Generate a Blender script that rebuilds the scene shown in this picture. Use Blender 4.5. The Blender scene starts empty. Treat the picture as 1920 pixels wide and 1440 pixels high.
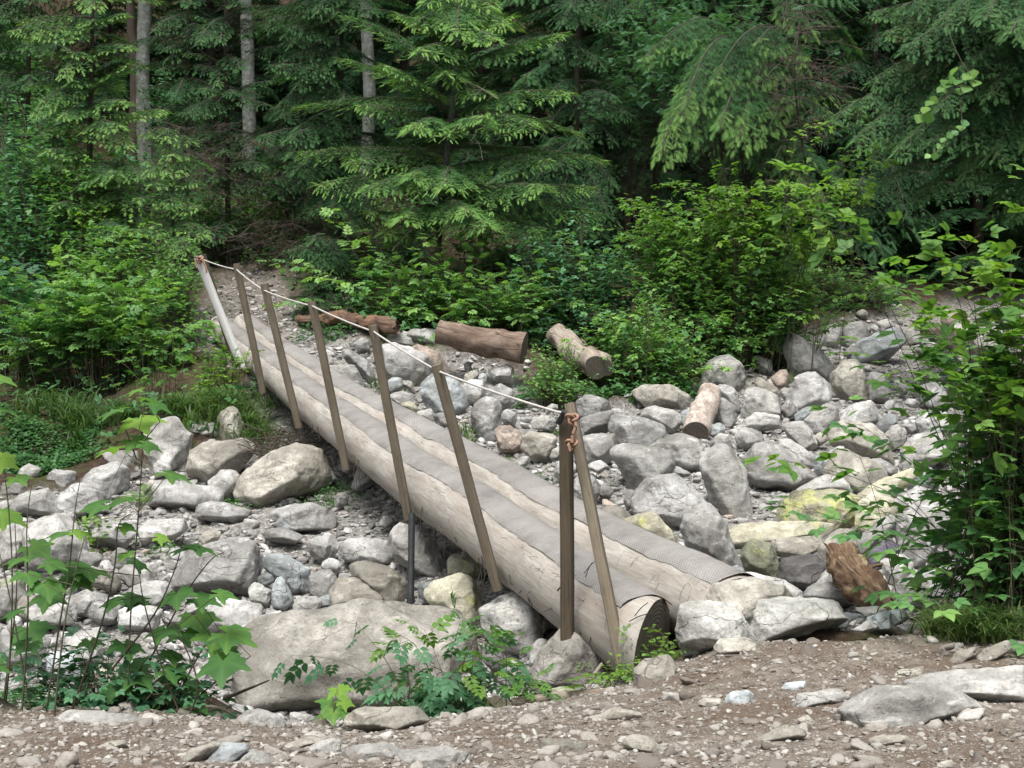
import bpy, math, random
import numpy as np
from mathutils import Vector

# ------------------------------------------------------------------ camera, sky, sun, exposure
SC = bpy.context.scene
COL = SC.collection
F = 2800.0                      # focal length in pixels of a 1920 px wide picture
PITCH = math.atan(100 / F)      # camera looks 2 degrees down
cam = bpy.data.cameras.new("camera")
cam.sensor_width = 36
cam.lens = F / 1920 * 36
cam.clip_end = 600
camo = bpy.data.objects.new("camera", cam)
COL.objects.link(camo)
camo.location = (0, 0, 0)
camo.rotation_euler = (math.pi / 2 - PITCH, 0, 0)
SC.camera = camo

SUN_EL, SUN_AZ = 66, 195        # azimuth measured clockwise from +Y (north)
w = bpy.data.worlds.new("World")
SC.world = w
w.use_nodes = True
nt = w.node_tree
sky = nt.nodes.new("ShaderNodeTexSky")
sky.sky_type = 'NISHITA'
sky.sun_disc = False
sky.sun_elevation = math.radians(SUN_EL)
sky.sun_rotation = math.radians(SUN_AZ)
sky.dust_density = 4.0
hs = nt.nodes.new("ShaderNodeHueSaturation")
hs.inputs['Saturation'].default_value = 0.38
bg = nt.nodes['Background']
nt.links.new(sky.outputs[0], hs.inputs['Color'])
nt.links.new(hs.outputs[0], bg.inputs[0])
bg.inputs[1].default_value = 0.135
sl = bpy.data.lights.new("sun", 'SUN')
sl.energy = 2.4
sl.angle = math.radians(24)
sl.color = (1, 0.97, 0.93)
so = bpy.data.objects.new("sun", sl)
COL.objects.link(so)
a, e = math.radians(SUN_AZ), math.radians(SUN_EL)
sdir = Vector((math.sin(a) * math.cos(e), math.cos(a) * math.cos(e), math.sin(e)))
so.rotation_euler = sdir.to_track_quat('Z', 'Y').to_euler()
SC.view_settings.view_transform = 'Standard'
SC.view_settings.look = 'None'
SC.view_settings.exposure = 0.9
SC.view_settings.gamma = 1
SC.cycles.max_bounces = 6
SC.cycles.diffuse_bounces = 3
SC.cycles.transmission_bounces = 3
SC.cycles.transparent_max_bounces = 6

rng = np.random.default_rng(7)
random.seed(7)
CP, SP = math.cos(PITCH), math.sin(PITCH)

# ------------------------------------------------------------------ helpers
def P(px, py, d):
    """point at photo pixel (1920 scale) and depth d metres along the view axis"""
    u = (px - 960) / F * d
    v = (720 - py) / F * d
    return np.array((u, d * CP + v * SP, v * CP - d * SP))

def nrm(v):
    v = np.asarray(v, float)
    return v / np.maximum(np.linalg.norm(v, axis=-1, keepdims=True), 1e-9)

def hash3(i, j, k, seed):
    h = (i.astype(np.uint32) * np.uint32(374761393) + j.astype(np.uint32) * np.uint32(668265263)
         + k.astype(np.uint32) * np.uint32(2147483647 - 14) + np.uint32(seed * 1013904223 & 0xffffffff))
    h = (h ^ (h >> np.uint32(13))) * np.uint32(1274126177)
    h = (h ^ (h >> np.uint32(16))) * np.uint32(2246822519)
    h = h ^ (h >> np.uint32(15))
    return h.astype(np.float64) / 4294967295.0 * 2 - 1

def vnoise(p, seed=0):
    p = np.asarray(p, float) + 1000.0
    i = np.floor(p).astype(np.int64)
    f = p - i
    f = f * f * (3 - 2 * f)
    r = 0
    for a in (0, 1):
        for b in (0, 1):
            for c in (0, 1):
                wgt = (f[:, 0] if a else 1 - f[:, 0]) * (f[:, 1] if b else 1 - f[:, 1]) * (f[:, 2] if c else 1 - f[:, 2])
                r = r + wgt * hash3(i[:, 0] + a, i[:, 1] + b, i[:, 2] + c, seed)
    return r

def fbm(p, octv=4, seed=0, gain=0.5):
    r, a, q = 0, 1.0, np.asarray(p, float)
    for o in range(octv):
        r = r + a * vnoise(q, seed + o * 17)
        a *= gain
        q = q * 2.03 + 5.3
    return r

def make_mesh(name, V, faces, mat=None, smooth=False, attrs=None, uv=None, cols=None):
    """faces: list of int arrays (n,k)"""
    me = bpy.data.meshes.new(name)
    V = np.asarray(V, np.float32)
    me.vertices.add(len(V))
    me.vertices.foreach_set("co", V.ravel())
    faces = [np.asarray(f, np.int32) for f in faces if len(f)]
    nl = sum(f.size for f in faces)
    npol = sum(len(f) for f in faces)
    me.loops.add(nl)
    me.polygons.add(npol)
    loops = np.concatenate([f.ravel() for f in faces])
    tot = np.concatenate([np.full(len(f), f.shape[1], np.int32) for f in faces])
    start = np.concatenate([[0], np.cumsum(tot)[:-1]]).astype(np.int32)
    me.loops.foreach_set("vertex_index", loops)
    me.polygons.foreach_set("loop_start", start)
    me.polygons.foreach_set("loop_total", tot)
    if smooth:
        me.polygons.foreach_set("use_smooth", np.ones(npol, bool))
    me.update(calc_edges=True)
    if attrs:
        for k, a in attrs.items():
            at = me.attributes.new(k, 'FLOAT', 'POINT')
            at.data.foreach_set("value", np.asarray(a, np.float32))
    if uv is not None:
        ul = me.uv_layers.new(name="uv")
        ul.data.foreach_set("uv", np.asarray(uv, np.float32)[loops].ravel())
    if mat:
        me.materials.append(mat)
    return me

def link(name, me, parent=None):
    o = bpy.data.objects.new(name, me)
    COL.objects.link(o)
    if parent is not None:
        o.parent = parent
    return o

def tag(o, label=None, cat=None, group=None, kind=None):
    if label: o["label"] = label
    if cat: o["category"] = cat
    if group: o["group"] = group
    if kind: o["kind"] = kind
    return o

def empty(name, loc, label, cat, group=None):
    o = bpy.data.objects.new(name, None)
    o.empty_display_size = 0.1
    COL.objects.link(o)
    o.location = tuple(loc)
    return tag(o, label, cat, group)

class MB:
    """collects geometry, builds one mesh object"""
    def __init__(s):
        s.V = []; s.F = {}; s.T = []; s.U = []; s.n = 0
    def add(s, V, faces, tint=0.5, uv=None):
        V = np.asarray(V, float)
        for f in faces:
            f = np.asarray(f)
            if len(f):
                s.F.setdefault(f.shape[1], []).append(f + s.n)
        s.V.append(V)
        s.T.append(np.broadcast_to(np.asarray(tint, float), (len(V),)) if np.ndim(tint) == 0 else np.asarray(tint, float))
        s.U.append(np.zeros((len(V), 2)) if uv is None else np.asarray(uv, float))
        s.n += len(V)
    def build(s, name, mat, parent=None, smooth=False, origin=None):
        V = np.concatenate(s.V)
        if origin is not None:
            V = V - np.asarray(origin)
        fs = [np.concatenate(f) for f in s.F.values()]
        me = make_mesh(name, V, fs, mat, smooth, {"tint": np.concatenate(s.T)}, np.concatenate(s.U))
        return link(name, me, parent)

def frame_of(t):
    t = nrm(t)
    ref = np.where(np.abs(t[..., 2:3]) < 0.95, np.array([0, 0, 1.0]), np.array([1.0, 0, 0]))
    x = nrm(np.cross(ref, t))
    y = np.cross(t, x)
    return x, y

def add_tube(mb, pts, rad, k=6, tint=0.5, caps=True, noise=0.0, seed=0):
    pts = np.asarray(pts, float)
    n = len(pts)
    rad = np.broadcast_to(np.asarray(rad, float), (n,)).copy()
    tan = np.gradient(pts, axis=0)
    x, y = frame_of(tan)
    ang = np.arange(k) / k * 2 * np.pi
    ca, sa = np.cos(ang), np.sin(ang)
    ring = x[:, None, :] * ca[None, :, None] + y[:, None, :] * sa[None, :, None]
    V = pts[:, None, :] + ring * rad[:, None, None]
    V = V.reshape(-1, 3)
    L = np.concatenate([[0], np.cumsum(np.linalg.norm(np.diff(pts, axis=0), axis=1))])
    if noise:
        V = V + np.repeat(ring.reshape(-1, 3) * 1.0, 1, axis=0) * (fbm(V * 6.0, 3, seed)[:, None] * noise * np.repeat(rad, k)[:, None])
    i, j = np.meshgrid(np.arange(n - 1), np.arange(k), indexing='ij')
    a = i * k + j
    b = i * k + (j + 1) % k
    f = np.stack([a, b, b + k, a + k], -1).reshape(-1, 4)
    uv = np.stack([np.repeat(L, k), np.tile(ang, n) / (2 * np.pi)], 1)
    mb.add(V, [f], tint, uv)
    if caps:
        for e_, o_ in ((0, -1), (n - 1, 1)):
            ringv = V[e_ * k:(e_ + 1) * k]
            c = ringv.mean(0)
            VV = np.vstack([ringv, c])
            tri = [(q, (q + 1) % k, k) if o_ > 0 else ((q + 1) % k, q, k) for q in range(k)]
            mb.add(VV, [tri], tint, np.column_stack([(VV - c) @ x[e_] * 5, (VV - c) @ y[e_] * 5]))

def spline(ctrl, n):
    """catmull-rom through control points"""
    c = np.asarray(ctrl, float)
    if len(c) == 2:
        t = np.linspace(0, 1, n)[:, None]
        return c[0] * (1 - t) + c[1] * t
    c = np.vstack([2 * c[0] - c[1], c, 2 * c[-1] - c[-2]])
    m = len(c) - 3
    out = []
    for s in np.linspace(0, m - 1e-6, n):
        k = int(s); t = s - k
        p0, p1, p2, p3 = c[k:k + 4]
        out.append(0.5 * ((2 * p1) + (-p0 + p2) * t + (2 * p0 - 5 * p1 + 4 * p2 - p3) * t * t + (-p0 + 3 * p1 - 3 * p2 + p3) * t ** 3))
    return np.array(out)

# ------------------------------------------------------------------ terrain height (thin plate spline through measured ground points)
CTRL = []
def g(px, py, d): CTRL.append(P(px, py, d))
# near trail
for px in (-300, 200, 700, 1200, 1700, 2300):
    g(px, 1440, 5.7 if px < 1500 else 5.75)
g(0, 1345, 7.0); g(400, 1352, 7.05); g(760, 1352, 7.2); g(1000, 1325, 7.6); g(1150, 1285, 8.3)
g(1260, 1240, 8.5); g(1380, 1203, 8.15); g(1500, 1192, 8.1); g(1600, 1188, 8.1); g(1750, 1188, 8.1); g(1920, 1188, 8.0); g(2300, 1180, 8.0)
g(1500, 1300, 7.2); g(1100, 1380, 6.6); g(1750, 1290, 7.0)
# bank below the trail, left
g(0, 1330, 8.0); g(350, 1340, 8.1); g(650, 1375, 8.3); g(850, 1362, 8.5); g(1000, 1300, 8.8)
g(300, 1300, 9.0); g(900, 1270, 9.9); g(700, 1335, 9.7); g(500, 1335, 9.5); g(860, 1325, 9.6); g(700, 1260, 11.0)
# creek bed left of the bridge
g(0, 1180, 11.0); g(250, 1200, 10.8); g(500, 1140, 11.8); g(800, 1080, 12.4); g(600, 1020, 13.4); g(300, 1030, 13.3)
g(60, 1000, 13.8); g(550, 950, 14.6); g(750, 960, 14.0); g(350, 930, 15.2); g(100, 900, 15.8)
g(400, 850, 16.6); g(560, 860, 16.2); g(100, 830, 17.6); g(-300, 900, 16)
g(-100, 720, 20.5); g(150, 700, 20.5); g(330, 720, 18.9); g(420, 740, 18.2); g(480, 790, 17.2)
g(390, 640, 20.3); g(340, 600, 21.5); g(450, 600, 21.2); g(440, 520, 24.2); g(500, 490, 26.0); g(560, 560, 23.2)
# creek bed right of the bridge
g(1200, 1120, 10.4); g(1330, 1080, 10.8); g(1480, 1110, 10.4); g(1650, 1110, 10.0); g(1800, 1130, 9.5); g(2100, 1120, 9.4)
g(1180, 1000, 12.0); g(1350, 990, 12.3); g(1500, 1000, 12.2); g(1700, 1000, 12.0); g(1900, 1000, 11.8)
g(1050, 870, 14.6); g(1150, 900, 14.0); g(1300, 880, 14.8); g(1500, 900, 14.6); g(1750, 890, 14.8); g(2000, 900, 14.5)
g(850, 800, 16.2); g(1000, 770, 17.2); g(1300, 790, 17.0); g(1600, 790, 17.2); g(1850, 780, 17.5)
g(700, 700, 18.8); g(850, 700, 19.2); g(1000, 710, 19.0); g(1150, 740, 18.6); g(1250, 740, 18.9); g(620, 640, 20.2)
g(1400, 700, 20.0); g(1600, 690, 20.6); g(1800, 690, 21.0); g(1500, 620, 23.4); g(1700, 600, 24.4); g(1950, 620, 24)
g(1800, 550, 27.5); g(1920, 540, 29); g(2200, 500, 31)
# far bank under the shrubs, then the hillside
g(760, 610, 21.2); g(950, 620, 21.4); g(1150, 640, 21.4); g(1350, 640, 21.6)
g(820, 520, 23.6); g(1050, 520, 24.0); g(1300, 500, 25.0); g(1600, 510, 27.0); g(1800, 480, 31)
g(620, 470, 26); g(300, 560, 23); g(100, 560, 24); g(-200, 560, 24)
g(0, 330, 33); g(300, 350, 33); g(600, 380, 31); g(1000, 420, 29); g(1400, 430, 31); g(1800, 430, 36)
g(0, 140, 42); g(300, 130, 43); g(700, 230, 42); g(1100, 250, 42); g(1500, 280, 43); g(1900, 300, 46)
CTRL = np.array(CTRL)
extra = []
for x, y, z in ((-12, 60, 22), (0, 60, 18), (14, 60, 15), (-40, 60, 26), (40, 60, 22), (-40, 120, 60), (0, 120, 52), (40, 120, 50),
                (-40, 30, 8), (40, 30, 6), (-30, 12, -2.6), (30, 12, 0.5), (-20, 3, -1.7), (20, 3, -1.2), (0, 2, -1.6), (0, -6, -1.5), (-30, -8, -1.4),
                (30, -8, -0.6), (-14, 20, -0.4), (15, 20, 0.2), (-9, 11, -2.3), (9, 11, -1.4)):
    extra.append((x, y, z))
CT = np.vstack([CTRL, np.array(extra, float)])

def tps_k(r2):
    return np.where(r2 > 0, 0.5 * r2 * np.log(np.maximum(r2, 1e-12)), 0)
_n = len(CT)
_d2 = ((CT[:, None, :2] - CT[None, :, :2]) ** 2).sum(-1)
_A = np.zeros((_n + 3, _n + 3))
_A[:_n, :_n] = tps_k(_d2) + np.eye(_n) * 0.35
_A[:_n, _n] = 1
_A[:_n, _n + 1:] = CT[:, :2]
_A[_n, :_n] = 1
_A[_n + 1:, :_n] = CT[:, :2].T
_W = np.linalg.solve(_A, np.concatenate([CT[:, 2], [0, 0, 0]]))

def gz(x, y):
    """ground height"""
    x = np.atleast_1d(np.asarray(x, float)); y = np.atleast_1d(np.asarray(y, float))
    out = np.empty(x.shape)
    xf, yf, of = x.ravel(), y.ravel(), out.ravel()
    for s in range(0, len(xf), 40000):
        xx, yy = xf[s:s + 40000], yf[s:s + 40000]
        d2 = (xx[:, None] - CT[None, :, 0]) ** 2 + (yy[:, None] - CT[None, :, 1]) ** 2
        of[s:s + 40000] = tps_k(d2) @ _W[:_n] + _W[_n] + xx * _W[_n + 1] + yy * _W[_n + 2]
    return of.reshape(x.shape)

_ds = np.concatenate([np.arange(4.5, 30, 0.06), np.arange(30, 80, 0.25)])
def hit(px, py):
    """first ground point seen at a photo pixel: returns (point, depth)"""
    base = P(px, py, 1.0)
    pts = base[None, :] * _ds[:, None]
    below = pts[:, 2] - gz(pts[:, 0], pts[:, 1])
    k = np.argmax(below < 0)
    if not (below < 0).any():
        k = len(_ds) - 1
    return pts[k], _ds[k]

def in_poly(x, y, poly):
    inside = np.zeros(np.shape(x), bool)
    n = len(poly)
    for i in range(n):
        x1, y1 = poly[i]; x2, y2 = poly[(i + 1) % n]
        c = ((y1 > y) != (y2 > y)) & (x < (x2 - x1) * (y - y1) / (y2 - y1 + 1e-12) + x1)
        inside ^= c
    return inside
def wpoly(pp):
    return [tuple(hit(*p)[0][:2]) for p in pp]
CREEK = [(-14, 9.3)] + wpoly([(350, 1325), (900, 1300), (1130, 1265), (1240, 1190), (1500, 1170), (1700, 1160)]) + [(5, 8.6), (14, 9.2), (16, 34)] + \
        wpoly([(1900, 545), (1750, 575), (1600, 590), (1480, 640), (1380, 700), (1260, 735), (1120, 750), (1000, 740), (960, 690),
               (830, 660), (720, 650), (620, 610), (560, 570), (520, 500), (450, 495), (380, 560), (340, 640), (420, 660), (520, 800), (380, 850), (230, 900), (0, 930)]) + [(-14, 15)]
TRAIL = [(-14, -6), (-14, 8.0)] + wpoly([(0, 1340), (400, 1345), (700, 1350), (1000, 1310), (1180, 1270), (1300, 1215), (1550, 1195), (1780, 1185)]) + [(5, 8.4), (14, 8.6), (14, -6)]
PATHP = wpoly([(365, 640), (360, 560), (400, 490), (440, 472), (520, 478), (560, 520), (600, 590), (560, 620), (480, 600), (430, 640)])
def weight(poly, x, y, warp=0.25, n=6):
    s = 0
    for q in range(n):
        p = np.column_stack([x * 2.1, y * 2.1, np.full(len(x), q * 3.1)])
        ax = vnoise(p, 31) * warp + math.cos(q * 1.9) * 0.12
        ay = vnoise(p, 77) * warp + math.sin(q * 1.9) * 0.12
        s = s + in_poly(x + ax, y + ay, poly)
    return s / n

# ------------------------------------------------------------------ materials
def new_mat(name):
    m = bpy.data.materials.new(name)
    m.use_nodes = True
    t = m.node_tree
    b = t.nodes['Principled BSDF']
    return m, t, b
def nd(t, typ, **kw):
    n = t.nodes.new(typ)
    for k, v in kw.items():
        if k.startswith('i_'):
            n.inputs[k[2:].replace('_', ' ')].default_value = v
        else:
            setattr(n, k, v)
    return n
def mixc(t, fac, a, b, mode='MIX'):
    n = t.nodes.new("ShaderNodeMix"); n.data_type = 'RGBA'; n.blend_type = mode
    for s, v in ((0, fac), (6, a), (7, b)):
        if isinstance(v, (int, float)): n.inputs[s].default_value = v
        elif isinstance(v, tuple): n.inputs[s].default_value = (*v[:3], 1)
        else: t.links.new(v, n.inputs[s])
    return n.outputs[2]
def math_(t, op, a, b=0.5, clamp=False):
    n = t.nodes.new("ShaderNodeMath"); n.operation = op; n.use_clamp = clamp
    for s, v in ((0, a), (1, b)):
        if isinstance(v, (int, float)): n.inputs[s].default_value = v
        else: t.links.new(v, n.inputs[s])
    return n.outputs[0]
def ramp(t, fac, stops, interp='LINEAR'):
    n = t.nodes.new("ShaderNodeValToRGB")
    n.color_ramp.interpolation = interp
    el = n.color_ramp.elements
    while len(el) < len(stops): el.new(0.5)
    for e_, (p, c) in zip(el, stops):
        e_.position = p
        e_.color = (*c, 1) if isinstance(c, tuple) else (c, c, c, 1)
    t.links.new(fac, n.inputs[0])
    return n.outputs[0]
def noise(t, vec, scale, detail=4, rough=0.6, dist=0.0):
    n = nd(t, "ShaderNodeTexNoise"); n.inputs['Scale'].default_value = scale
    n.inputs['Detail'].default_value = detail; n.inputs['Roughness'].default_value = rough
    n.inputs['Distortion'].default_value = dist
    if vec is not None: t.links.new(vec, n.inputs['Vector'])
    return n.outputs[0]
def voro(t, vec, scale, feature='F1', out=0, rnd=1.0):
    n = nd(t, "ShaderNodeTexVoronoi", feature=feature); n.inputs['Scale'].default_value = scale
    n.inputs['Randomness'].default_value = rnd
    t.links.new(vec, n.inputs['Vector'])
    return n.outputs[out]
def bump(t, b, h, strength=0.5, dist=0.02, prev=None):
    n = nd(t, "ShaderNodeBump"); n.inputs['Strength'].default_value = strength; n.inputs['Distance'].default_value = dist
    t.links.new(h, n.inputs['Height'])
    if prev is not None: t.links.new(prev, n.inputs['Normal'])
    if b is not None: t.links.new(n.outputs[0], b.inputs['Normal'])
    return n.outputs[0]
def mapping(t, vec, scale, rot=(0, 0, 0)):
    n = nd(t, "ShaderNodeMapping"); n.inputs['Scale'].default_value = scale; n.inputs['Rotation'].default_value = rot
    t.links.new(vec, n.inputs['Vector'])
    return n.outputs[0]
def sepc(t, c, k):
    n = nd(t, "ShaderNodeSeparateColor"); t.links.new(c, n.inputs[0]); return n.outputs[k]

def rock_material():
    m, t, b = new_mat("weathered granite")
    tc = nd(t, "ShaderNodeTexCoord"); geo = nd(t, "ShaderNodeNewGeometry")
    oi = nd(t, "ShaderNodeObjectInfo")
    pos = geo.outputs['Position']
    big = noise(t, pos, 1.6, 5, 0.65, 0.4)
    mid = noise(t, pos, 9, 6, 0.7)
    fine = noise(t, pos, 55, 4, 0.75)
    base = ramp(t, big, [(0.34, (0.14, 0.137, 0.128)), (0.5, (0.30, 0.297, 0.285)), (0.66, (0.50, 0.497, 0.48))])
    c = mixc(t, ramp(t, mid, [(0.38, 0.0), (0.58, 1.0)]), mixc(t, 0.6, base, (0.17, 0.16, 0.145)), base)
    st_ = noise(t, mapping(t, pos, (2.2, 2.2, 9), (0.5, 0.4, 0)), 2.2, 6, 0.7, 0.5)
    c = mixc(t, ramp(t, st_, [(0.55, 0.0), (0.68, 0.55)]), c, (0.60, 0.59, 0.565))
    # crystals and dark flecks
    c = mixc(t, ramp(t, fine, [(0.34, 0.55), (0.46, 0.0)]), c, (0.085, 0.083, 0.076))
    c = mixc(t, ramp(t, fine, [(0.6, 0.0), (0.74, 0.35)]), c, (0.55, 0.54, 0.5))
    # object tint
    c = mixc(t, 1.0, c, oi.outputs['Color'], 'MULTIPLY')
    # dark lichen spots
    li = voro(t, pos, 19)
    lm = noise(t, pos, 2.3, 3)
    spots = math_(t, 'MULTIPLY', ramp(t, li, [(0.10, 1.0), (0.34, 0.0)]), ramp(t, lm, [(0.47, 0.0), (0.62, 0.6)]))
    c = mixc(t, spots, c, (0.075, 0.075, 0.065))
    # pale lichen
    pl = noise(t, pos, 6.3, 6, 0.75, 0.8)
    c = mixc(t, ramp(t, pl, [(0.62, 0.0), (0.7, 0.55)]), c, (0.52, 0.53, 0.47))
    # yellow / moss via the object's alpha channel (1 = none)
    am = nd(t, "ShaderNodeMath", operation='SUBTRACT'); am.inputs[0].default_value = 1.0
    t.links.new(oi.outputs['Alpha'], am.inputs[1])
    yn = noise(t, pos, 5.0, 6, 0.75, 0.3)
    thr = math_(t, 'SUBTRACT', math_(t, 'ADD', yn, math_(t, 'MULTIPLY', am.outputs[0], 0.5)), 0.62)
    ym = math_(t, 'MULTIPLY', thr, 9.0, True)
    ym = math_(t, 'MULTIPLY', ym, math_(t, 'GREATER_THAN', am.outputs[0], 0.05))
    c = mixc(t, math_(t, 'MULTIPLY', ym, 0.85), c, (0.40, 0.41, 0.15))
    # general yellow-brown algae stain low frequency
    st = noise(t, pos, 0.9, 4, 0.6)
    c = mixc(t, ramp(t, st, [(0.54, 0.0), (0.75, 0.35)]), c, (0.22, 0.20, 0.155))
    t.links.new(c, b.inputs['Base Color'])
    b.inputs['Roughness'].default_value = 0.82
    b.inputs['Specular IOR Level'].default_value = 0.3
    wn = nd(t, "ShaderNodeTexNoise"); wn.inputs['Scale'].default_value = 2.4; wn.inputs['Detail'].default_value = 5; t.links.new(pos, wn.inputs['Vector'])
    vm = nd(t, "ShaderNodeVectorMath", operation='MULTIPLY_ADD'); t.links.new(wn.outputs[1], vm.inputs[0]); vm.inputs[1].default_value = (0.7, 0.7, 0.7); t.links.new(pos, vm.inputs[2])
    cr = voro(t, mapping(t, vm.outputs[0], (1, 1, 2.4), (0.4, 0.3, 0.2)), 2.2, 'DISTANCE_TO_EDGE')
    crk = ramp(t, cr, [(0.0, 0.0), (0.018, 1.0)])
    crn = noise(t, pos, 2.0, 2)
    crk = mixc(t, ramp(t, crn, [(0.5, 0.0), (0.6, 0.75)]), (1, 1, 1), crk)
    inv = mixc(t, crk, (1, 1, 1), (0, 0, 0))
    t.links.new(mixc(t, math_(t, 'MULTIPLY', inv, 0.75), c, (0.07, 0.065, 0.058)), b.inputs['Base Color'])
    rn = nd(t, "ShaderNodeTexNoise", noise_type='RIDGED_MULTIFRACTAL'); rn.inputs['Scale'].default_value = 3.2; rn.inputs['Detail'].default_value = 4; t.links.new(pos, rn.inputs['Vector'])
    h = math_(t, 'ADD', math_(t, 'MULTIPLY', mid, 0.7), math_(t, 'MULTIPLY', fine, 0.12))
    h = math_(t, 'ADD', h, math_(t, 'MULTIPLY', crk, 0.5))
    h = math_(t, 'ADD', h, math_(t, 'MULTIPLY', rn.outputs[0], 0.22))
    n0 = bump(t, None, h, 0.75, 0.035)
    n1 = bump(t, b, fine, 0.35, 0.008, n0)
    return m

def ground_material():
    m, t, b = new_mat("ground")
    geo = nd(t, "ShaderNodeNewGeometry"); pos = geo.outputs['Position']
    def at(nm):
        a = nd(t, "ShaderNodeAttribute"); a.attribute_name = nm; return a.outputs['Fac']
    creek, trail = at("creek"), at("trail")
    warp = noise(t, pos, 3, 3)
    n1 = noise(t, pos, 1.3, 5, 0.65)
    n2 = noise(t, pos, 14, 6, 0.75)
    # forest floor: needle litter, soil, moss
    ff = ramp(t, n2, [(0.3, (0.02, 0.014, 0.009)), (0.5, (0.05, 0.034, 0.023)), (0.7, (0.11, 0.077, 0.055))])
    ff = mixc(t, ramp(t, n1, [(0.48, 0.0), (0.6, 0.75)]), ff, (0.055, 0.07, 0.022))
    # gravel
    va = nd(t, "ShaderNodeTexVoronoi"); va.inputs['Scale'].default_value = 26; t.links.new(pos, va.inputs['Vector'])
    vb = nd(t, "ShaderNodeTexVoronoi"); vb.inputs['Scale'].default_value = 60; t.links.new(pos, vb.inputs['Vector'])
    gcol = ramp(t, sepc(t, va.outputs['Color'], 0), [(0.0, (0.13, 0.125, 0.115)), (0.5, (0.27, 0.265, 0.25)), (1.0, (0.42, 0.41, 0.385))])
    gcol2 = ramp(t, sepc(t, vb.outputs['Color'], 0), [(0.0, (0.15, 0.135, 0.12)), (0.6, (0.27, 0.26, 0.24)), (1.0, (0.42, 0.41, 0.38))])
    gc = mixc(t, ramp(t, n1, [(0.42, 0.0), (0.58, 1.0)]), gcol, gcol2)
    gc = mixc(t, ramp(t, n2, [(0.4, 0.5), (0.55, 0.0)]), gc, (0.13, 0.12, 0.1))
    # trail soil with grit
    vc = nd(t, "ShaderNodeTexVoronoi"); vc.inputs['Scale'].default_value = 70; t.links.new(pos, vc.inputs['Vector'])
    soil = ramp(t, n2, [(0.3, (0.07, 0.055, 0.042)), (0.48, (0.13, 0.108, 0.085)), (0.64, (0.24, 0.215, 0.182))])
    grit = ramp(t, sepc(t, vc.outputs['Color'], 1), [(0.55, (0.25, 0.19, 0.15)), (0.8, (0.36, 0.31, 0.265)), (1.0, (0.46, 0.42, 0.37))])
    soil = mixc(t, math_(t, 'MULTIPLY', math_(t, 'GREATER_THAN', sepc(t, vc.outputs['Color'], 1), 0.55), ramp(t, vc.outputs[0], [(0.25, 0.9), (0.5, 0.0)])), soil, grit)
    soil = mixc(t, ramp(t, noise(t, pos, 4.5, 5, 0.7), [(0.45, 0.0), (0.65, 0.5)]), soil, (0.28, 0.25, 0.215))
    soil = mixc(t, ramp(t, n1, [(0.48, 0.0), (0.62, 0.7)]), soil, (0.12, 0.085, 0.062))
    c = mixc(t, creek, ff, gc)
    c = mixc(t, trail, c, soil)
    t.links.new(c, b.inputs['Base Color'])
    b.inputs['Roughness'].default_value = 0.95
    b.inputs['Specular IOR Level'].default_value = 0.15
    h = math_(t, 'ADD', math_(t, 'MULTIPLY', n2, 1.0), math_(t, 'MULTIPLY', ramp(t, va.outputs[0], [(0, 1.0), (0.6, 0.0)]), creek))
    h = math_(t, 'ADD', h, math_(t, 'MULTIPLY', ramp(t, vc.outputs[0], [(0, 1.0), (0.5, 0.0)]), 0.3))
    bump(t, b, h, 0.9, 0.03)
    return m

def gravel_material(name, stops):
    m, t, b = new_mat(name)
    a = nd(t, "ShaderNodeAttribute"); a.attribute_name = "tint"
    geo = nd(t, "ShaderNodeNewGeometry")
    c = ramp(t, a.outputs['Fac'], stops)
    n = noise(t, geo.outputs['Position'], 60, 4, 0.7)
    c = mixc(t, ramp(t, n, [(0.35, 0.45), (0.6, 0.0)]), c, (0.12, 0.11, 0.1))
    t.links.new(c, b.inputs['Base Color'])
    b.inputs['Roughness'].default_value = 0.85
    bump(t, b, n, 0.5, 0.01)
    return m

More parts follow.
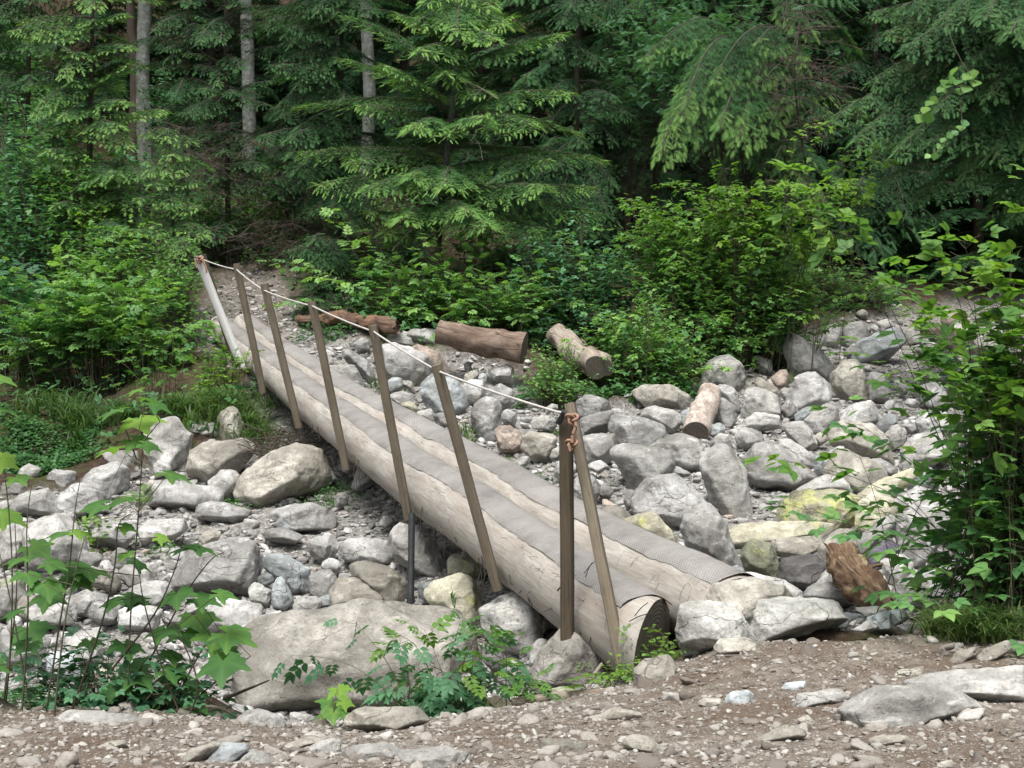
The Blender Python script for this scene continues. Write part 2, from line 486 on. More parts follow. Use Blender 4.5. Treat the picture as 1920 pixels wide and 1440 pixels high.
def wood_material(name, c0, c1, c2, gu=1.2, gv=14, cracks=True, stain=(0.16, 0.12, 0.085), cross=False, stain_amt=0.6, rough=0.8):
    """uv.x = metres along the grain, uv.y = turn around the trunk"""
    m, t, b = new_mat(name)
    uv = nd(t, "ShaderNodeUVMap"); uv.uv_map = "uv"
    geo = nd(t, "ShaderNodeNewGeometry"); pos = geo.outputs['Position']
    v = mapping(t, uv.outputs[0], (gu, gv, 1))
    gr = noise(t, v, 2.2, 7, 0.7, 0.4)
    g2 = noise(t, mapping(t, uv.outputs[0], (gu * 2, gv * 5, 1)), 3.0, 4, 0.7)
    blot = noise(t, pos, 3.2, 5, 0.65)
    c = ramp(t, gr, [(0.28, c0), (0.5, c1), (0.72, c2)])
    c = mixc(t, ramp(t, g2, [(0.35, 0.5), (0.55, 0.0)]), c, c0)
    c = mixc(t, ramp(t, blot, [(0.5, 0.0), (0.72, stain_amt)]), c, stain)
    h = math_(t, 'ADD', gr, math_(t, 'MULTIPLY', g2, 0.4))
    if cracks:
        cr = voro(t, mapping(t, uv.outputs[0], (0.7, gv * 0.9, 1)), 1.6, 'DISTANCE_TO_EDGE')
        cm = ramp(t, cr, [(0.0, 1.0), (0.03, 0.0)])
        cm = math_(t, 'MULTIPLY', cm, ramp(t, noise(t, pos, 4, 2), [(0.45, 0.0), (0.55, 1.0)]))
        c = mixc(t, math_(t, 'MULTIPLY', cm, 0.8), c, tuple(x * 0.25 for x in c0))
        h = math_(t, 'SUBTRACT', h, cm)
    if cross:
        xr = noise(t, mapping(t, uv.outputs[0], (9, 2.2, 1)), 3.0, 5, 0.7, 1.2)
        xm = math_(t, 'MULTIPLY', ramp(t, xr, [(0.60, 0.0), (0.64, 1.0), (0.68, 0.0)]), ramp(t, noise(t, pos, 2.5, 2), [(0.45, 0.0), (0.6, 0.7)]))
        c = mixc(t, xm, c, tuple(x * 0.4 for x in c0))
        h = math_(t, 'SUBTRACT', h, xm)
    t.links.new(c, b.inputs['Base Color'])
    b.inputs['Roughness'].default_value = rough
    b.inputs['Specular IOR Level'].default_value = 0.25
    bump(t, b, h, 0.6, 0.012)
    return m

def tread_material():
    m, t, b = new_mat("wire mesh tread")
    uv = nd(t, "ShaderNodeUVMap"); uv.uv_map = "uv"
    geo = nd(t, "ShaderNodeNewGeometry"); pos = geo.outputs['Position']
    sep = nd(t, "ShaderNodeSeparateXYZ"); t.links.new(uv.outputs[0], sep.inputs[0])
    # diagonal crossing wires, 24 mm apart
    s1 = math_(t, 'ADD', sep.outputs[0], sep.outputs[1]); s2 = math_(t, 'SUBTRACT', sep.outputs[0], sep.outputs[1])
    def wires(s):
        f = math_(t, 'FRACT', math_(t, 'MULTIPLY', s, 36.0))
        return math_(t, 'LESS_THAN', math_(t, 'ABSOLUTE', math_(t, 'SUBTRACT', f, 0.5)), 0.17)
    wm = math_(t, 'MAXIMUM', wires(s1), wires(s2))
    blot = noise(t, pos, 2.2, 5, 0.7)
    fine = noise(t, pos, 30, 4, 0.7)
    wood = ramp(t, blot, [(0.36, (0.10, 0.092, 0.083)), (0.52, (0.19, 0.174, 0.155)), (0.68, (0.29, 0.268, 0.238))])
    wood = mixc(t, ramp(t, fine, [(0.4, 0.5), (0.6, 0.0)]), wood, (0.09, 0.08, 0.07))
    bl2 = noise(t, pos, 5.5, 5, 0.7)
    wood = mixc(t, ramp(t, bl2, [(0.42, 0.0), (0.6, 0.6)]), wood, (0.20, 0.18, 0.158))
    c = mixc(t, math_(t, 'MULTIPLY', wm, ramp(t, blot, [(0.3, 0.25), (0.65, 0.75)])), wood, (0.33, 0.325, 0.315))
    t.links.new(c, b.inputs['Base Color'])
    b.inputs['Roughness'].default_value = 0.6
    bump(t, b, wm, 0.8, 0.004)
    return m

def plain_material(name, c, rough=0.6, metal=0.0, var=0.3, scale=20):
    m, t, b = new_mat(name)
    geo = nd(t, "ShaderNodeNewGeometry")
    n = noise(t, geo.outputs['Position'], scale, 5, 0.7)
    cc = mixc(t, ramp(t, n, [(0.35, 1.0), (0.65, 0.0)]), c, tuple(x * (1 - var) for x in c))
    t.links.new(cc, b.inputs['Base Color'])
    b.inputs['Roughness'].default_value = rough; b.inputs['Metallic'].default_value = metal
    bump(t, b, n, 0.3, 0.004)
    return m

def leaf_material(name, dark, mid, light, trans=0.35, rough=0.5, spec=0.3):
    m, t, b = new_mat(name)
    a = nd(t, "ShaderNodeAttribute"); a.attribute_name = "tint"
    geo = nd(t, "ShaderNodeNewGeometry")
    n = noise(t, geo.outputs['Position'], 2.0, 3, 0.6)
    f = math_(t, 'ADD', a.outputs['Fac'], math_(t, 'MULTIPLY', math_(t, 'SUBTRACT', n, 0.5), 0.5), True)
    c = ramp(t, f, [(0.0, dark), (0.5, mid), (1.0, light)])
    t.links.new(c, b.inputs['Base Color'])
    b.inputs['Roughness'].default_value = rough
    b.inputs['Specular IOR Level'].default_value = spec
    if 'needle' in name or 'cedar' in name: b.inputs['Roughness'].default_value = 0.7; b.inputs['Specular IOR Level'].default_value = 0.12
    tr = nd(t, "ShaderNodeBsdfTranslucent")
    ct = mixc(t, 1.0, c, (1.25, 1.35, 0.6), 'MULTIPLY')
    t.links.new(ct, tr.inputs[0])
    mx = nd(t, "ShaderNodeMixShader"); mx.inputs[0].default_value = trans
    t.links.new(b.outputs[0], mx.inputs[1]); t.links.new(tr.outputs[0], mx.inputs[2])
    t.links.new(mx.outputs[0], t.nodes['Material Output'].inputs[0])
    return m

M = {}
M['rock'] = rock_material()
M['ground'] = ground_material()
M['gravel'] = gravel_material("river gravel", [(0, (0.10, 0.098, 0.09)), (0.35, (0.24, 0.237, 0.225)), (0.7, (0.37, 0.362, 0.343)), (0.95, (0.52, 0.51, 0.49)), (1, (0.36, 0.27, 0.21))])
M['grit'] = gravel_material("trail gravel", [(0, (0.11, 0.09, 0.072)), (0.4, (0.24, 0.215, 0.185)), (0.85, (0.33, 0.31, 0.275)), (1, (0.45, 0.435, 0.40))])
M['log'] = wood_material("peeled log wood", (0.20, 0.18, 0.155), (0.335, 0.312, 0.276), (0.47, 0.448, 0.408), 0.8, 7, False, (0.30, 0.25, 0.20), True, 0.6)
M['tread'] = tread_material()
M['post'] = wood_material("weathered post timber", (0.10, 0.082, 0.055), (0.185, 0.155, 0.115), (0.26, 0.225, 0.175), 1.5, 22, True, (0.11, 0.085, 0.05), False, 0.5)
M['post_dark'] = wood_material("dark wet post timber", (0.045, 0.034, 0.024), (0.095, 0.075, 0.05), (0.16, 0.13, 0.09), 1.5, 22, True, (0.06, 0.045, 0.028), False, 0.5)
M['post_white'] = wood_material("sun bleached post", (0.5, 0.49, 0.47), (0.72, 0.71, 0.69), (0.8, 0.79, 0.77), 1.2, 14, False, (0.55, 0.53, 0.5), False, 0.4)
M['cut'] = wood_material("cut log end", (0.09, 0.075, 0.055), (0.15, 0.125, 0.095), (0.2, 0.17, 0.13), 3, 3, True, (0.08, 0.06, 0.045))
def cut_material():
    m, t, b = new_mat("cut log end")
    uv = nd(t, "ShaderNodeUVMap"); uv.uv_map = "uv"
    wv = nd(t, "ShaderNodeTexWave", wave_type='RINGS', rings_direction='SPHERICAL'); wv.inputs['Scale'].default_value = 3.2; wv.inputs['Distortion'].default_value = 2.0; wv.inputs['Detail'].default_value = 3
    t.links.new(uv.outputs[0], wv.inputs['Vector'])
    n = noise(t, uv.outputs[0], 6, 5, 0.7)
    c = ramp(t, wv.outputs[0], [(0.2, (0.10, 0.084, 0.065)), (0.8, (0.155, 0.133, 0.108))])
    c = mixc(t, ramp(t, n, [(0.4, 0.7), (0.6, 0.0)]), c, (0.07, 0.058, 0.045))
    cr = voro(t, uv.outputs[0], 3.0, 'DISTANCE_TO_EDGE')
    c = mixc(t, ramp(t, cr, [(0.0, 0.8), (0.02, 0.0)]), c, (0.02, 0.016, 0.012))
    t.links.new(c, b.inputs['Base Color']); b.inputs['Roughness'].default_value = 0.9
    bump(t, b, wv.outputs[0], 0.3, 0.004)
    return m
M['cut'] = cut_material()
M['drift'] = wood_material("driftwood", (0.15, 0.12, 0.095), (0.29, 0.25, 0.205), (0.42, 0.38, 0.325), 1.4, 9, True, (0.17, 0.10, 0.065), False, 0.7)
M['rotten'] = wood_material("rotten red wood", (0.045, 0.028, 0.018), (0.15, 0.10, 0.06), (0.46, 0.36, 0.23), 2.5, 7, True, (0.10, 0.05, 0.028), False, 0.8)
M['oldlog'] = wood_material("old fallen log bark", (0.07, 0.045, 0.032), (0.15, 0.105, 0.078), (0.27, 0.21, 0.165), 1.5, 8, True, (0.34, 0.28, 0.225), False, 0.6)
M['rope'] = plain_material("white rope", (0.52, 0.50, 0.46), 0.8, 0, 0.35, 60)
M['oldrope'] = plain_material("weathered orange rope", (0.33, 0.19, 0.13), 0.85, 0, 0.35, 60)
M['steel'] = plain_material("galvanised steel", (0.075, 0.08, 0.085), 0.45, 0.6, 0.4, 12)
M['alder'] = wood_material("grey mottled bark", (0.045, 0.047, 0.04), (0.13, 0.138, 0.122), (0.29, 0.30, 0.28), 5, 4, False, (0.06, 0.07, 0.045), True, 1.0)
M['birch'] = wood_material("pale flaking wood", (0.12, 0.09, 0.07), (0.40, 0.35, 0.30), (0.62, 0.58, 0.53), 3, 4, False, (0.16, 0.10, 0.07), False, 0.85)
M['oldred'] = wood_material("old red brown log", (0.05, 0.03, 0.02), (0.13, 0.085, 0.06), (0.27, 0.19, 0.14), 2, 7, True, (0.24, 0.12, 0.07), False, 0.7)
M['bark'] = wood_material("brown conifer bark", (0.022, 0.016, 0.011), (0.06, 0.045, 0.034), (0.12, 0.095, 0.075), 2, 8, True, (0.06, 0.065, 0.035), False, 0.6)
M['twig'] = plain_material("dead twigs", (0.10, 0.082, 0.066), 0.9, 0, 0.5, 8)
M['stem'] = plain_material("green stem", (0.10, 0.095, 0.05), 0.7, 0, 0.4, 14)
M['fir'] = leaf_material("fir needles", (0.020, 0.056, 0.020), (0.060, 0.150, 0.045), (0.18, 0.33, 0.08), 0.25)
M['hemlock'] = leaf_material("hemlock needles", (0.013, 0.040, 0.017), (0.036, 0.098, 0.038), (0.095, 0.195, 0.065), 0.25)
M['cedar'] = leaf_material("cedar sprays", (0.016, 0.050, 0.020), (0.045, 0.125, 0.042), (0.180, 0.320, 0.085), 0.25)
M['salmon'] = leaf_material("salmonberry leaves", (0.040, 0.115, 0.045), (0.094, 0.231, 0.085), (0.250, 0.425, 0.112), 0.4)
M['elder'] = leaf_material("elderberry leaves", (0.026, 0.086, 0.044), (0.060, 0.166, 0.081), (0.130, 0.286, 0.143), 0.35)
M['bright'] = leaf_material("thimbleberry leaves", (0.035, 0.105, 0.03), (0.085, 0.20, 0.05), (0.20, 0.34, 0.05), 0.45)
M['grass'] = leaf_material("grass blades", (0.03, 0.07, 0.02), (0.075, 0.14, 0.04), (0.18, 0.23, 0.08), 0.4)
M['clover'] = leaf_material("clover leaves", (0.02, 0.07, 0.02), (0.05, 0.14, 0.04), (0.09, 0.2, 0.06), 0.35)
M['fern'] = leaf_material("fern fronds", (0.018, 0.06, 0.018), (0.045, 0.12, 0.03), (0.13, 0.24, 0.05), 0.35)
M['moss'] = plain_material("moss", (0.10, 0.12, 0.03), 0.95, 0, 0.5, 18)
M['litter'] = plain_material("dead brown twigs and leaves", (0.11, 0.085, 0.066), 0.95, 0, 0.6, 10)

# ------------------------------------------------------------------ ground sheet
def axis(segs):
    out = []
    for a_, b_, n in segs: out.append(np.linspace(a_, b_, n, endpoint=False))
    return np.concatenate(out + [[segs[-1][1]]])
gx = axis([(-160, -40, 12), (-40, -12, 30), (-12, -5.5, 60), (-5.5, 6, 260), (6, 12, 50), (12, 40, 30), (40, 160, 12)])
gy = axis([(-60, -5, 12), (-5, 5, 30), (5, 10, 160), (10, 20, 200), (20, 32, 130), (32, 60, 90), (60, 120, 30), (120, 300, 14)])
GX, GY = np.meshgrid(gx, gy, indexing='ij')
xf, yf = GX.ravel(), GY.ravel()
zf = gz(xf, yf)
far = np.clip((np.abs(xf) - 38) / 30, 0, 1) + np.clip((yf - 110) / 30, 0, 1) + np.clip((-yf - 6) / 10, 0, 1)
far = np.clip(far, 0, 1)
zf = zf * (1 - far) + far * np.clip(np.where(yf > 20, (yf - 20) * 0.5, -1.5), -1.6, 55)
wc = weight(CREEK, xf, yf, 0.3); wt = np.maximum(weight(TRAIL, xf, yf, 0.2), weight(PATHP, xf, yf, 0.5) * 0.75)
nz = fbm(np.column_stack([xf * 1.1, yf * 1.1, xf * 0]), 5, 3)
fine_ = fbm(np.column_stack([xf * 7, yf * 7, xf * 0]), 3, 9)
zf = zf - 0.11 * wc + nz * (0.02 + 0.15 * (1 - np.maximum(wc, wt))) + fine_ * (0.012 + 0.02 * wc)
V = np.column_stack([xf, yf, zf])
nx_, ny_ = len(gx), len(gy)
i, j = np.meshgrid(np.arange(nx_ - 1), np.arange(ny_ - 1), indexing='ij')
a = i * ny_ + j
Fq = np.stack([a, a + ny_, a + ny_ + 1, a + 1], -1).reshape(-1, 4)
me = make_mesh("ground", V, [Fq], M['ground'], True, {"creek": wc, "trail": wt})
tag(link("ground", me), "stony creek bed, dirt trail and forest slope", None, None, "structure")
GZ = zf.reshape(nx_, ny_)
def gzf(x, y):
    """height of the built sheet (bilinear)"""
    x = np.atleast_1d(np.asarray(x, float)); y = np.atleast_1d(np.asarray(y, float))
    ix = np.clip(np.searchsorted(gx, x) - 1, 0, nx_ - 2); iy = np.clip(np.searchsorted(gy, y) - 1, 0, ny_ - 2)
    fx = (x - gx[ix]) / (gx[ix + 1] - gx[ix]); fy = (y - gy[iy]) / (gy[iy + 1] - gy[iy])
    return (GZ[ix, iy] * (1 - fx) * (1 - fy) + GZ[ix + 1, iy] * fx * (1 - fy) + GZ[ix, iy + 1] * (1 - fx) * fy + GZ[ix + 1, iy + 1] * fx * fy)

# ------------------------------------------------------------------ log bridge
def L1(px, py): return P(px, py, 4.52 / ((px - 960) / F + 0.41))
c1 = [P(1222, 1212, 8.95), L1(1106, 1131), L1(990, 1045), L1(888, 969), L1(796, 909), L1(675, 820), L1(585, 757), L1(513, 699), L1(465, 660), P(410, 612, 20.6)]
r1 = [0.265, 0.262, 0.262, 0.258, 0.25, 0.235, 0.215, 0.195, 0.185, 0.165]
c1 = spline(c1, 150)
r1 = np.interp(np.linspace(0, 1, 150), np.linspace(0, 1, 10), r1)
u_ = nrm(c1[-1] - c1[0])
side = nrm(np.cross(u_, [0, 0, 1]))
if side[0] < 0: side = -side
bridge = empty("log_bridge", c1[0] - np.array([0, 0, 0.27]), "footbridge of two peeled logs with a rope rail on leaning square posts", "footbridge")
BO = np.array(bridge.location)
bb = {}
def jitter_path(c, r, seed):
    s = np.linspace(0, 1, len(c))
    return c + np.column_stack([fbm(np.column_stack([s * 7, s * 0 + seed, s * 0]), 2, 5) * 0.015, s * 0, fbm(np.column_stack([s * 7, s * 0 + seed, s * 0 + 9]), 2, 6) * 0.015])
r2 = np.linspace(0.255, 0.17, 150)
c2 = c1 + side[None, :] * (r1 + r2 + 0.0)[:, None] + np.linspace(0, 1, 150)[:, None] * np.array([0, 0, 0.02])
def L2(px, py): return P(px, py, 5.08 / ((px - 960) / F + 0.41))
farp = [c2[k] for k in (82, 100, 118, 134, 149)]
c2 = spline([L2(1385, 1163), L2(1320, 1133), L2(1216, 1083), L2(1063, 1000), L2(943, 925), L2(812, 851)] + farp, 170)
c2[:, :] = c2
r2 = np.interp(np.linspace(0, 1, 170), [0, .45, 1], [0.275, 0.262, 0.17])
for q, (c, r) in enumerate(((c1, r1), (c2, r2))):
    c = jitter_path(c, r, q * 5.0)
    mb = MB()
    add_tube(mb, c, r, 40, 0.5, False, 0.018, 11 + q)
    if q == 0:      # the near end is sawn at a slant
        Vt = mb.V[0]; sdn = nrm(np.cross(c[1] - c[0], [0, 0, 1])); sdn = sdn if sdn[0] > 0 else -sdn
        for rr in range(0, 12):
            idx_ = slice(rr * 40, rr * 40 + 40)
            off_ = ((Vt[idx_] - c[rr]) @ sdn) / r[0]
            Vt[idx_] += nrm(c[1] - c[0])[None] * (off_ * 0.30 * (1 - rr / 12))[:, None]
    lg = mb.build("log", M['log'], bridge, True, BO)
    # end faces
    for e_, sg in ((0, -1), (-1, 1)):
        me_ = MB()
        t_ = nrm(c[0] - c[1]) if e_ == 0 else nrm(c[-1] - c[-2])
        x_, y_ = frame_of(t_)
        an = np.arange(40) / 40 * 2 * np.pi
        cc = c[e_] + t_ * 0.004
        ring = cc + (x_[None] * np.cos(an)[:, None] + y_[None] * np.sin(an)[:, None]) * r[e_] * 0.985
        if q == 0 and e_ == 0: ring = ring - t_[None] * (((ring - cc) @ sdn) / r[0] * 0.30)[:, None]
        VV = np.vstack([ring, cc])
        me_.add(VV, [[(k, (k + 1) % 40, 40) for k in range(40)]], 0.5, np.column_stack([(VV - cc) @ x_, (VV - cc) @ y_]) * 4)
        ce = me_.build("sawn_end", M['cut'], lg, False, BO)
    # wire mesh tread nailed over the flattened top
    tn = np.gradient(c, axis=0); tn = nrm(tn)
    sd = nrm(np.cross(tn, [0, 0, 1])); sd = np.where(sd[:, :1] < 0, -sd, sd); up = nrm(np.cross(sd, tn)); up = np.where(up[:, 2:] < 0, -up, up)
    s = np.concatenate([[0], np.cumsum(np.linalg.norm(np.diff(c, axis=0), axis=1))])
    # finer sampling along the log
    n_ = 600
    ss = np.linspace(0.12 if q == 0 else 0.05, s[-1] - 0.1, n_)
    ci = np.column_stack([np.interp(ss, s, c[:, k]) for k in range(3)])
    sdi = np.column_stack([np.interp(ss, s, sd[:, k]) for k in range(3)]); upi = np.column_stack([np.interp(ss, s, up[:, k]) for k in range(3)])
    ri = np.interp(ss, s, r)
    m_ = 13
    e0 = fbm(np.column_stack([ss * 1.6, ss * 0, ss * 0 + q]), 4, 41 + q)
    e1 = fbm(np.column_stack([ss * 1.6, ss * 0, ss * 0 + q]), 4, 51 + q)
    a0 = np.radians(-38 + 3 * e0 + 1.5 * fbm(np.column_stack([ss * 14, ss * 0, ss * 0 + q]), 2, 71)); a1 = np.radians(42 + 3 * e1)
    A = a0[:, None] + (a1 - a0)[:, None] * np.linspace(0, 1, m_)[None]
    Rr = ri[:, None] * (1.003 + 0.03 * np.sin(np.pi * np.linspace(0, 1, m_))[None] ** 0.5) + 0.004 + 0.003 * np.sin(A * 9)
    VV = ci[:, None, :] + sdi[:, None, :] * (np.sin(A) * Rr)[..., None] + upi[:, None, :] * (np.cos(A) * Rr)[..., None]
    VV = VV.reshape(-1, 3)
    VV[:, 2] += fbm(VV * 9, 2, 4) * 0.004
    uvv = np.column_stack([np.repeat(ss, m_), (A * ri[:, None]).ravel()])
    i, j = np.meshgrid(np.arange(n_ - 1), np.arange(m_ - 1), indexing='ij')
    a = i * m_ + j
    mt = MB(); mt.add(VV, [np.stack([a, a + 1, a + m_ + 1, a + m_], -1).reshape(-1, 4)], 0.5, uvv)
    mt.build("wire_mesh", M['tread'], lg, True, BO)
    # loose bark strips and splinters along the underside
    ms = MB()
    for k in range(70 if q == 0 else 14):
        t_ = random.uniform(0.02, 0.75)
        idx = int(t_ * (len(c) - 1))
        an = random.uniform(math.radians(95), math.radians(150)) * -1
        p0 = c[idx] + sd[idx] * math.sin(an) * r[idx] + up[idx] * math.cos(an) * r[idx]
        ln = random.choice((0.04, 0.06, 0.1, 0.16, 0.26))
        p1 = p0 + np.array([random.gauss(0, 0.02), random.gauss(0, 0.02), -ln * 0.5])
        p2 = p0 + np.array([random.gauss(0, 0.05), random.gauss(0, 0.05), -ln])
        add_tube(ms, [p0, p1, p2], [0.005, 0.0035, 0.0015], 4, 0.5)
    for k in range(70 if q == 0 else 40):      # short splinters along the mesh edge
        idx = random.randint(2, len(c) - 3)
        an = math.radians(random.gauss(-52, 5))
        p0 = c[idx] + sd[idx] * math.sin(an) * r[idx] * 1.0 + up[idx] * math.cos(an) * r[idx] * 1.0
        dv = nrm(-sd[idx] * 0.8 + up[idx] * random.uniform(-0.2, 0.5) + tn[idx] * random.gauss(0, 0.8))
        ln = random.uniform(0.02, 0.06)
        add_tube(ms, [p0, p0 + dv * ln * 0.6 + up[idx] * 0.006, p0 + dv * ln], [0.0018, 0.0014, 0.0008], 3, 0.5)
    bs = ms.build("bark_strips", M['twig'], lg, False, BO); bs["kind"] = "stuff"

def add_bar(mb, p0, p1, wd, facing, ch=0.006):
    p0, p1 = np.asarray(p0, float), np.asarray(p1, float)
    t = nrm(p1 - p0)
    x = nrm(np.cross(facing, t)); y = np.cross(t, x)
    h = wd / 2
    prof = [(-h + ch, -h), (h - ch, -h), (h, -h + ch), (h, h - ch), (h - ch, h), (-h + ch, h), (-h, h - ch), (-h, -h + ch)]
    n = 14
    Ln = np.linalg.norm(p1 - p0)
    V, U = [], []
    per = [0, .9, 1, 1.9, 2, 2.9, 3, 3.9]
    for q in range(n):
        s = q / (n - 1)
        wob = fbm(np.array([[s * 3, p0[0] * 3, p0[1] * 3]]), 2, 8)[0] * 0.004
        for k, (a_, b_) in enumerate(prof):
            V.append(p0 + t * Ln * s + x * (a_ + wob) + y * (b_ - wob)); U.append((s * Ln + p0[0], per[k] / 4 + p0[1]))
    f = [(q * 8 + k, q * 8 + (k + 1) % 8, (q + 1) * 8 + (k + 1) % 8, (q + 1) * 8 + k) for q in range(n - 1) for k in range(8)]
    mb.add(V, [f], 0.5, U)
    for e_ in (0, n - 1):
        mb.add(V[e_ * 8:e_ * 8 + 8], [[tuple(range(8))]], 0.5, [(v[0] * 3, v[1] * 3) for v in V[e_ * 8:e_ * 8 + 8]])

def dline(px): return 4.2275 / ((px - 960) / F + 0.41)
posts = [  # bottom px, depth, top px, depth, material, width, label
    ((1064, 1200), 9.22, (1062, 779), 9.22, 'post_dark', 0.072, "dark upright square post of the near end pair, nearly vertical"),
    ((1165, 1246), 8.78, (1069, 758), 9.38, 'post', 0.064, "brown end post leaning back against the near upright"),
    ((933, 1106), dline(935), (818, 684), dline(935) - 0.2, 'post', 0.064, "second rail post from the near end"),
    ((766, 974), dline(766), (699, 610), dline(766) - 0.2, 'post', 0.064, None),
    ((650, 880), dline(650), (584, 565), dline(650) - 0.2, 'post', 0.064, None),
    ((561, 802), dline(561), (495, 532), dline(561) - 0.2, 'post', 0.066, None),
    ((494, 737), dline(494), (443, 494), dline(494) - 0.2, 'post', 0.066, None),
    ((455, 692), dline(455), (371, 481), dline(455) - 0.2, 'post_white', 0.078, "sun bleached white end post on the far bank"),
    ((436, 662), 19.3, (379, 477), 19.1, 'post_dark', 0.075, "dark partner of the bleached far end post"),
]
tops = []
for (bp, bd, tp, td, mt, wd, lb) in posts:
    mb = MB()
    p0, p1 = P(*bp, bd), P(*tp, td)
    fac = np.array([-0.42, -1, 0]) if mt != 'post' else np.array([-0.25, -1, 0])
    add_bar(mb, p0, p1, wd, fac)
    o = mb.build("post", M[mt], bridge, False, BO)
    if lb: o["label"] = lb
    tops.append((p0, p1))
# rope rail
rp = [P(1050, 785, 9.16), P(1044, 772, 9.12)]
rp_pts = [P(824, 697, dline(935) - 0.22), P(701, 622, dline(766) - 0.22), P(586, 574, dline(650) - 0.22), P(496, 545, dline(561) - 0.22), P(444, 506, dline(494) - 0.22), P(379, 486, dline(455) - 0.2)]
full = []
prev = rp[-1]
full += [P(1066, 790, 9.14), P(1056, 774, 9.12), rp[-1]]
for q in rp_pts:
    for s in np.linspace(0, 1, 12)[1:]:
        p = prev * (1 - s) + q * s
        p = p - np.array([0, 0, 0.02 * 4 * s * (1 - s) * 0.5])
        full.append(p)
    prev = q
mb = MB(); add_tube(mb, full, 0.0076, 8, 0.5, True, 0.1, 3)
rope = mb.build("rope", M['rope'], bridge, True, BO)
# galvanised strap cap on the near post, knots
mb = MB()
add_bar(mb, P(1047, 793, 9.17), P(1059, 772, 9.12), 0.035, np.array([0, -1, 0]), 0.003)
mb.build("metal_strap", M['steel'], bridge, False, BO)
def knot(px, py, d, s, seed):
    c = P(px, py, d)
    t = np.linspace(0, 2 * np.pi, 46)
    x = np.sin(t) + 2 * np.sin(2 * t); z = np.cos(t) - 2 * np.cos(2 * t); y = -np.sin(3 * t)
    return np.column_stack([c[0] + x * s * 0.33, c[1] + y * s * 0.45, c[2] + z * s * 0.3])
mb = MB()
for kx, ky, s in ((1072, 785, 0.040), (1072, 832, 0.036)):
    add_tube(mb, knot(kx, ky, 9.02, s, 1), 0.0095, 7, 0.5, False)
add_tube(mb, spline([P(1078, 784, 9.02), P(1080, 800, 9.0), P(1074, 815, 9.0), P(1073, 830, 9.0)], 14), 0.0105, 8, 0.5, True, 0.08)
add_tube(mb, spline([P(1066, 783, 9.04), P(1076, 779, 9.10), P(1083, 783, 9.2)], 8), 0.0105, 8, 0.5)
add_tube(mb, spline([P(1067, 830, 9.01), P(1066, 838, 9.0), P(1069, 846, 9.0)], 6), 0.009, 7, 0.5)
k_ = mb.build("knot", M['oldrope'], rope, True, BO); k_["label"] = "knotted orange rope end hanging on the near post"
mb = MB()
add_tube(mb, knot(374, 486, dline(455) - 0.26, 0.05, 2), 0.011, 6, 0.5, False)
add_tube(mb, spline([P(379, 486, 18.1), P(386, 500, 18.1), P(387, 512, 18.1)], 6), 0.013, 6, 0.5)
add_tube(mb, spline([P(368, 484, 18.1), P(366, 495, 18.1), P(370, 503, 18.1)], 6), 0.011, 6, 0.5)
k_ = mb.build("knot", M['oldrope'], rope, True, BO); k_["label"] = "reddish rope end tied to the bleached far post"
# support pipe under the third post, standing on the big boulder
mb = MB()
pt, pb = P(772, 962, 12.0), P(770, 1130, 11.9)
add_tube(mb, [pt, pt * 0.5 + pb * 0.5, pb], 0.027, 16, 0.5, True)
add_tube(mb, [pb + [0, 0, 0.0], pb + [0, 0, 0.05]], 0.034, 16, 0.5, True)
pipe = mb.build("support_pipe", M['steel'], bridge, True, BO); pipe["label"] = "dark steel pipe propping the near log on the boulder"
# dark cord round the near log
mb = MB()
idx = 16
c, r = c1[idx], r1[idx]
sdv = side; upv = nrm(np.cross(side, u_)); upv = upv if upv[2] > 0 else -upv
arc = [c + sdv * math.sin(a_) * (r + 0.008) + upv * math.cos(a_) * (r + 0.008) + u_ * (0.05 * math.sin(a_ * 3)) for a_ in np.linspace(-1.15, -0.55, 12)]
add_tube(mb, arc, 0.006, 6, 0.5)
add_tube(mb, [p + u_ * 0.012 * q for q, p in enumerate(arc[3:])], 0.004, 5, 0.5)
for (ax, bx) in ((((1095, 1075)), (1122, 1048)), ((1110, 1055), (1098, 1082)), ((1190, 1155), (1215, 1130)), ((1180, 1165), (1222, 1150))):
    add_tube(mb, spline([P(*ax, 9.35 if ax[0] < 1150 else 8.75), P((ax[0] + bx[0]) / 2, (ax[1] + bx[1]) / 2 - 3, 9.3 if ax[0] < 1150 else 8.72), P(*bx, 9.35 if ax[0] < 1150 else 8.75)], 8), 0.003, 4, 0.5)
mb.build("cord", plain_material("black cord", (0.025, 0.02, 0.025), 0.8), bridge, False, BO)

# ------------------------------------------------------------------ rocks
def ico(sub):
    t = (1 + 5 ** 0.5) / 2
    V = [(-1, t, 0), (1, t, 0), (-1, -t, 0), (1, -t, 0), (0, -1, t), (0, 1, t), (0, -1, -t), (0, 1, -t), (t, 0, -1), (t, 0, 1), (-t, 0, -1), (-t, 0, 1)]
    Fc = [(0, 11, 5), (0, 5, 1), (0, 1, 7), (0, 7, 10), (0, 10, 11), (1, 5, 9), (5, 11, 4), (11, 10, 2), (10, 7, 6), (7, 1, 8), (3, 9, 4), (3, 4, 2), (3, 2, 6), (3, 6, 8), (3, 8, 9), (4, 9, 5), (2, 4, 11), (6, 2, 10), (8, 6, 7), (9, 8, 1)]
    V = [np.array(v) / np.linalg.norm(v) for v in V]
    for _ in range(sub):
        cache = {}; NF = []
        def mid(a, b):
            k = (min(a, b), max(a, b))
            if k not in cache:
                m = V[a] + V[b]; V.append(m / np.linalg.norm(m)); cache[k] = len(V) - 1
            return cache[k]
        for a, b, c in Fc:
            x, y, z = mid(a, b), mid(b, c), mid(c, a)
            NF += [(a, x, z), (b, y, x), (c, z, y), (x, y, z)]
        Fc = NF
    return np.array(V), np.array(Fc)
ICO = {k: ico(k) for k in (1, 2, 3, 4, 5)}

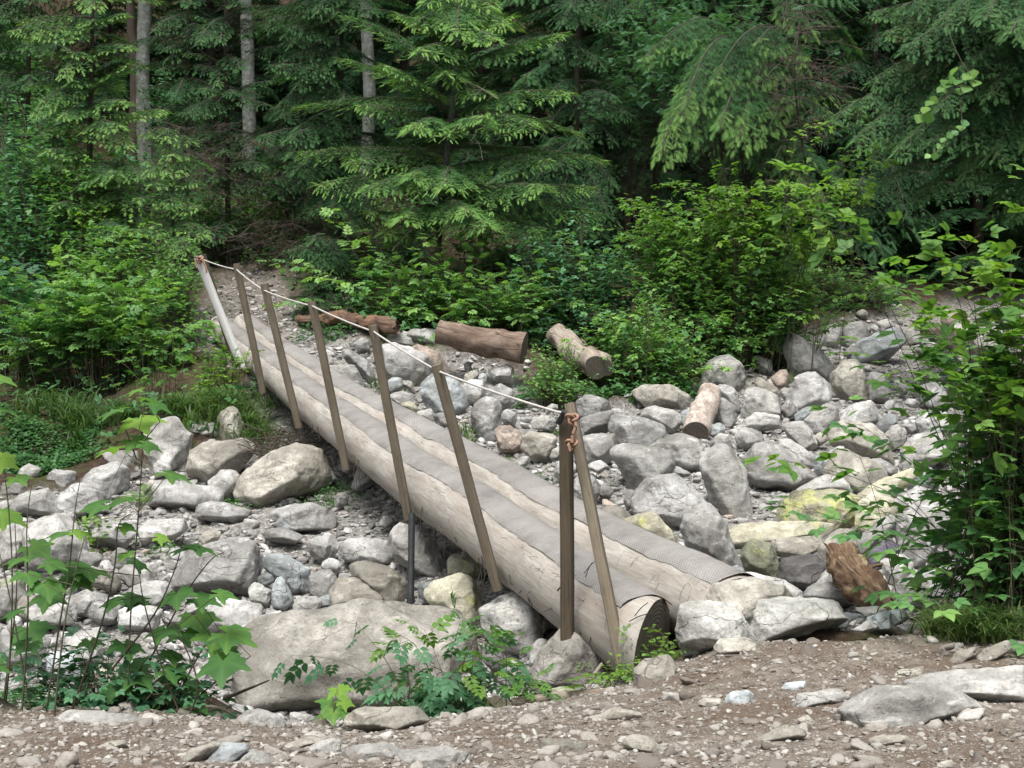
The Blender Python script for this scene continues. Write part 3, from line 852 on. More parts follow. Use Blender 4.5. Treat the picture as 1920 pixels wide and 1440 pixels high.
def hull_rock(planes, sub, p=22):
    D, Fc = ICO[sub]
    N = np.array([q[0] for q in planes]); O = np.array([q[1] for q in planes])
    s = np.maximum(D @ N.T / O[None, :], 1e-6)
    r = (s ** p).sum(1) ** (-1.0 / p)
    return D * r[:, None], Fc

RIGHT = np.array([1.0, 0, 0]); UPV = np.array([0, SP, CP]); FWD = np.array([0, CP, -SP])
ROCKS = []      # (object, pixel centre)
def rock_geom(poly, d, seed, flat=False, sub=4, tk=None):
    """poly: photo pixels; returns local vertices around the centre and centre point"""
    R = np.random.default_rng(seed)
    poly = np.array(poly, float)
    x, y = poly[:, 0], poly[:, 1]
    A = 0.5 * np.sum(x * np.roll(y, -1) - np.roll(x, -1) * y)
    if A > 0: poly = poly[::-1]
    cx, cy = poly.mean(0)
    # area centroid
    x, y = poly[:, 0], poly[:, 1]; x2, y2 = np.roll(x, -1), np.roll(y, -1)
    cr = x * y2 - x2 * y; A = cr.sum() / 2
    cx, cy = ((x + x2) * cr).sum() / (6 * A), ((y + y2) * cr).sum() / (6 * A)
    q = np.column_stack([(x - cx), -(y - cy)]) * d / F
    w_, h_ = np.ptp(q[:, 0]), np.ptp(q[:, 1])
    t = tk if tk else 0.5 * (0.55 * w_ + 0.45 * h_) * R.uniform(0.75, 1.0)
    if flat: t = max(t, 0.3 * w_)
    planes = []
    n = len(q)
    for k in range(n):
        a_, b_ = q[k], q[(k + 1) % n]
        e_ = b_ - a_
        L = np.linalg.norm(e_)
        if L < 1e-6: continue
        nn = np.array([e_[1], -e_[0]]) / L
        off = nn @ a_
        if off < 0: nn, off = -nn, -off
        off = max(off, 0.12 * min(w_, h_))
        for sg, lo, hi in ((-1, 8, 38), (1, 5, 30)):
            th = math.radians(R.uniform(lo, hi))
            if flat and nn[1] > 0.4: th = math.radians(R.uniform(48, 66)) if sg > 0 else math.radians(R.uniform(5, 15))
            N3 = (RIGHT * nn[0] + UPV * nn[1]) * math.cos(th) + FWD * sg * math.sin(th)
            planes.append((N3, off * math.cos(th) * 1.03))
    for sg in (-1, 1):
        for _ in range(3):
            v = R.normal(0, 0.33, 2)
            N3 = nrm(RIGHT * v[0] + UPV * (v[1] + (0.25 if sg < 0 else 0.4)) + FWD * sg)
            planes.append((N3, t * R.uniform(0.85, 1.1)))
    P_N = np.array([q_[0] for q_ in planes]); P_O = np.array([q_[1] for q_ in planes])
    for _ in range(15):      # extra broken facets on the side one sees and on top
        v = R.normal(0, 1, 3) * np.array([1, 0.6, 0.9]); N3 = nrm(RIGHT * v[0] + UPV * (abs(v[2]) * 0.8 - 0.1) - FWD * (abs(v[1]) + 0.15))
        s_ = np.maximum(ICO[2][0] @ P_N.T / P_O[None], 1e-6).max(1)
        planes.append((N3, ((ICO[2][0] / s_[:, None]) @ N3).max() * R.uniform(0.76, 0.975)))
    V, Fc = hull_rock(planes, sub, R.choice([50, 80, 120]))
    sz = (w_ + h_) / 2
    dirs = nrm(V)
    f1 = fbm(V / sz * 2.2 + seed, 3, seed % 97)
    f2 = fbm(V / max(sz, 0.3) * 7 + seed, 4, seed % 89)
    rid = 1 - np.abs(fbm(V / sz * 3.1 + seed * 2, 3, seed % 83))
    # layered breaks along a random bedding plane
    bn = nrm(R.normal(0, 1, 3)); lay = V @ bn / sz * 6
    stp = (lay - np.floor(lay))
    V = V + dirs * (f1 * 0.028 * sz + f2 * 0.012 * sz + (rid ** 3 - 0.6) * 0.025 * sz + (stp * (1 - stp) - 0.17) * 0.03 * sz)[:, None]
    return V, Fc, (cx, cy), t

TINT = {'B': (0.80, 0.77, 0.71, 1), 'k': (0.62, 0.6, 0.56, 1), 'g': (1, 1, 1, 1), 'w': (1.26, 1.27, 1.27, 1), 'b': (0.98, 1.08, 1.14, 1), 'd': (0.42, 0.41, 0.42, 1), 't': (1.04, 1.0, 0.90, 1), 'y': (1.15, 1.12, 0.9, 0.86),
        'm': (0.7, 0.74, 0.55, 0.92), 'r': (1.02, 0.86, 0.76, 1), 'l': (1.07, 1.07, 1.045, 1), 'p': (0.34, 0.31, 0.42, 1), 'Y': (1.1, 1.08, 0.8, 0.7)}
ZONE = {'F': (1280, 480), 'E': (640, 480), 'G': (1280, 960), 'H': (640, 960), 'I': (0, 960), 'D': (0, 480), 'Z': None}
COLW = {'B': 'brownish grey', 'k': 'dark grey', 'g': 'grey', 'w': 'white', 'b': 'bluish grey', 'd': 'dark', 't': 'tan', 'y': 'yellow-lichened', 'm': 'mossy', 'r': 'reddish', 'l': 'pale grey', 'p': 'dark purple', 'Y': 'yellow-lichened'}
def parse(lines):
    out = []
    for ln in lines.strip().splitlines():
        ln = ln.strip()
        if not ln: continue
        parts = ln.split('|')
        z, col = parts[0][0], parts[0][1]
        flags = parts[0][2:]
        nums = list(map(float, parts[1].split()))
        pts = [(nums[k], nums[k + 1]) for k in range(0, len(nums), 2)]
        if ZONE[z]: pts = [(ZONE[z][0] + a_ / 3, ZONE[z][1] + b_ / 3) for a_, b_ in pts]
        out.append((pts, col, flags, parts[2] if len(parts) > 2 else None, parts[3] if len(parts) > 3 else None))
    return out
ROCK_TXT = '''
Fb|935 560 1000 490 1190 405 1250 430 1240 490 1130 560 990 590|large slanted slab with a black hollow under its right end|the slanted slab
Fg|580 450 650 440 720 510 840 590 860 640 810 690 620 650 570 540|long hunched grey boulder left of the slanted slab|the hunched boulder
Ft|840 690 950 585 1010 610 1050 700 1040 790 930 790|tan wedge-shaped rock below the slanted slab|the tan wedge rock
Fg|590 790 640 700 730 655 800 680 840 760 800 830 680 850 620 830|rounded mottled boulder with a grass tuft growing at its left|the tufted boulder
Fl|110 640 180 565 270 560 350 640 320 730 200 735 120 700|pale pitted boulder at the foot of the green bank|the pitted boulder
Fg|780 470 810 400 880 380 890 450 850 500 800 495
Fg|895 430 930 375 1000 370 1050 430 1020 490 950 500 905 480
Ft|410 700 440 685 540 740 545 770 500 780 430 750
Fl|340 850 360 760 410 740 540 800 560 880 450 900 330 900
Fg|200 800 300 870 305 910 250 945 180 940 165 870
Fg|170 735 220 725 310 760 330 850 290 860 200 790
Fg|555 850 590 810 630 830 650 870 610 890 570 885
Fw|810 950 880 880 980 820 1080 815 1125 880 1120 930 1000 940 850 970|smooth bluish white slab in the middle of the right creek bed|the white slab
Fg|690 930 760 870 860 820 890 850 820 950 830 1000 740 980
Fl|570 930 700 930 760 1040 700 1070 640 1050
Ft|830 975 920 930 1050 950 1110 1010 1190 1150 1090 1160 850 1060|big angular brown-grey boulder directly in front of the white slab|the angular brown boulder
Fb|1085 950 1150 890 1205 890 1210 940 1160 980 1100 985
Fl|1130 1010 1160 960 1210 950 1260 980 1240 1040 1170 1070
Fl|1240 1090 1330 1010 1500 990 1520 1100 1350 1170 1260 1150
Fw|1320 920 1420 880 1510 880 1510 990 1350 1000
Fl|545 1040 610 1030 740 1110 740 1150 700 1170 600 1110
Fl|355 1150 420 1070 510 1050 600 1090 740 1200 755 1250 640 1300 440 1260 370 1210|smooth egg-shaped pale boulder right of the tall standing boulder|the egg-shaped boulder
Ft|790 1220 850 1110 900 1090 1100 1180 1150 1240 1060 1290 950 1300|smooth tan boulder between the egg-shaped boulder and the leafy bush|the smooth tan boulder
Fg|775 1110 850 1070 910 1080 900 1100 850 1110 800 1160
Fg|1060 1150 1130 1140 1210 1190 1150 1230 1110 1190
Fl|100 1130 170 1065 270 1080 330 1140 340 1260 400 1380 370 1440 200 1430 130 1290|tall standing grey boulder with a narrow top, dark gap at its foot|the tall standing boulder
Fl|600 1330 700 1270 790 1230 900 1250 960 1320 800 1330 650 1340
FY|550 1440 640 1330 740 1310 900 1320 1000 1380 980 1440 900 1520 620 1500|boulder coated in bright yellow-green lichen|the yellow lichen boulder
Fy|960 1300 1140 1220 1220 1200 1310 1270 1280 1320 1100 1330 1000 1390
Fy|980 1430 1090 1330 1160 1360 1210 1430 1250 1500 1100 1560 980 1500|cream and green boulder leaning right of the yellow lichen boulder|the cream boulder
Fw|1180 1380 1330 1300 1440 1330 1550 1420 1500 1560 1250 1500|white boulder half hidden by the leafy bush at right|the half hidden white boulder
Fg|1050 700 1070 655 1130 680 1180 750 1130 795 1060 780
Fg|1190 700 1240 700 1285 750 1230 770 1190 740
Fm|1060 130 1130 125 1200 170 1190 210 1080 200|mossy boulder under the dark conifer, beside the ferns|the mossy bank boulder
Fg|1030 230 1060 215 1085 250 1060 280 1030 270
Fl|1090 370 1150 355 1195 400 1130 430 1100 410
Fl|1255 430 1300 390 1370 400 1330 470 1265 480
Fb|630 890 680 850 770 845 770 880 690 910 640 915
Fg|1250 680 1320 690 1340 730 1280 720
Fl|300 960 400 880 520 890 560 950 400 970
Fb|150 960 200 940 240 965 210 1005 150 1000
Fb|735 1140 770 1120 795 1160 770 1220 740 1190
Fl|1225 1180 1280 1145 1360 1170 1300 1220 1240 1210
Fr|500 690 560 640 600 670 590 730 540 740|small reddish rock beside the grass tuft left of the rounded mottled boulder|the reddish rock
Fg|1340 730 1420 700 1480 760 1440 830 1350 820
Ft|1330 640 1400 630 1480 660 1450 700 1360 700
Eg|225 510 290 490 400 520 510 600 470 660 400 700 260 650 230 590|large dark-cracked boulder behind the fifth rail post|the cracked boulder
Eg|10 540 80 530 160 600 185 660 150 690 60 610
Eg|70 490 110 460 160 480 160 520 100 530
El|270 450 330 420 400 440 420 500 340 490 240 500
Eg|370 430 440 410 540 420 565 470 520 520 440 480 400 440|grey rock touching the left end of the sawn fallen log|the rock at the sawn log's end
El|-90 640 -60 610 70 610 120 680 110 740 30 710 -80 690
Eb|450 720 520 660 630 690 710 810 620 870 520 840|pale green-grey boulder standing behind the near rail post|the pale greenish boulder
Er|400 510 450 500 580 560 610 620 520 640 480 560
Eg|730 840 800 795 880 820 900 930 850 1010 780 1000 740 920|grey boulder with hanging grass at its left side|the grass-draped boulder
Eg|830 740 900 720 975 760 970 810 900 850 840 790
Eg|270 780 350 760 420 780 430 830 340 830
Ey|340 830 400 820 440 860 410 890
El|425 880 500 860 520 910 500 930 440 900
Eg|520 890 600 880 610 950 540 940
Er|865 980 930 955 1010 1000 1020 1060 980 1085 900 1080|brown rock right of the small bright fern by the logs|the brown rock
Et|1015 1040 1080 990 1190 1010 1210 1070 1150 1130 1050 1120
Eg|1325 820 1390 780 1480 800 1520 860 1440 890 1350 890
Eg|1340 920 1440 880 1550 870 1520 960 1380 990 1350 960
Eg|1510 920 1580 890 1700 930 1820 960 1760 1060 1560 1050 1520 980|speckled grey boulder in the row behind the pointed boulder|the speckled boulder
Eg|1340 1030 1400 1000 1530 1000 1550 1070 1480 1150 1390 1150|dark speckled rock just right of the leaning end post|the dark speckled rock
El|1520 1080 1610 1060 1780 1090 1870 1160 1700 1300 1660 1290|large pale boulder with a pointed left end|the pointed boulder
El|1740 1080 1800 1000 1920 1000 2040 1040 1990 1170 1920 1180
Eg|1700 1260 1760 1190 1840 1165 1930 1200 1960 1260 1800 1240
Eg|1640 1390 1700 1290 1800 1230 1910 1260 2050 1380 2080 1430 1900 1500 1700 1480|broad rounded boulder with a dark shaded front below the pointed boulder|the broad rounded boulder
Et|1645 760 1720 735 1850 725 1960 790 1930 850 1740 840|flat-topped light boulder overhanging a dark gap left of the birch-like stub|the overhanging boulder
El|1690 850 1780 845 1900 880 1910 920 1850 980 1740 930
Eg|1310 1240 1400 1230 1450 1290 1420 1380 1320 1380
Ew|1380 1180 1450 1150 1500 1180 1450 1210
Eg|830 640 930 610 970 640 950 700 860 690
El|690 610 720 600 740 640 710 660
El|1070 930 1150 900 1210 930 1180 970 1090 960
Gl|0 20 60 -40 100 -40 170 -20 260 150 350 320 250 310 100 230 0 130|steep grey boulder against the far log's right side|the steep grey boulder
Gy|240 80 300 60 600 55 820 70 850 110 740 150 500 150 330 180 250 140|long flat yellowish slab below the yellow lichen boulder|the flat yellowish slab
Gm|330 220 400 155 500 160 555 270 550 330 450 350 360 310|round olive-brown boulder with a yellow lichen cap|the olive boulder
Gt|510 160 640 150 800 135 740 210 620 250 540 230
Gd|540 350 580 270 700 240 790 280 820 340 700 410 570 380|dark wet boulder left of the rotten stump|the dark wet boulder
Gt|760 190 820 120 920 100 980 180 950 250 860 240 800 310
Gg|960 150 1100 60 1220 20 1220 110 1100 180 990 240
Gp|1040 240 1130 160 1210 150 1220 220 1130 260 1050 290|dark purple shiny rock behind the rotten stump|the purple rock
Gl|1120 270 1160 240 1240 240 1300 290 1290 350 1200 400 1140 330
Gw|1180 460 1220 390 1300 340 1450 330 1440 470 1300 500 1200 510|bright white sloping rock right of the rotten stump|the bright white rock
Gg|1220 0 1350 -20 1480 0 1480 120 1400 220 1290 260 1230 200|tall blocky boulder partly behind the bush, above the bright white rock|the blocky boulder
Gg|690 460 760 405 860 400 950 450 990 510 880 510 720 480|rounded grey boulder touching the foot of the rotten stump|the stump-foot boulder
Gg|730 400 830 320 850 380 780 400
Gt|140 500 180 410 380 370 550 420 620 470 500 560 200 560|low brown-speckled rock at the far log's near end|the low brown-speckled rock
Gl|-30 640 0 520 100 505 300 530 430 690 420 720 200 725 60 725 -20 715|big smooth boulder capping the near ends of the logs|the end-cap boulder
Gl|310 500 360 480 680 480 870 510 910 550 800 620 640 660 470 700 380 690 300 560|long smooth pale boulder beside the trail right of the logs|the long trailside boulder
Gbf|640 660 760 580 990 560 1030 600 980 650 930 680 720 740 660 720|tilted flat bluish slab at the edge of the trail|the tilted trail slab
Gl|980 540 1100 530 1150 560 1040 590
Gb|1040 600 1170 560 1180 640 1090 640
Gb|1170 560 1250 540 1270 590 1190 620
Gw|965 660 1030 615 1090 650 1040 665
Gg|1330 640 1370 610 1410 620 1410 660 1350 670
Gl|-10 730 60 710 140 750 160 790 80 800 0 790
Gt|185 760 220 720 350 710 420 750 380 790 230 790
Gl|330 340 420 340 560 380 680 450 600 470 450 420
Glf|870 1080 960 1000 1250 970 1500 1010 1690 1030 1550 1120 1240 1220 920 1190|broad front lobe of the bedrock outcrop in the trail|the outcrop lobe
Glf|1230 980 1520 890 1920 860 1990 900 1990 1070 1700 1080 1500 1010|long pale bedrock outcrop running out of the picture at right|the long outcrop
Glf|600 1080 640 1020 800 990 940 990 900 1050 780 1090 620 1110
Gtf|1500 880 1600 850 1760 855 1780 875 1600 895
Gtf|1590 850 1680 760 1780 720 1860 770 1740 800 1650 850|pointed half-buried rock below the leafy bush|the half-buried pointed rock
Gg|1470 780 1520 735 1580 740 1550 770
Gtf|1480 850 1530 780 1640 760 1660 800 1560 850
Gtf|1185 910 1230 880 1350 880 1320 920 1200 930
Gtf|80 1070 130 1045 200 1050 230 1080 170 1090
Gbf|220 1080 290 1010 380 1000 410 1050 380 1080 260 1095|small slaty wedge lying in the open trail dirt|the slaty wedge
Gbf|550 990 580 960 700 950 690 990 600 1000
Gtf|400 1290 560 1200 700 1240 620 1270 440 1290
Gtf|1040 1290 1100 1250 1250 1260 1300 1300 1180 1310 1100 1310
Gtf|640 1160 700 1140 750 1180 680 1200
Gtf|1440 1410 1500 1390 1550 1440 1430 1440
ZB|440 1290 455 1215 520 1160 640 1135 790 1130 870 1160 890 1250 885 1325 700 1350 520 1350|huge boulder under the support pipe, the biggest rock in view|the huge boulder
Hl|780 560 900 470 1000 470 1110 570 1130 680 1050 780 900 740 790 640|white and black lichened boulder under the near log|the lichened boulder
Hk|1030 880 1160 790 1240 680 1340 740 1480 850 1500 990 1350 1000 1050 930|dark-bellied boulder wedged beneath the upright end post|the wedged boulder
Hl|1060 800 1100 720 1170 715 1160 790 1080 830
Hy|470 490 600 390 750 350 790 440 780 570 720 620 640 540 480 500|cream angular boulder right behind the huge boulder|the cream angular boulder
Hy|600 250 680 240 760 270 800 340 680 370 600 340
Hl|270 120 330 70 480 110 590 280 560 330 430 300 300 220|tall pale rock just right of the support pipe's top|the rock behind the pipe
Hg|0 150 120 145 270 170 330 260 150 270 0 250|flat dark grey slab left of the support pipe|the flat pipe-side slab
Ht|50 310 150 280 280 320 370 380 350 480 240 490 130 390
Ht|0 380 60 370 200 450 240 500 100 530 -60 550 -100 520
Hb|440 460 430 420 520 390 540 430 470 480
Ht|1650 880 1700 830 1830 810 1880 860 1860 950 1740 960 1650 960|blunt tan rock at the foot of the near log, trail side|the blunt tan rock
Htf|10 1150 60 1110 200 1090 400 1090 480 1120 500 1170 440 1200 280 1180 100 1230 20 1200|loaf-shaped rock on the trail edge below the huge boulder|the loaf-shaped rock
Htf|1300 1200 1450 1110 1600 1095 1700 1120 1700 1160 1560 1140 1400 1170|shark-fin rock poking out of the trail dirt|the fin rock
Htf|1530 1220 1600 1180 1680 1200 1640 1230
Htf|1090 1330 1140 1270 1300 1275 1400 1300 1380 1350 1200 1350
Htf|1580 1290 1650 1250 1720 1265 1840 1330 1780 1350 1620 1320
Hlf|0 1330 80 1310 260 1290 370 1330 260 1390 60 1410|left of two broad flat rocks at the bottom edge|the left flat trail rock
Hlf|260 1370 350 1330 560 1310 680 1340 740 1380 700 1410 300 1430|right of two broad flat rocks at the bottom edge|the right flat trail rock
Htf|780 1150 860 1140 920 1170 860 1190 790 1180
Htf|970 1060 1050 1035 1400 1010 1520 1020 1300 1070 1000 1100
Hbf|560 1130 640 1080 690 1090 620 1140
Htf|1260 1360 1330 1350 1340 1400 1270 1400
Hr|920 910 980 890 1030 920 1000 950 930 940
Hd|800 820 900 790 930 850 860 880
Hd|880 950 940 900 1010 960 960 1010
Hm|1180 1000 1260 985 1330 1010 1280 1040
Hy|1600 50 1640 20 1760 0 1890 130 1860 180 1720 110|yellowish rock wedged against the far log's right edge|the wedged yellowish rock
Il|1310 1180 1360 1130 1450 1115 1560 1150 1600 1190 1480 1210 1330 1200
Ilf|300 1140 420 1110 540 1120 700 1150 1000 1200 900 1220 480 1215 330 1180|long low slab along the trail edge below the thimbleberry|the long low slab
Il|170 300 130 100 290 20 380 30 470 150 490 230 350 310|big light boulder behind the thimbleberry stems at far left|the big left boulder
Il|0 90 130 60 190 120 150 250 0 280
Ig|490 100 560 50 740 60 760 120 680 190 530 170
Il|780 100 860 50 1000 40 1040 90 960 140 820 160
Ig|950 380 1000 280 1200 160 1350 150 1440 240 1430 380 1320 440 1100 430|big undercut boulder left of centre in the gravel|the undercut boulder
Ib|1480 240 1600 250 1740 330 1740 410 1650 420 1500 310
Ig|1740 340 1850 330 1910 400 1920 460 1820 480 1740 450
Il|1400 420 1440 400 1530 450 1510 500 1430 490
Ib|1530 380 1580 370 1640 480 1590 520 1530 500
Iw|1130 540 1190 480 1440 530 1470 610 1400 660 1230 660 1150 640|white flat-topped boulder with a yellow lower edge|the white flat-topped boulder
Il|1450 600 1560 560 1600 600 1520 670 1460 650
Ib|1760 500 1880 460 1890 520 1820 540
Iw|1820 550 1880 525 1895 560 1840 580
Ig|1490 100 1600 90 1700 130 1650 160 1510 150
Ib|1550 60 1590 25 1660 70 1630 95 1570 90
Ig|1730 200 1760 140 1860 130 1900 200 1860 260 1780 240
Ig|1520 20 1600 -40 1750 -50 1880 20 1860 70 1650 80
Il|350 760 400 700 550 670 600 730 540 820 430 840
Iy|500 900 560 850 640 860 700 930 640 990 540 960
Iw|720 440 850 390 930 400 960 460 880 510 760 490|bright white boulder behind the thimbleberry's middle stems|the bright left boulder
Il|650 350 720 290 860 300 880 380 760 400
Il|380 480 480 440 540 480 500 560 400 560
Il|160 560 250 500 420 500 400 600 250 620
Iw|660 560 760 520 900 540 860 640 700 640
Im|0 380 130 370 130 460 0 470
Il|690 850 800 820 860 880 780 930 700 900
Ib|260 820 330 790 440 800 450 920 280 920
Iw|0 700 180 690 260 740 200 800 0 830
Il|650 1000 800 970 860 1030 700 1060
Ibf|1120 1430 1250 1300 1380 1290 1410 1320 1240 1440|split grey slab at the bottom edge, left of centre|the split slab
Ilf|1240 1450 1420 1330 1520 1380 1590 1410 1560 1450
Itf|930 1440 1080 1340 1240 1290 1260 1310 1130 1390 980 1440
Itf|520 1340 620 1290 700 1280 720 1310 600 1360
Itf|1600 1310 1730 1260 1860 1260 1850 1290 1700 1330 1620 1320
Ilf|1730 1340 1800 1300 1920 1270 1920 1360 1800 1370
Itf|0 1420 120 1390 180 1440 0 1440
Dl|790 990 850 930 990 910 1080 1010 1040 1150 980 1190 860 1140 800 1070|grey boulder under the low lime-green thimbleberry leaf|the boulder behind the lime leaf
Dg|1060 960 1110 935 1220 940 1240 1010 1150 1050 1080 1030
Dt|1220 930 1300 850 1330 880 1400 1000 1420 1040 1300 1050 1240 1010|peaked tan rock standing in the long grass|the peaked rock
Dt|1045 1110 1140 1070 1350 1030 1430 1070 1420 1110 1320 1210 1170 1250 1070 1190|rounded yellow-grey boulder left of the twig pile|the rounded boulder by the twig pile
Dt|1320 1280 1400 1180 1560 1080 1720 1060 1830 1110 1850 1180 1790 1290 1480 1390 1380 1350|large brown-topped boulder under the bridge covered with fallen twigs|the twig-covered boulder
Dg|1050 1060 1080 1040 1170 1045 1150 1080 1070 1100
Dg|450 1270 560 1180 640 1160 710 1200 715 1280 640 1330 520 1320|lichen-spotted boulder with a rusty brown patch|the rusty-patched boulder
Dl|570 1160 640 1110 740 1095 780 1160 770 1220 710 1230 660 1160
Dg|300 1370 390 1290 450 1280 570 1330 540 1400 430 1430 320 1440
Dl|30 1420 120 1340 250 1310 290 1350 330 1440 60 1440
Dg|260 1240 320 1200 420 1210 420 1270 350 1300 270 1270
Dg|0 1300 80 1250 150 1280 130 1330 0 1340
Dl|100 1200 160 1170 220 1190 200 1230 110 1230
Dg|850 1320 900 1270 1000 1260 1230 1310 1240 1360 1090 1400 900 1380|low flat-topped boulder below the two rounded bank boulders|the low flat-topped boulder
Dg|860 1190 890 1150 960 1190 950 1220 880 1230
Dg|1100 1430 1180 1380 1260 1390 1400 1440 1300 1480 1150 1470
Dl|0 1380 90 1370 60 1420 0 1430
'''
LAND = [(px, py, ph) for px, py, ph in (
    (770, 1050, "the support pipe"), (1180, 1200, "the foot of the leaning end post"), (900, 645, "the sawn fallen log"), (650, 600, "the red rotten log"),
    (1310, 770, "the birch-like stub"), (1620, 1090, "the rotten stump"), (1400, 1110, "the near end of the far log"))]
RL = parse(ROCK_TXT)
for pts, col, fl, lab, ph in RL:
    if ph:
        c = np.mean(pts, 0); LAND.append((c[0], c[1], ph))
used = set()
def auto_label(cx, cy, wpx, hpx, col, size, small=False):
    sw = 'huge' if size > 1.2 else 'large' if size > 0.7 else 'medium' if size > 0.42 else 'small' if size > 0.2 else 'tiny'
    shp = 'flat' if wpx > 2.0 * hpx else 'upright' if hpx > 1.15 * wpx else 'blocky' if wpx < 1.3 * hpx else 'oblong'
    noun = 'stone' if size < 0.35 else 'rock'
    order = sorted(LAND, key=lambda l: (l[0] - cx) ** 2 + (1.5 * (l[1] - cy)) ** 2)
    def rel(l, fine=0):
        dx, dy = cx - l[0], cy - l[1]
        v = 'behind' if dy < 0 else 'in front of'
        h = 'right' if dx > 0 else 'left'
        if abs(dx) > 2.2 * abs(dy): return f"{h} of {l[2]}"
        if abs(dy) > 1.6 * abs(dx): return f"{v} {l[2]}"
        return f"{v} and {h} of {l[2]}".replace('in front of and', 'in front and to the').replace('behind and', 'behind and to the')
    cands = [f"{sw} {COLW[col]} {shp} {noun} {rel(order[0])}"]
    for k in (1, 2, 3, 4):
        cands.append(f"{sw} {COLW[col]} {noun} {rel(order[0])} and nearer than {order[k][2]}" if False else f"{sw} {COLW[col]} {shp} {noun} between {order[0][2]} and {order[k][2]}")
    for k in (1, 2, 3):
        cands.append(f"{sw} {COLW[col]} {shp} {noun} {rel(order[k])}")
    for w_ in ('next', 'farther', 'outlying'):
        for k in (0, 1, 2):
            cands.append(f"{w_} {sw} {COLW[col]} {shp} {noun} {rel(order[k])}")
    for c in cands:
        if len(c.split()) <= 16 and c not in used:
            used.add(c); return c
    c = cands[0] + " at the edge"
    k = 0
    while c in used:
        k += 1; c = cands[min(k, len(cands) - 1)] + " half buried"
        if k > 20: break
    used.add(c)
    return c
def make_rock(pts, col, flat, label, seed, sub=None, depth=None, noun=None, group=None, tk=None):
    p = np.array(pts)
    x0, x1, y0, y1 = p[:, 0].min(), p[:, 0].max(), p[:, 1].min(), p[:, 1].max()
    low = p[p[:, 1] > y1 - 0.25 * (y1 - y0)]
    bx = low[:, 0].mean()
    gp, d = hit(bx, y1 - 0.10 * (y1 - y0))
    if depth: d = depth
    w_, h_ = (x1 - x0) * d / F, (y1 - y0) * d / F
    size = max(w_, h_)
    g_ = 1.0 if flat else 1.07
    mx_, my_ = (x0 + x1) / 2, (y0 + y1) / 2
    pts = [(mx_ + (a_ - mx_) * g_, my_ + (b_ - my_) * g_) for a_, b_ in pts]
    x0, x1 = mx_ - (mx_ - x0) * g_, mx_ + (x1 - mx_) * g_
    y0, y1 = my_ - (my_ - y0) * g_, my_ + (y1 - my_) * g_
    h0 = y1 - y0
    y_foot = y1
    pts = [(a_, b_ + (0.30 if flat else 0.24) * min(h0, 90) * max(0, (b_ - (y0 + 0.45 * h0)) / (0.55 * h0))) for a_, b_ in pts]
    y1 = max(b_ for _, b_ in pts)
    if sub is None: sub = 5 if (x1 - x0) > 150 else 4 if (x1 - x0) > 45 else 3
    V, Fc, (cx, cy), t = rock_geom(pts, d, seed, flat, sub, tk)
    d2 = d + t * (0.5 if flat else 0.45)
    V = V * (d2 / d)
    V = V * 1.0
    # keep the traced outline: match the width and height seen from the front
    pu, pv = V @ RIGHT, V @ UPV
    tu0, tu1, tv0, tv1 = (x0 - cx) * d2 / F, (x1 - cx) * d2 / F, (cy - y1) * d2 / F, (cy - y0) * d2 / F
    nu = (pu - pu.min()) / np.ptp(pu) * (tu1 - tu0) + tu0
    nv = (pv - pv.min()) / np.ptp(pv) * (tv1 - tv0) + tv0
    V = V + (nu - pu)[:, None] * RIGHT + (nv - pv)[:, None] * UPV
    loc = P(cx, cy, d2)
    me = make_mesh("rock", V, [Fc], M['rock'], True)
    nm = noun or ("boulder" if size > 0.55 else "rock")
    o = link(nm, me)
    o.location = tuple(loc)
    tc = list(TINT[col]); R = np.random.default_rng(seed + 5)
    j_ = R.uniform(0.86, 1.12)
    if flat: j_ = 1.0
    o.color = (tc[0] * j_, tc[1] * j_, tc[2] * j_, tc[3])
    if label: used.add(label)
    tag(o, label or auto_label(cx, cy, x1 - x0, y1 - y0, col, size), nm, group or ("rocks and boulders on the creek bed" if not flat else "rocks set in the trail"))
    ROCKS.append((cx, cy, x1 - x0, y1 - y0, loc, size, t))
    return o
DEPTHS = {'the low brown-speckled rock': 8.6, 'the end-cap boulder': 8.35, 'the long trailside boulder': 8.5, 'the tilted trail slab': 8.8, 'the stump-foot boulder': 10.0}
for q, (pts, col, fl, lab, ph) in enumerate(RL):
    dep = DEPTHS.get(ph)
    if lab and 'upright end post' in lab: dep = 9.1
    tk_ = None
    if ph == 'the huge boulder': dep, tk_ = 10.1, 1.15
    make_rock(pts, col, 'f' in fl, lab, 100 + q, depth=dep, tk=tk_)

# about a hundred more loose stones, each its own thing, between the traced ones
spots = []
R = np.random.default_rng(5)
tries = 0
WH = [(x, y, w_, h_) for x, y, w_, h_, *_ in ROCKS]
n_extra = 300 - len(ROCKS) - 2
while len(spots) < n_extra and tries < 20000:
    tries += 1
    px, py = (R.uniform(1130, 1900), R.uniform(590, 1130)) if R.random() < 0.55 else (R.uniform(0, 780), R.uniform(880, 1180)) if R.random() < 0.7 else (R.uniform(640, 1150), R.uniform(640, 900))
    gp, d = hit(px, py)
    if weight(CREEK, gp[:1], gp[1:2], 0.2, 3)[0] < 0.7: continue
    s = R.uniform(0.14, 0.38)
    w_ = s * F / d
    if 440 < px < 780 and 930 < py < 1100 and s > 0.17: continue
    if any(abs(px - a_) < (w_ + c_) * 0.34 and abs(py - b_) < (w_ * 0.7 + e_) * 0.33 for a_, b_, c_, e_ in WH): continue
    # keep clear of the logs
    lx = np.interp(py, [640, 1200], [520, 1330]); hw = np.interp(py, [640, 1200], [60, 190])
    if abs(px - lx) < hw: continue
    WH.append((px, py, w_, w_ * 0.7)); spots.append((px, py, w_, s, d))
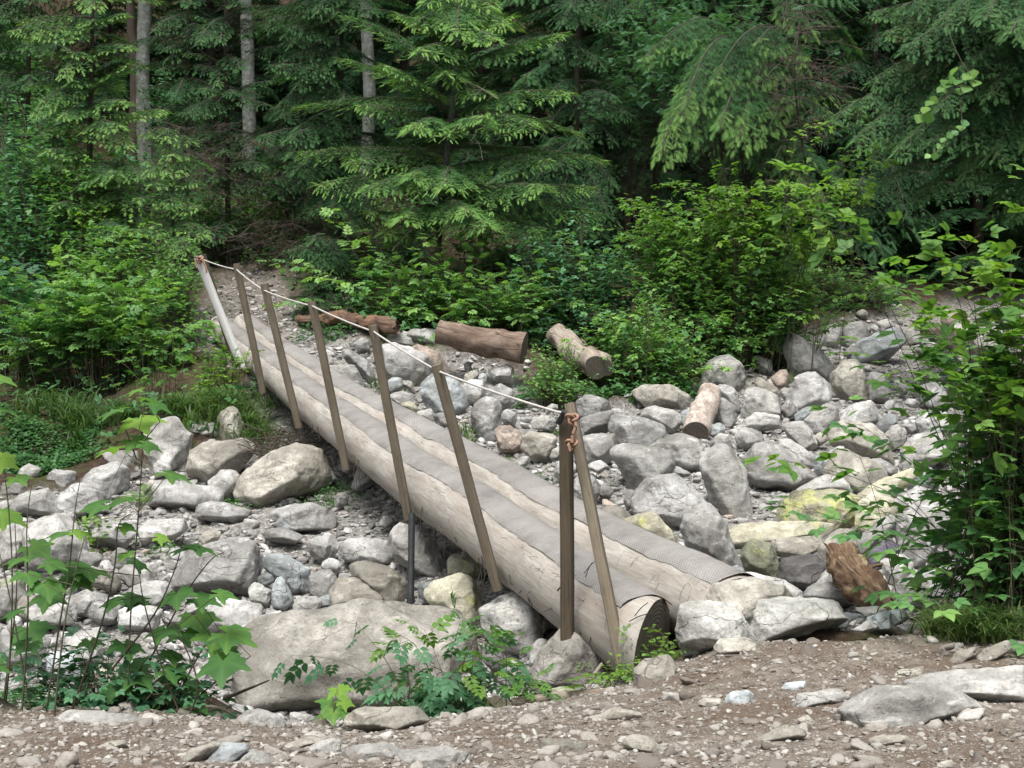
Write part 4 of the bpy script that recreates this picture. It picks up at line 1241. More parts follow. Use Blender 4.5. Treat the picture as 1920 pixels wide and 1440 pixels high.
for q, (px, py, w_, s, d) in enumerate(spots):
    n = R.integers(6, 9)
    an = np.sort(R.uniform(0, 2 * np.pi, n)) * 0.5 + np.arange(n) / n * np.pi * 2 * 0.5
    an = np.arange(n) / n * 2 * np.pi + R.normal(0, 0.2, n)
    asp = R.uniform(0.5, 0.85); ro = R.normal(0, 0.35)
    pts = []
    for a_ in an:
        x_, y_ = math.cos(a_) * w_ / 2 * R.uniform(0.85, 1.1), math.sin(a_) * w_ / 2 * asp * R.uniform(0.85, 1.1)
        pts.append((px + x_ * math.cos(ro) - y_ * math.sin(ro), py - w_ * 0.15 + x_ * math.sin(ro) + y_ * math.cos(ro)))
    col = R.choice(list('gggllbbttwr'), p=[.14, .14, .12, .12, .12, .08, .08, .07, .05, .06, .02])
    make_rock(pts, str(col), False, None, 900 + q, 3, noun="stone", group="loose stones between the boulders")

# ------------------------------------------------------------------ gravel: one mesh for the creek, one for the trail
def scatter(name, n, polygon_region, poly, smin, smax, mat, seed, power=2.5, sink=0.25, label=None):
    R = np.random.default_rng(seed)
    x0, x1, y0, y1 = polygon_region
    X = R.uniform(x0, x1, n * 3); Y = y0 + (y1 - y0) * R.random(n * 3) ** 1.5
    X = X * (0.35 + 0.65 * (Y / y1))
    wgt = weight(poly, X, Y, 0.3, 4)
    keep = R.random(len(X)) < wgt
    X, Y = X[keep][:n], Y[keep][:n]
    n = len(X)
    Z = gzf(X, Y)
    S = smin + (smax - smin) * R.random(n) ** power
    D, Fc = ICO[1]
    D2, F2 = ICO[2]
    # a few base shapes
    shapes = []
    for k in range(24):
        pl = [(nrm(R.normal(0, 1, 3)), R.uniform(0.6, 1.0)) for _ in range(11)]
        pl += [(np.array(v, float), 1.05) for v in ((1, 0, 0), (-1, 0, 0), (0, 1, 0), (0, -1, 0), (0, 0, 1), (0, 0, -1))]
        V_, F_ = hull_rock(pl, 1, 30)
        Vb, Fb = hull_rock(pl, 2, 30)
        shapes.append((V_, F_, Vb, Fb))
    VV, FF, TT = [], [], []
    off = 0
    big = S > smax * 0.45
    kind = R.integers(0, 24, n)
    for k in range(24):
        for bg_ in (False, True):
            ids = np.where((kind == k) & (big == bg_))[0]
            if not len(ids): continue
            bv, bf = (shapes[k][2], shapes[k][3]) if bg_ else (shapes[k][0], shapes[k][1])
            yaw = R.uniform(0, 2 * np.pi, len(ids)); sc = np.column_stack([R.uniform(0.8, 1.3, len(ids)), R.uniform(0.6, 1.0, len(ids)), R.uniform(0.35, 0.75, len(ids))]) * S[ids, None]
            v = bv[None] * sc[:, None, :]
            tl = R.normal(0, 0.25, len(ids))
            c, s_ = np.cos(tl)[:, None], np.sin(tl)[:, None]
            v = np.stack([v[..., 0] * c - v[..., 2] * s_, v[..., 1], v[..., 0] * s_ + v[..., 2] * c], -1)
            c, s_ = np.cos(yaw)[:, None], np.sin(yaw)[:, None]
            v = np.stack([v[..., 0] * c - v[..., 1] * s_, v[..., 0] * s_ + v[..., 1] * c, v[..., 2]], -1)
            v = v + np.column_stack([X[ids], Y[ids], Z[ids] + S[ids] * sink])[:, None, :]
            VV.append(v.reshape(-1, 3)); TT.append(np.repeat(R.random(len(ids)), len(bv)))
            FF.append((bf[None] + (np.arange(len(ids)) * len(bv))[:, None, None] + off).reshape(-1, 3))
            off += len(ids) * len(bv)
    me = make_mesh(name, np.concatenate(VV), [np.concatenate(FF)], mat, False, {"tint": np.concatenate(TT)})
    return tag(link(name, me), label, None, None, "stuff")
scatter("creek_gravel", 46000, (-8.5, 12.5, 8.5, 30), CREEK, 0.012, 0.062, M['gravel'], 3, 3.2, 0.2, "pale grey gravel and cobbles covering the dry creek bed")
scatter("trail_gravel", 42000, (-5.0, 5.0, 4.8, 9.4), TRAIL, 0.003, 0.020, M['grit'], 4, 5, 0.15, "loose brown grit on the dirt trail")
scatter("trail_stones", 1500, (-5.0, 5.0, 4.8, 9.4), TRAIL, 0.014, 0.06, M['grit'], 6, 4, 0.02, "small stones half pressed into the dirt trail")

# ------------------------------------------------------------------ plants: templates
def T_leaf():
    """simple pointed leaf, y along the blade 0..1, folded on the midrib"""
    V = [(0, 0, 0), (0, .35, -.01), (0, .7, -.03), (0, 1, -.12), (-.26, .22, .05), (-.33, .45, .05), (-.2, .74, 0), (.26, .22, .05), (.33, .45, .05), (.2, .74, 0)]
    Q = [(0, 1, 5, 4), (1, 2, 6, 5), (0, 7, 8, 1), (1, 8, 9, 2)]
    T = [(2, 3, 6), (2, 9, 3)]
    return np.array(V, float), [np.array(Q), np.array(T)]
def T_needle_twig(pairs=6, ang=52, wd=0.17, droop=0.1, ln=0.36):
    """twig with flat needle rows, length 1"""
    V, T = [], []
    for k in range(pairs):
        y = 0.04 + 0.86 * k / pairs
        l = ln * (1 - 0.45 * abs(k / pairs - 0.35) - 0.25 * (k / pairs))
        for s in (-1, 1):
            a = math.radians(ang)
            b = len(V)
            V += [(0, y, 0), (0, y + wd * 0.75, 0), (s * l * math.sin(a), y + l * math.cos(a) + wd * .3, -droop * l - (k % 2) * .03)]
            T.append((b, b + 1, b + 2) if s < 0 else (b + 1, b, b + 2))
    b = len(V)
    V += [(-.07, .84, 0), (.07, .84, 0), (0, 1.05, -.03)]
    T.append((b, b + 1, b + 2))
    return np.array(V, float), [np.array(T)]
def T_cedar():
    """flat fan spray with scale-like fingers"""
    V, T = [], []
    for k, (y, l, a) in enumerate(((.05, .32, 42), (.2, .42, 38), (.36, .44, 34), (.52, .38, 30), (.68, .3, 26))):
        for s in (-1, 1):
            ar = math.radians(a) * s
            d = (math.sin(ar), math.cos(ar)); n = (d[1], -d[0]); b = len(V); w_ = .017
            V += [(0, y, 0), (d[0] * l * .5 + n[0] * w_, y + d[1] * l * .5 + n[1] * w_, -.02), (d[0] * l, y + d[1] * l, -.09 * l), (d[0] * l * .5 - n[0] * w_, y + d[1] * l * .5 - n[1] * w_, -.02)]
            T.append((b, b + 1, b + 2, b + 3))
    b = len(V)
    V += [(0, .0, 0), (.04, .5, 0), (0, 1.08, -.06), (-.04, .5, 0)]; T.append((b, b + 1, b + 2, b + 3))
    return np.array(V, float), [np.array(T)]
def T_palm(lobes=5, seed=0, cut=0.74):
    """lobed maple-like leaf, toothed, stalk at origin, y forward"""
    pts = []
    spread = math.radians(250)
    for k in range(lobes):
        c = -spread / 2 + spread * k / (lobes - 1)
        L = (1.0, 0.9, 0.62)[min(2, abs(k - lobes // 2))] if lobes == 5 else (1.0, 0.95, 0.85, 0.55)[min(3, abs(k - lobes // 2))]
        hw = spread / (lobes - 1) / 2
        pts += [(c - hw, cut * L * 0.92), (c - hw * .55, L * .72), (c - hw * .42, L * .70), (c - hw * .18, L * .9), (c, L), (c + hw * .18, L * .88), (c + hw * .42, L * .70), (c + hw * .55, L * .72)]
    pts.append((spread / 2 + spread / (lobes - 1) / 2 * .9, .42))
    V = [(0, 0.02, 0)]
    for k, (a, r) in enumerate(pts):
        fold = 0.06 * math.cos(a * (lobes - 1) * 2 * math.pi / spread + math.pi) * r
        V.append((math.sin(a) * r, math.cos(a) * r, fold - 0.16 * r * r))
    # inner ring gives a curved blade
    n = len(pts)
    for k, (a, r) in enumerate(pts):
        rr = min(r, 0.45) * 0.85
        V.append((math.sin(a) * rr, math.cos(a) * rr, -0.02 - 0.03 * (k % 2)))
    T = [(0, n + 1 + k + 1, n + 1 + k) for k in range(n - 1)]
    Q = [(n + 1 + k, n + 1 + k + 1, k + 2, k + 1) for k in range(n - 1)]
    return np.array(V, float), [np.array(T), np.array(Q)]
def T_pinnate(pairs=3, lw=0.30, ll=0.42, end=0.45):
    """feather leaf made of leaflets along a stalk, length about 1"""
    LV, LF = T_leaf()
    V, Q, T = [], [], []
    def put(x, y, ang, L, s=1):
        b = sum(len(v) for v in V)
        c, s_ = math.cos(ang), math.sin(ang)
        v = LV * L * np.array([lw / .33 * 0.9, 1, 1])
        V.append(np.column_stack([v[:, 0] * c + v[:, 1] * s_ + x, -v[:, 0] * s_ + v[:, 1] * c + y, v[:, 2]]))
        Q.append(LF[0] + b); T.append(LF[1] + b)
    for k in range(pairs):
        y = 0.12 + (1 - end - 0.1) * k / max(1, pairs - 1) if pairs > 1 else 0.45
        for s in (-1, 1): put(0.0, y, s * math.radians(62 - 6 * k), ll * (0.85 + .15 * math.sin(k + 1)))
    put(0, 1 - end, 0, end)
    return np.concatenate(V), [np.concatenate(Q), np.concatenate(T)]
def T_frond(n=16, arch=0.35):
    """sword fern frond, length 1, arching"""
    V, Q = [], []
    for k in range(n):
        t = 0.08 + 0.9 * k / n
        z = 0.45 * t - arch * 1.9 * t * t
        y = t * (1 - 0.25 * t)
        l = 0.17 * math.sin(math.pi * (0.12 + 0.88 * t) ** 0.8) + 0.015
        w_ = 0.024
        for s in (-1, 1):
            b = len(V)
            V += [(0, y - w_ / 2, z), (s * l * .55, y - w_ * .45 + .015, z - .01), (s * l, y + .035, z - .04), (s * l * .5, y + w_ * .8 + .012, z - .01)]
            Q.append((b, b + 1, b + 2, b + 3) if s > 0 else (b + 3, b + 2, b + 1, b))
    return np.array(V, float), [np.array(Q)]
TL = T_leaf(); TN = T_needle_twig(); TF = T_needle_twig(8, 62, 0.13, 0.05, 0.24); TC = T_cedar()
TP5 = T_palm(5); TP3 = T_palm(5, 0, 0.62); TPIN3 = T_pinnate(1, .36, .5, .58); TPIN7 = T_pinnate(3); TPIN11 = T_pinnate(6, .13, .30, .28); TFR = T_frond()

# paler veins: a tint offset per template vertex, looked up by template size
_lv = np.array([.10, .12, .10, .05, -.06, -.06, -.04, -.06, -.06, -.04])
VEIN = {len(TL[0]): _lv}
for _t in (TPIN3, TPIN7, TPIN11): VEIN[len(_t[0])] = np.tile(_lv, len(_t[0]) // 10)
_np = (len(TP5[0]) - 1) // 2
_c = np.array([{0: -.14, 1: -.07, 2: -.05, 3: .0, 4: .18, 5: .0, 6: -.05, 7: -.07}[k % 8] for k in range(_np)])
VEIN[len(TP5[0])] = np.concatenate([[.15], _c, _c * 0.8 + .03])

def inst(mb, tpl, pos, axis, up, scale, tint, width=1.0):
    """many copies of a leaf template"""
    pos = np.atleast_2d(pos); n = len(pos)
    if n == 0: return
    ax = nrm(np.broadcast_to(axis, (n, 3))); up = np.broadcast_to(up, (n, 3))
    x = nrm(np.cross(ax, up)); z = np.cross(x, ax)
    TV, TFc = tpl
    toff = VEIN.get(len(TV), 0.0)
    sc = np.broadcast_to(np.asarray(scale, float), (n,))
    V = pos[:, None, :] + (TV[None, :, 0, None] * x[:, None, :] * width + TV[None, :, 1, None] * ax[:, None, :] + TV[None, :, 2, None] * z[:, None, :]) * sc[:, None, None]
    k = len(TV)
    off = (np.arange(n) * k)[:, None, None]
    mb.add(V.reshape(-1, 3), [(f[None] + off).reshape(-1, f.shape[1]) for f in TFc], np.clip((np.broadcast_to(np.asarray(tint, float), (n,))[:, None] + toff + np.zeros(k)[None]).ravel(), 0, 1))

def fast_tubes(mb, P0, P1, r0, r1):
    """many straight three-sided twigs at once"""
    P0, P1 = np.atleast_2d(P0), np.atleast_2d(P1); n = len(P0)
    if n == 0: return
    x, y = frame_of(P1 - P0)
    r0 = np.broadcast_to(np.asarray(r0, float), (n,)); r1 = np.broadcast_to(np.asarray(r1, float), (n,))
    V = []
    for (p, r) in ((P0, r0), (P1, r1)):
        for k in range(3):
            a = k * 2 * math.pi / 3
            V.append(p + (x * math.cos(a) + y * math.sin(a)) * r[:, None])
    V = np.stack(V, 1).reshape(-1, 3)
    f = np.array([(0, 1, 4, 3), (1, 2, 5, 4), (2, 0, 3, 5)])
    mb.add(V, [(f[None] + (np.arange(n) * 6)[:, None, None]).reshape(-1, 4)], 0.5)

def bough(mf, mw, p0, p1, R, style='hemlock', width=0.42, arch=0.10, dens=1.0, tint=0.4, tip=0.35, tw=None, hang=0.0, wood=0.012):
    """a flat layered branch from p0 to p1 with side sprays"""
    p0, p1 = np.asarray(p0, float), np.asarray(p1, float)
    L = np.linalg.norm(p1 - p0)
    n = max(4, int(L / (0.07 / dens)))
    s = np.linspace(0, 1, 14)
    ax = p0[None] * (1 - s)[:, None] + p1[None] * s[:, None]
    ax[:, 2] += arch * L * 4 * s * (1 - s) * (1 - 0.3 * s)
    ax += np.column_stack([np.sin(s * 5 + R.uniform(0, 6)) * 0.02 * L * s, np.sin(s * 4 + R.uniform(0, 6)) * 0.02 * L * s, s * 0])
    fast_tubes(mw, ax[:-1], ax[1:], wood * (1 - 0.8 * s[:-1]), wood * (1 - 0.8 * s[1:]))
    ss = np.linspace(0.12, 0.985, n)
    pt = np.column_stack([np.interp(ss, s, ax[:, k]) for k in range(3)])
    tg = np.column_stack([np.interp(ss, s, np.gradient(ax[:, k], s)) for k in range(3)]); tg = nrm(tg)
    sd = nrm(np.cross(tg, [0, 0, 1.0])); up = np.cross(sd, tg)
    tpl, tl = {'hemlock': (TN, 0.088), 'fir': (TF, 0.11), 'cedar': (TC, 0.13)}[style]
    if tw: tl = tw
    pos, axs, ups, scl, tnt = [], [], [], [], []
    st0, st1 = [], []
    lift = 0.08 if style == 'fir' else 0.0
    for k in range(n):
        t = ss[k]
        for sg in (-1, 1):
            if R.random() < 0.13: continue
            a = math.radians(R.uniform(48, 66) - 22 * t)
            d = tg[k] * math.cos(a) + sd[k] * sg * math.sin(a)
            d = d + np.array([0, 0, (-0.42 - lift * 1.6) * max(0.0, -d[1]) + 0.10 * max(0.0, d[1])])
            l = L * width * (1 - t) ** 0.75 * (0.35 + 0.65 * min(1, t * 3.2)) * R.uniform(0.5, 1.25) + tl * 0.7
            m = max(1, int(l / (tl * 0.52)))
            q = (np.arange(m) + R.uniform(0.1, 0.7)) / m
            b = pt[k] + d[None] * (q * l)[:, None]
            b[:, 2] -= (0.10 + hang - lift) * l * q * q
            st0.append(pt[k]); e_ = pt[k] + d * l * 0.9; e_[2] -= (0.10 + hang) * l * .8; st1.append(e_)
            dd = d - np.array([0, 0, 0.2 + hang]) * 1.0
            for sg2 in (-1, 1):
                aa = math.radians(R.uniform(38, 55)) * sg2
                perp = nrm(np.cross(d, up[k]))
                dv = d[None] * math.cos(aa) + perp[None] * math.sin(aa) + R.normal(0, 0.24, (m, 3)) - np.array([0, 0, 0.10 + hang * 0.7 - lift])
                pos.append(b); axs.append(dv)
                ups.append(up[k][None] + R.normal(0, 0.42, (m, 3)))
                scl.append(tl * R.uniform(0.55, 1.25, m) * (1 - 0.25 * q))
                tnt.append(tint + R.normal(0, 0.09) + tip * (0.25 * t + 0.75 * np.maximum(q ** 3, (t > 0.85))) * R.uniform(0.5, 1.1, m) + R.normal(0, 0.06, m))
            pos.append((pt[k] + d * l * 0.93 - np.array([0, 0, (0.10 + hang) * l * .86]))[None]); axs.append(dd[None]); ups.append(up[k][None]); scl.append([tl]); tnt.append([tint + tip * R.uniform(0.6, 1.1)])
    pos.append(ax[-1:]); axs.append((ax[-1] - ax[-2])[None]); ups.append(up[-1:]); scl.append([tl * 1.2]); tnt.append([tint + tip])
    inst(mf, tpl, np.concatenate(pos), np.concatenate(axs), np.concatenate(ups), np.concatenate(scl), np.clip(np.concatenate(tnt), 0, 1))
    fast_tubes(mw, np.array(st0), np.array(st1), wood * 0.3, wood * 0.12)

def dead_twigs(mw, base_pts, R, n, L=0.5, r=0.004, drop=0.2):
    """fine bare twigs, forked"""
    b = base_pts[R.integers(0, len(base_pts), n)]
    d = nrm(np.column_stack([R.normal(0, 1, n), R.normal(0, 1, n), R.normal(-drop, 0.35, n)]))
    l = L * R.uniform(0.4, 1.2, n)
    m = b + d * l[:, None] * 0.6
    e_ = m + nrm(d + R.normal(0, 0.35, (n, 3))) * l[:, None] * 0.5
    e2 = m + nrm(d + R.normal(0, 0.5, (n, 3))) * l[:, None] * 0.4
    fast_tubes(mw, b, m, r, r * 0.7); fast_tubes(mw, m, e_, r * 0.7, r * 0.3); fast_tubes(mw, m, e2, r * 0.6, r * 0.3)

def conifer_parts(R, trunk, boughs, style, tint=0.4, tip=0.35, twigs=120, width=0.42, dens=1.0, hang=0.0, arch=0.1, tw=None):
    mf, mw = MB(), MB()
    for (p0, p1) in boughs:
        bough(mf, mw, p0, p1, R, style, width * R.uniform(0.85, 1.15), arch * R.uniform(0.5, 1.5), dens, tint + R.normal(0, 0.07), tip, tw, hang)
    if twigs:
        dead_twigs(mw, np.array([p0 * (1 - q) + p1 * q for p0, p1 in boughs for q in (0, .2, .4)]), R, twigs)
    return mf, mw

def build_tree(name, label, cat, trunk_pts, trunk_r, barkmat, mf, mw, leafmat, group=None):
    base = np.asarray(trunk_pts[0], float)
    root = empty(name, base, label, cat, group)
    mt = MB()
    add_tube(mt, spline(trunk_pts, 24), np.interp(np.linspace(0, 1, 24), np.linspace(0, 1, len(trunk_r)), trunk_r), 12, 0.5, True, 0.12, 5)
    mt.build("trunk", barkmat, root, True, base)
    if mw is not None and mw.n: mw.build("branches", M['twig'], root, False, base)
    if mf is not None and mf.n: mf.build("crown", leafmat, root, False, base)
    return root

def generic_boughs(R, base, H, clear, spread, n, droop=0.15, top=1.0, lean=(0, 0)):
    out = []
    for k in range(n):
        t = clear + (1 - clear) * (k + R.random()) / n
        z = H * t
        L = spread * (1 - t) ** 0.8 * R.uniform(0.7, 1.15) + 0.25
        a = k * 2.399 + R.normal(0, 0.4)
        o = base + np.array([lean[0] * t, lean[1] * t, z])
        out.append((o, o + np.array([math.cos(a) * L, math.sin(a) * L, L * R.normal(0.02 - droop * 1.0, 0.12)])))
    return out

def shrub_parts(R, base, tips, tpl, lsize, tint=0.45, tintv=0.16, along=0.35, step=0.09, stem_r=0.006, per=2, updir=0.35, arch=0.25, droop=0.15, fan=0.5, spread=True):
    """stems arching from around the base to each tip, with leaves on both sides of the outer part"""
    ml, ms = MB(), MB()
    pos, axs, ups, scl, tnt = [], [], [], [], []
    for tip in tips:
        tip = np.asarray(tip, float)
        b = np.asarray(base, float) + np.append(R.normal(0, 0.12 if spread else 0.2, 2), 0)
        kk = R.uniform(0.0, 0.75); gx_, gy_ = b[0] * (1 - kk) + tip[0] * kk, b[1] * (1 - kk) + tip[1] * kk
        if spread: b = np.array([gx_, gy_, gzf(gx_, gy_)[0]])
        L = np.linalg.norm(tip - b)
        s = np.linspace(0, 1, 9)
        cv = b[None] * (1 - s)[:, None] + tip[None] * s[:, None]
        cv[:, 2] += arch * L * np.sin(np.pi * s) * 0.6
        cv += np.column_stack([np.sin(s * 6 + R.uniform(0, 6)), np.sin(s * 5 + R.uniform(0, 6)), s * 0]) * 0.025 * L * s[:, None]
        fast_tubes(ms, cv[:-1], cv[1:], stem_r * (1.1 - 0.8 * s[:-1]), stem_r * (1.1 - 0.8 * s[1:]))
        m = max(2, int(L * (1 - along) / step))
        q = along + (1 - along) * (np.arange(m) + R.random(m) * 0.6) / m
        q = np.append(np.minimum(q, 1), 1.0)
        p = np.column_stack([np.interp(q, s, cv[:, k]) for k in range(3)])
        tg = nrm(np.column_stack([np.interp(q, s, np.gradient(cv[:, k], s)) for k in range(3)]))
        sd = nrm(np.cross(tg, [0, 0, 1.0]))
        bt = tint + R.normal(0, tintv * 0.6)
        for w_ in range(per):
            sg = np.where((np.arange(len(q)) + w_) % 2 == 0, 1, -1)[:, None]
            d = tg * (0.5 + R.normal(0, 0.2, (len(q), 1))) + sd * sg * fan * 2 * R.uniform(0.6, 1.2, (len(q), 1)) + R.normal(0, 0.22, (len(q), 3)) - np.array([0, 0, droop])
            d = nrm(d)
            pet = lsize * R.uniform(0.2, 0.6, (len(q), 1))
            pos.append(p + d * pet); axs.append(d + np.array([0, 0, -droop])); ups.append(np.array([0, 0, 1.0]) + R.normal(0, updir, (len(q), 3)))
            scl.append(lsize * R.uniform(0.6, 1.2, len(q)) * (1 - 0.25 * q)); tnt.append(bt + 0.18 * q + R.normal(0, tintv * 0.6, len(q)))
            fast_tubes(ms, p, p + d * pet, stem_r * 0.3, stem_r * 0.25)
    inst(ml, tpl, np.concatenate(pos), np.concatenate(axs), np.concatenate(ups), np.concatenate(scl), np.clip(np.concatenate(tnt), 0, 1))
    return ml, ms

def build_plant(name, label, cat, base, ml, ms, leafmat, group=None, stemmat='stem', leafpart='foliage'):
    root = empty(name, base, label, cat, group)
    if ms is not None and ms.n: ms.build("stems", M[stemmat], root, False, base)
    ml.build(leafpart, M[leafmat], root, False, base)
    return root

def blob_tips(R, cx, cy, rx, ry, d, rd, n, hollow=0.55):
    """branch tips inside an ellipsoid given by photo centre, radii in px and depth"""
    v = nrm(R.normal(0, 1, (n, 3))) * (hollow + (1 - hollow) * R.random((n, 1)))
    return [P(cx + a * rx, cy - c * ry, d + b * rd) for a, b, c in v]
def gpt(px, py):
    p, d = hit(px, py)
    p = np.array(p); p[2] = gzf(p[0], p[1])[0]
    return p, d
def on_ground(p):
    p = np.array(p, float); p[2] = gzf(p[0], p[1])[0] - 0.02; return p

# ------------------------------------------------------------------ fallen logs, stumps and driftwood
def wood_piece(name, label, cat, pts, rad, mat, noise_=0.18, k=22, n=40, endmat='cut', seed=1, torn=0.0, sides=(0, -1)):
    pts = spline(pts, n); rr = np.interp(np.linspace(0, 1, n), np.linspace(0, 1, len(rad)), rad)
    c = pts[0].copy()
    root = empty(name, c, label, cat)
    mb = MB(); add_tube(mb, pts, rr, k, 0.5, True, noise_, seed)
    V = mb.V[0]
    if torn:
        R = np.random.default_rng(seed)
        for e_ in (0, n - 1):
            t_ = nrm(pts[e_] - pts[n // 2])
            sp = R.uniform(-0.2, 1, k) * torn
            V[e_ * k:(e_ + 1) * k] += t_[None] * sp[:, None]
        for q in (1, 2): pass
        V += nrm(V - np.repeat(pts, k, 0)) * (np.clip(fbm(V * 16, 4, seed), -1, 1) * torn * 0.35)[:, None]
    mb.build("trunk", M[mat], root, True, c)
    if endmat:
        for e_ in sides:
            t_ = nrm(pts[e_] - pts[1 if e_ == 0 else -2]); x_, y_ = frame_of(t_)
            cc = pts[e_] + t_ * 0.006
            an = np.arange(k) / k * 2 * np.pi
            ring = V[:k] if e_ == 0 else V[(n - 1) * k:n * k]
            ring = cc + (ring - pts[e_]) * 0.96
            VV = np.vstack([ring, cc]); me_ = MB()
            me_.add(VV, [[(q, (q + 1) % k, k) for q in range(k)]], 0.5, np.column_stack([(VV - cc) @ x_, (VV - cc) @ y_]) * 4)
            me_.build("sawn_end", M[endmat], root, False, c)
    return root
wood_piece("fallen_log", "sawn brown fallen log with peeling bark, its cut end dark, at the bank", "log",
           [P(822, 622, 19.2), P(900, 640, 19.1), P(983, 654, 19.0)], [0.15, 0.18, 0.205], 'oldlog', 0.13, sides=(-1,))
wood_piece("fallen_log", "reddish rotten log lying between the rail posts and the leafy bank", "log",
           [P(566, 600, 21.2), P(640, 598, 20.8), P(742, 612, 20.2)], [0.06, 0.10, 0.09], 'oldred', 0.3, endmat=None, torn=0.10, seed=4)
wood_piece("fallen_log", "pale weathered log under leaves, its squared end facing the creek", "log",
           [P(1040, 625, 20.4), P(1075, 655, 19.8), P(1122, 690, 18.9)], [0.13, 0.17, 0.185], 'drift', 0.28, sides=(-1,), seed=6)
wood_piece("driftwood_stub", "birch-like pale stub of wood leaning among the boulders", "driftwood",
           [P(1332, 735, 17.2), P(1318, 775, 16.8), P(1304, 812, 16.4)], [0.12, 0.14, 0.15], 'birch', 0.18, seed=8, sides=(-1,))
wood_piece("driftwood_log", "bleached splintered driftwood on the upper gravel behind the right hand bush", "driftwood",
           [P(1735, 612, 21.5), P(1790, 640, 20.8), P(1850, 665, 20.3)], [0.06, 0.13, 0.09], 'drift', 0.35, torn=0.2, endmat=None, seed=9)
wood_piece("rotten_stump", "orange-brown crumbling stump chunk jammed between the rocks beside the trail", "stump",
           [P(1578, 1042, 10.0), P(1598, 1075, 9.8), P(1628, 1105, 9.6), P(1668, 1138, 9.4)], [0.085, 0.115, 0.10, 0.045], 'rotten', 0.4, k=40, n=50, torn=0.09, endmat=None, seed=12)
wood_piece("rotten_stick", "short orange stick poking out from behind the crumbling stump", "stick",
           [P(1615, 1066, 10.1), P(1655, 1058, 10.0)], [0.014, 0.012], 'rotten', 0.1, k=8, n=8, endmat=None, seed=3)
wood_piece("fallen_pole", "thin grey pole leaning in the bushes above the red rotten log", "pole",
           [P(612, 582, 21.5), P(640, 566, 21.7), P(662, 552, 22)], [0.035, 0.03, 0.02], 'drift', 0.1, k=10, n=10, endmat=None)
wood_piece("root", "bare forked root hanging over the trail edge at the near log", "root",
           [P(1128, 1245, 8.65), P(1112, 1270, 8.5), P(1098, 1305, 8.3)], [0.008, 0.014, 0.008], 'drift', 0.3, k=8, n=12, endmat=None)
wood_piece("fallen_plank", "flat weathered wood strip along the trail edge below the wedged boulder", "wood strip",
           [P(960, 1318, 7.9), P(1050, 1306, 7.95), P(1150, 1298, 8.0)], [0.022, 0.03, 0.022], 'drift', 0.2, k=10, n=14, endmat=None)
for q, (a_, b_, c_) in enumerate((((330, 1332), (400, 1325), (445, 1345)), ((250, 1325), (330, 1342), (420, 1350)), ((420, 1310), (470, 1290), (505, 1275)))):
    wood_piece("dead_branch", ("grey dead branch lying under the low thimbleberry leaves", "pale thin stick along the trail edge under the thimbleberry", "dark bare branch rising beside the huge boulder")[q], "branch",
               [P(*a_, 7.7), P(*b_, 7.6), P(*c_, 7.6)], [0.010, 0.008, 0.004], 'drift' if q < 2 else 'bark', 0.2, k=7, n=12, endmat=None, seed=q)
# heap of flood-washed twigs on the boulder under the bridge
R = np.random.default_rng(77)
mw = MB()
for k in range(230):
    px, py = R.normal(540, 38), R.normal(842, 20)
    d = 15.6 + (870 - py) * 0.012 + R.normal(0, 0.12)
    p = P(px, py, d); v = nrm(np.array([R.normal(0, 1), R.normal(0, .6), R.normal(-0.15, 0.28)])); l = R.uniform(0.12, 0.5)
    fast_tubes(mw, [p - v * l / 2, p], [p, p + v * l / 2 + [0, 0, -0.02]], R.uniform(.003, .008), .003)
tp = mw.build("twig_heap", M['litter'], None, False, P(540, 850, 15.6)); tp.location = tuple(P(540, 850, 15.6))
tag(tp, "heap of flood-washed dead twigs on the boulder under the bridge", "twig heap")

# ------------------------------------------------------------------ grey alder trunks and dark trunks in the wood
R = np.random.default_rng(21)
def leafy_canopy(R, c, rad, n, ls=0.16):
    ml = MB()
    k = 26
    cc = c + R.normal(0, 1, (k, 3)) * rad * 0.55
    pos = cc[R.integers(0, k, n)] + R.normal(0, 1, (n, 3)) * np.array(rad) * 0.22
    inst(ml, TL, pos, nrm(R.normal(0, 1, (n, 3)) * [1, 1, 0.3]), np.array([0, 0, 1.0]) + R.normal(0, 0.4, (n, 3)), ls * R.uniform(0.7, 1.3, n), R.uniform(0.2, 0.6, n), 1.5)
    return ml
for (bx, by, tx, rad, label, cy) in (
        (274, 235, 272, 0.155, "broad grey mottled alder trunk, thickest of the grey trunks at upper left", 33),
        (247, 290, 243, 0.11, "thinner dark mossy trunk just left of the broad mottled one", 34.5),
        (468, 225, 462, 0.14, "slender grey alder trunk between the left alders and the fir", 32),
        (680, 260, 686, 0.125, "pale alder trunk half hidden by fir boughs, left of the central fir", 29.5)):
    b = on_ground(P(bx, by + 60, cy)); d = cy; b[2] -= 0.2
    top = P(tx, -60, d); up = top + np.array([0.1, 0, 8.0])
    can = leafy_canopy(R, up + [0, 0, 1.0], (2.2, 2.2, 1.6), 3500, 0.22)
    build_tree("alder_tree", label, "tree", [b, b * 0.5 + top * 0.5 + [0.10 * math.sin(bx), 0, 0], top, up], [rad * 1.15, rad, rad * 0.95, rad * 0.5], M['bark' if bx == 247 else 'alder'], can, None, M['elder'], "grey alder trunks on the slope")
b, d = gpt(279, 575)
wood_piece("snag", "short grey broken snag rising from the left bushes", "snag", [b, P(278, 500, d), P(277, 438, d)], [0.11, 0.10, 0.10], 'alder', 0.12)

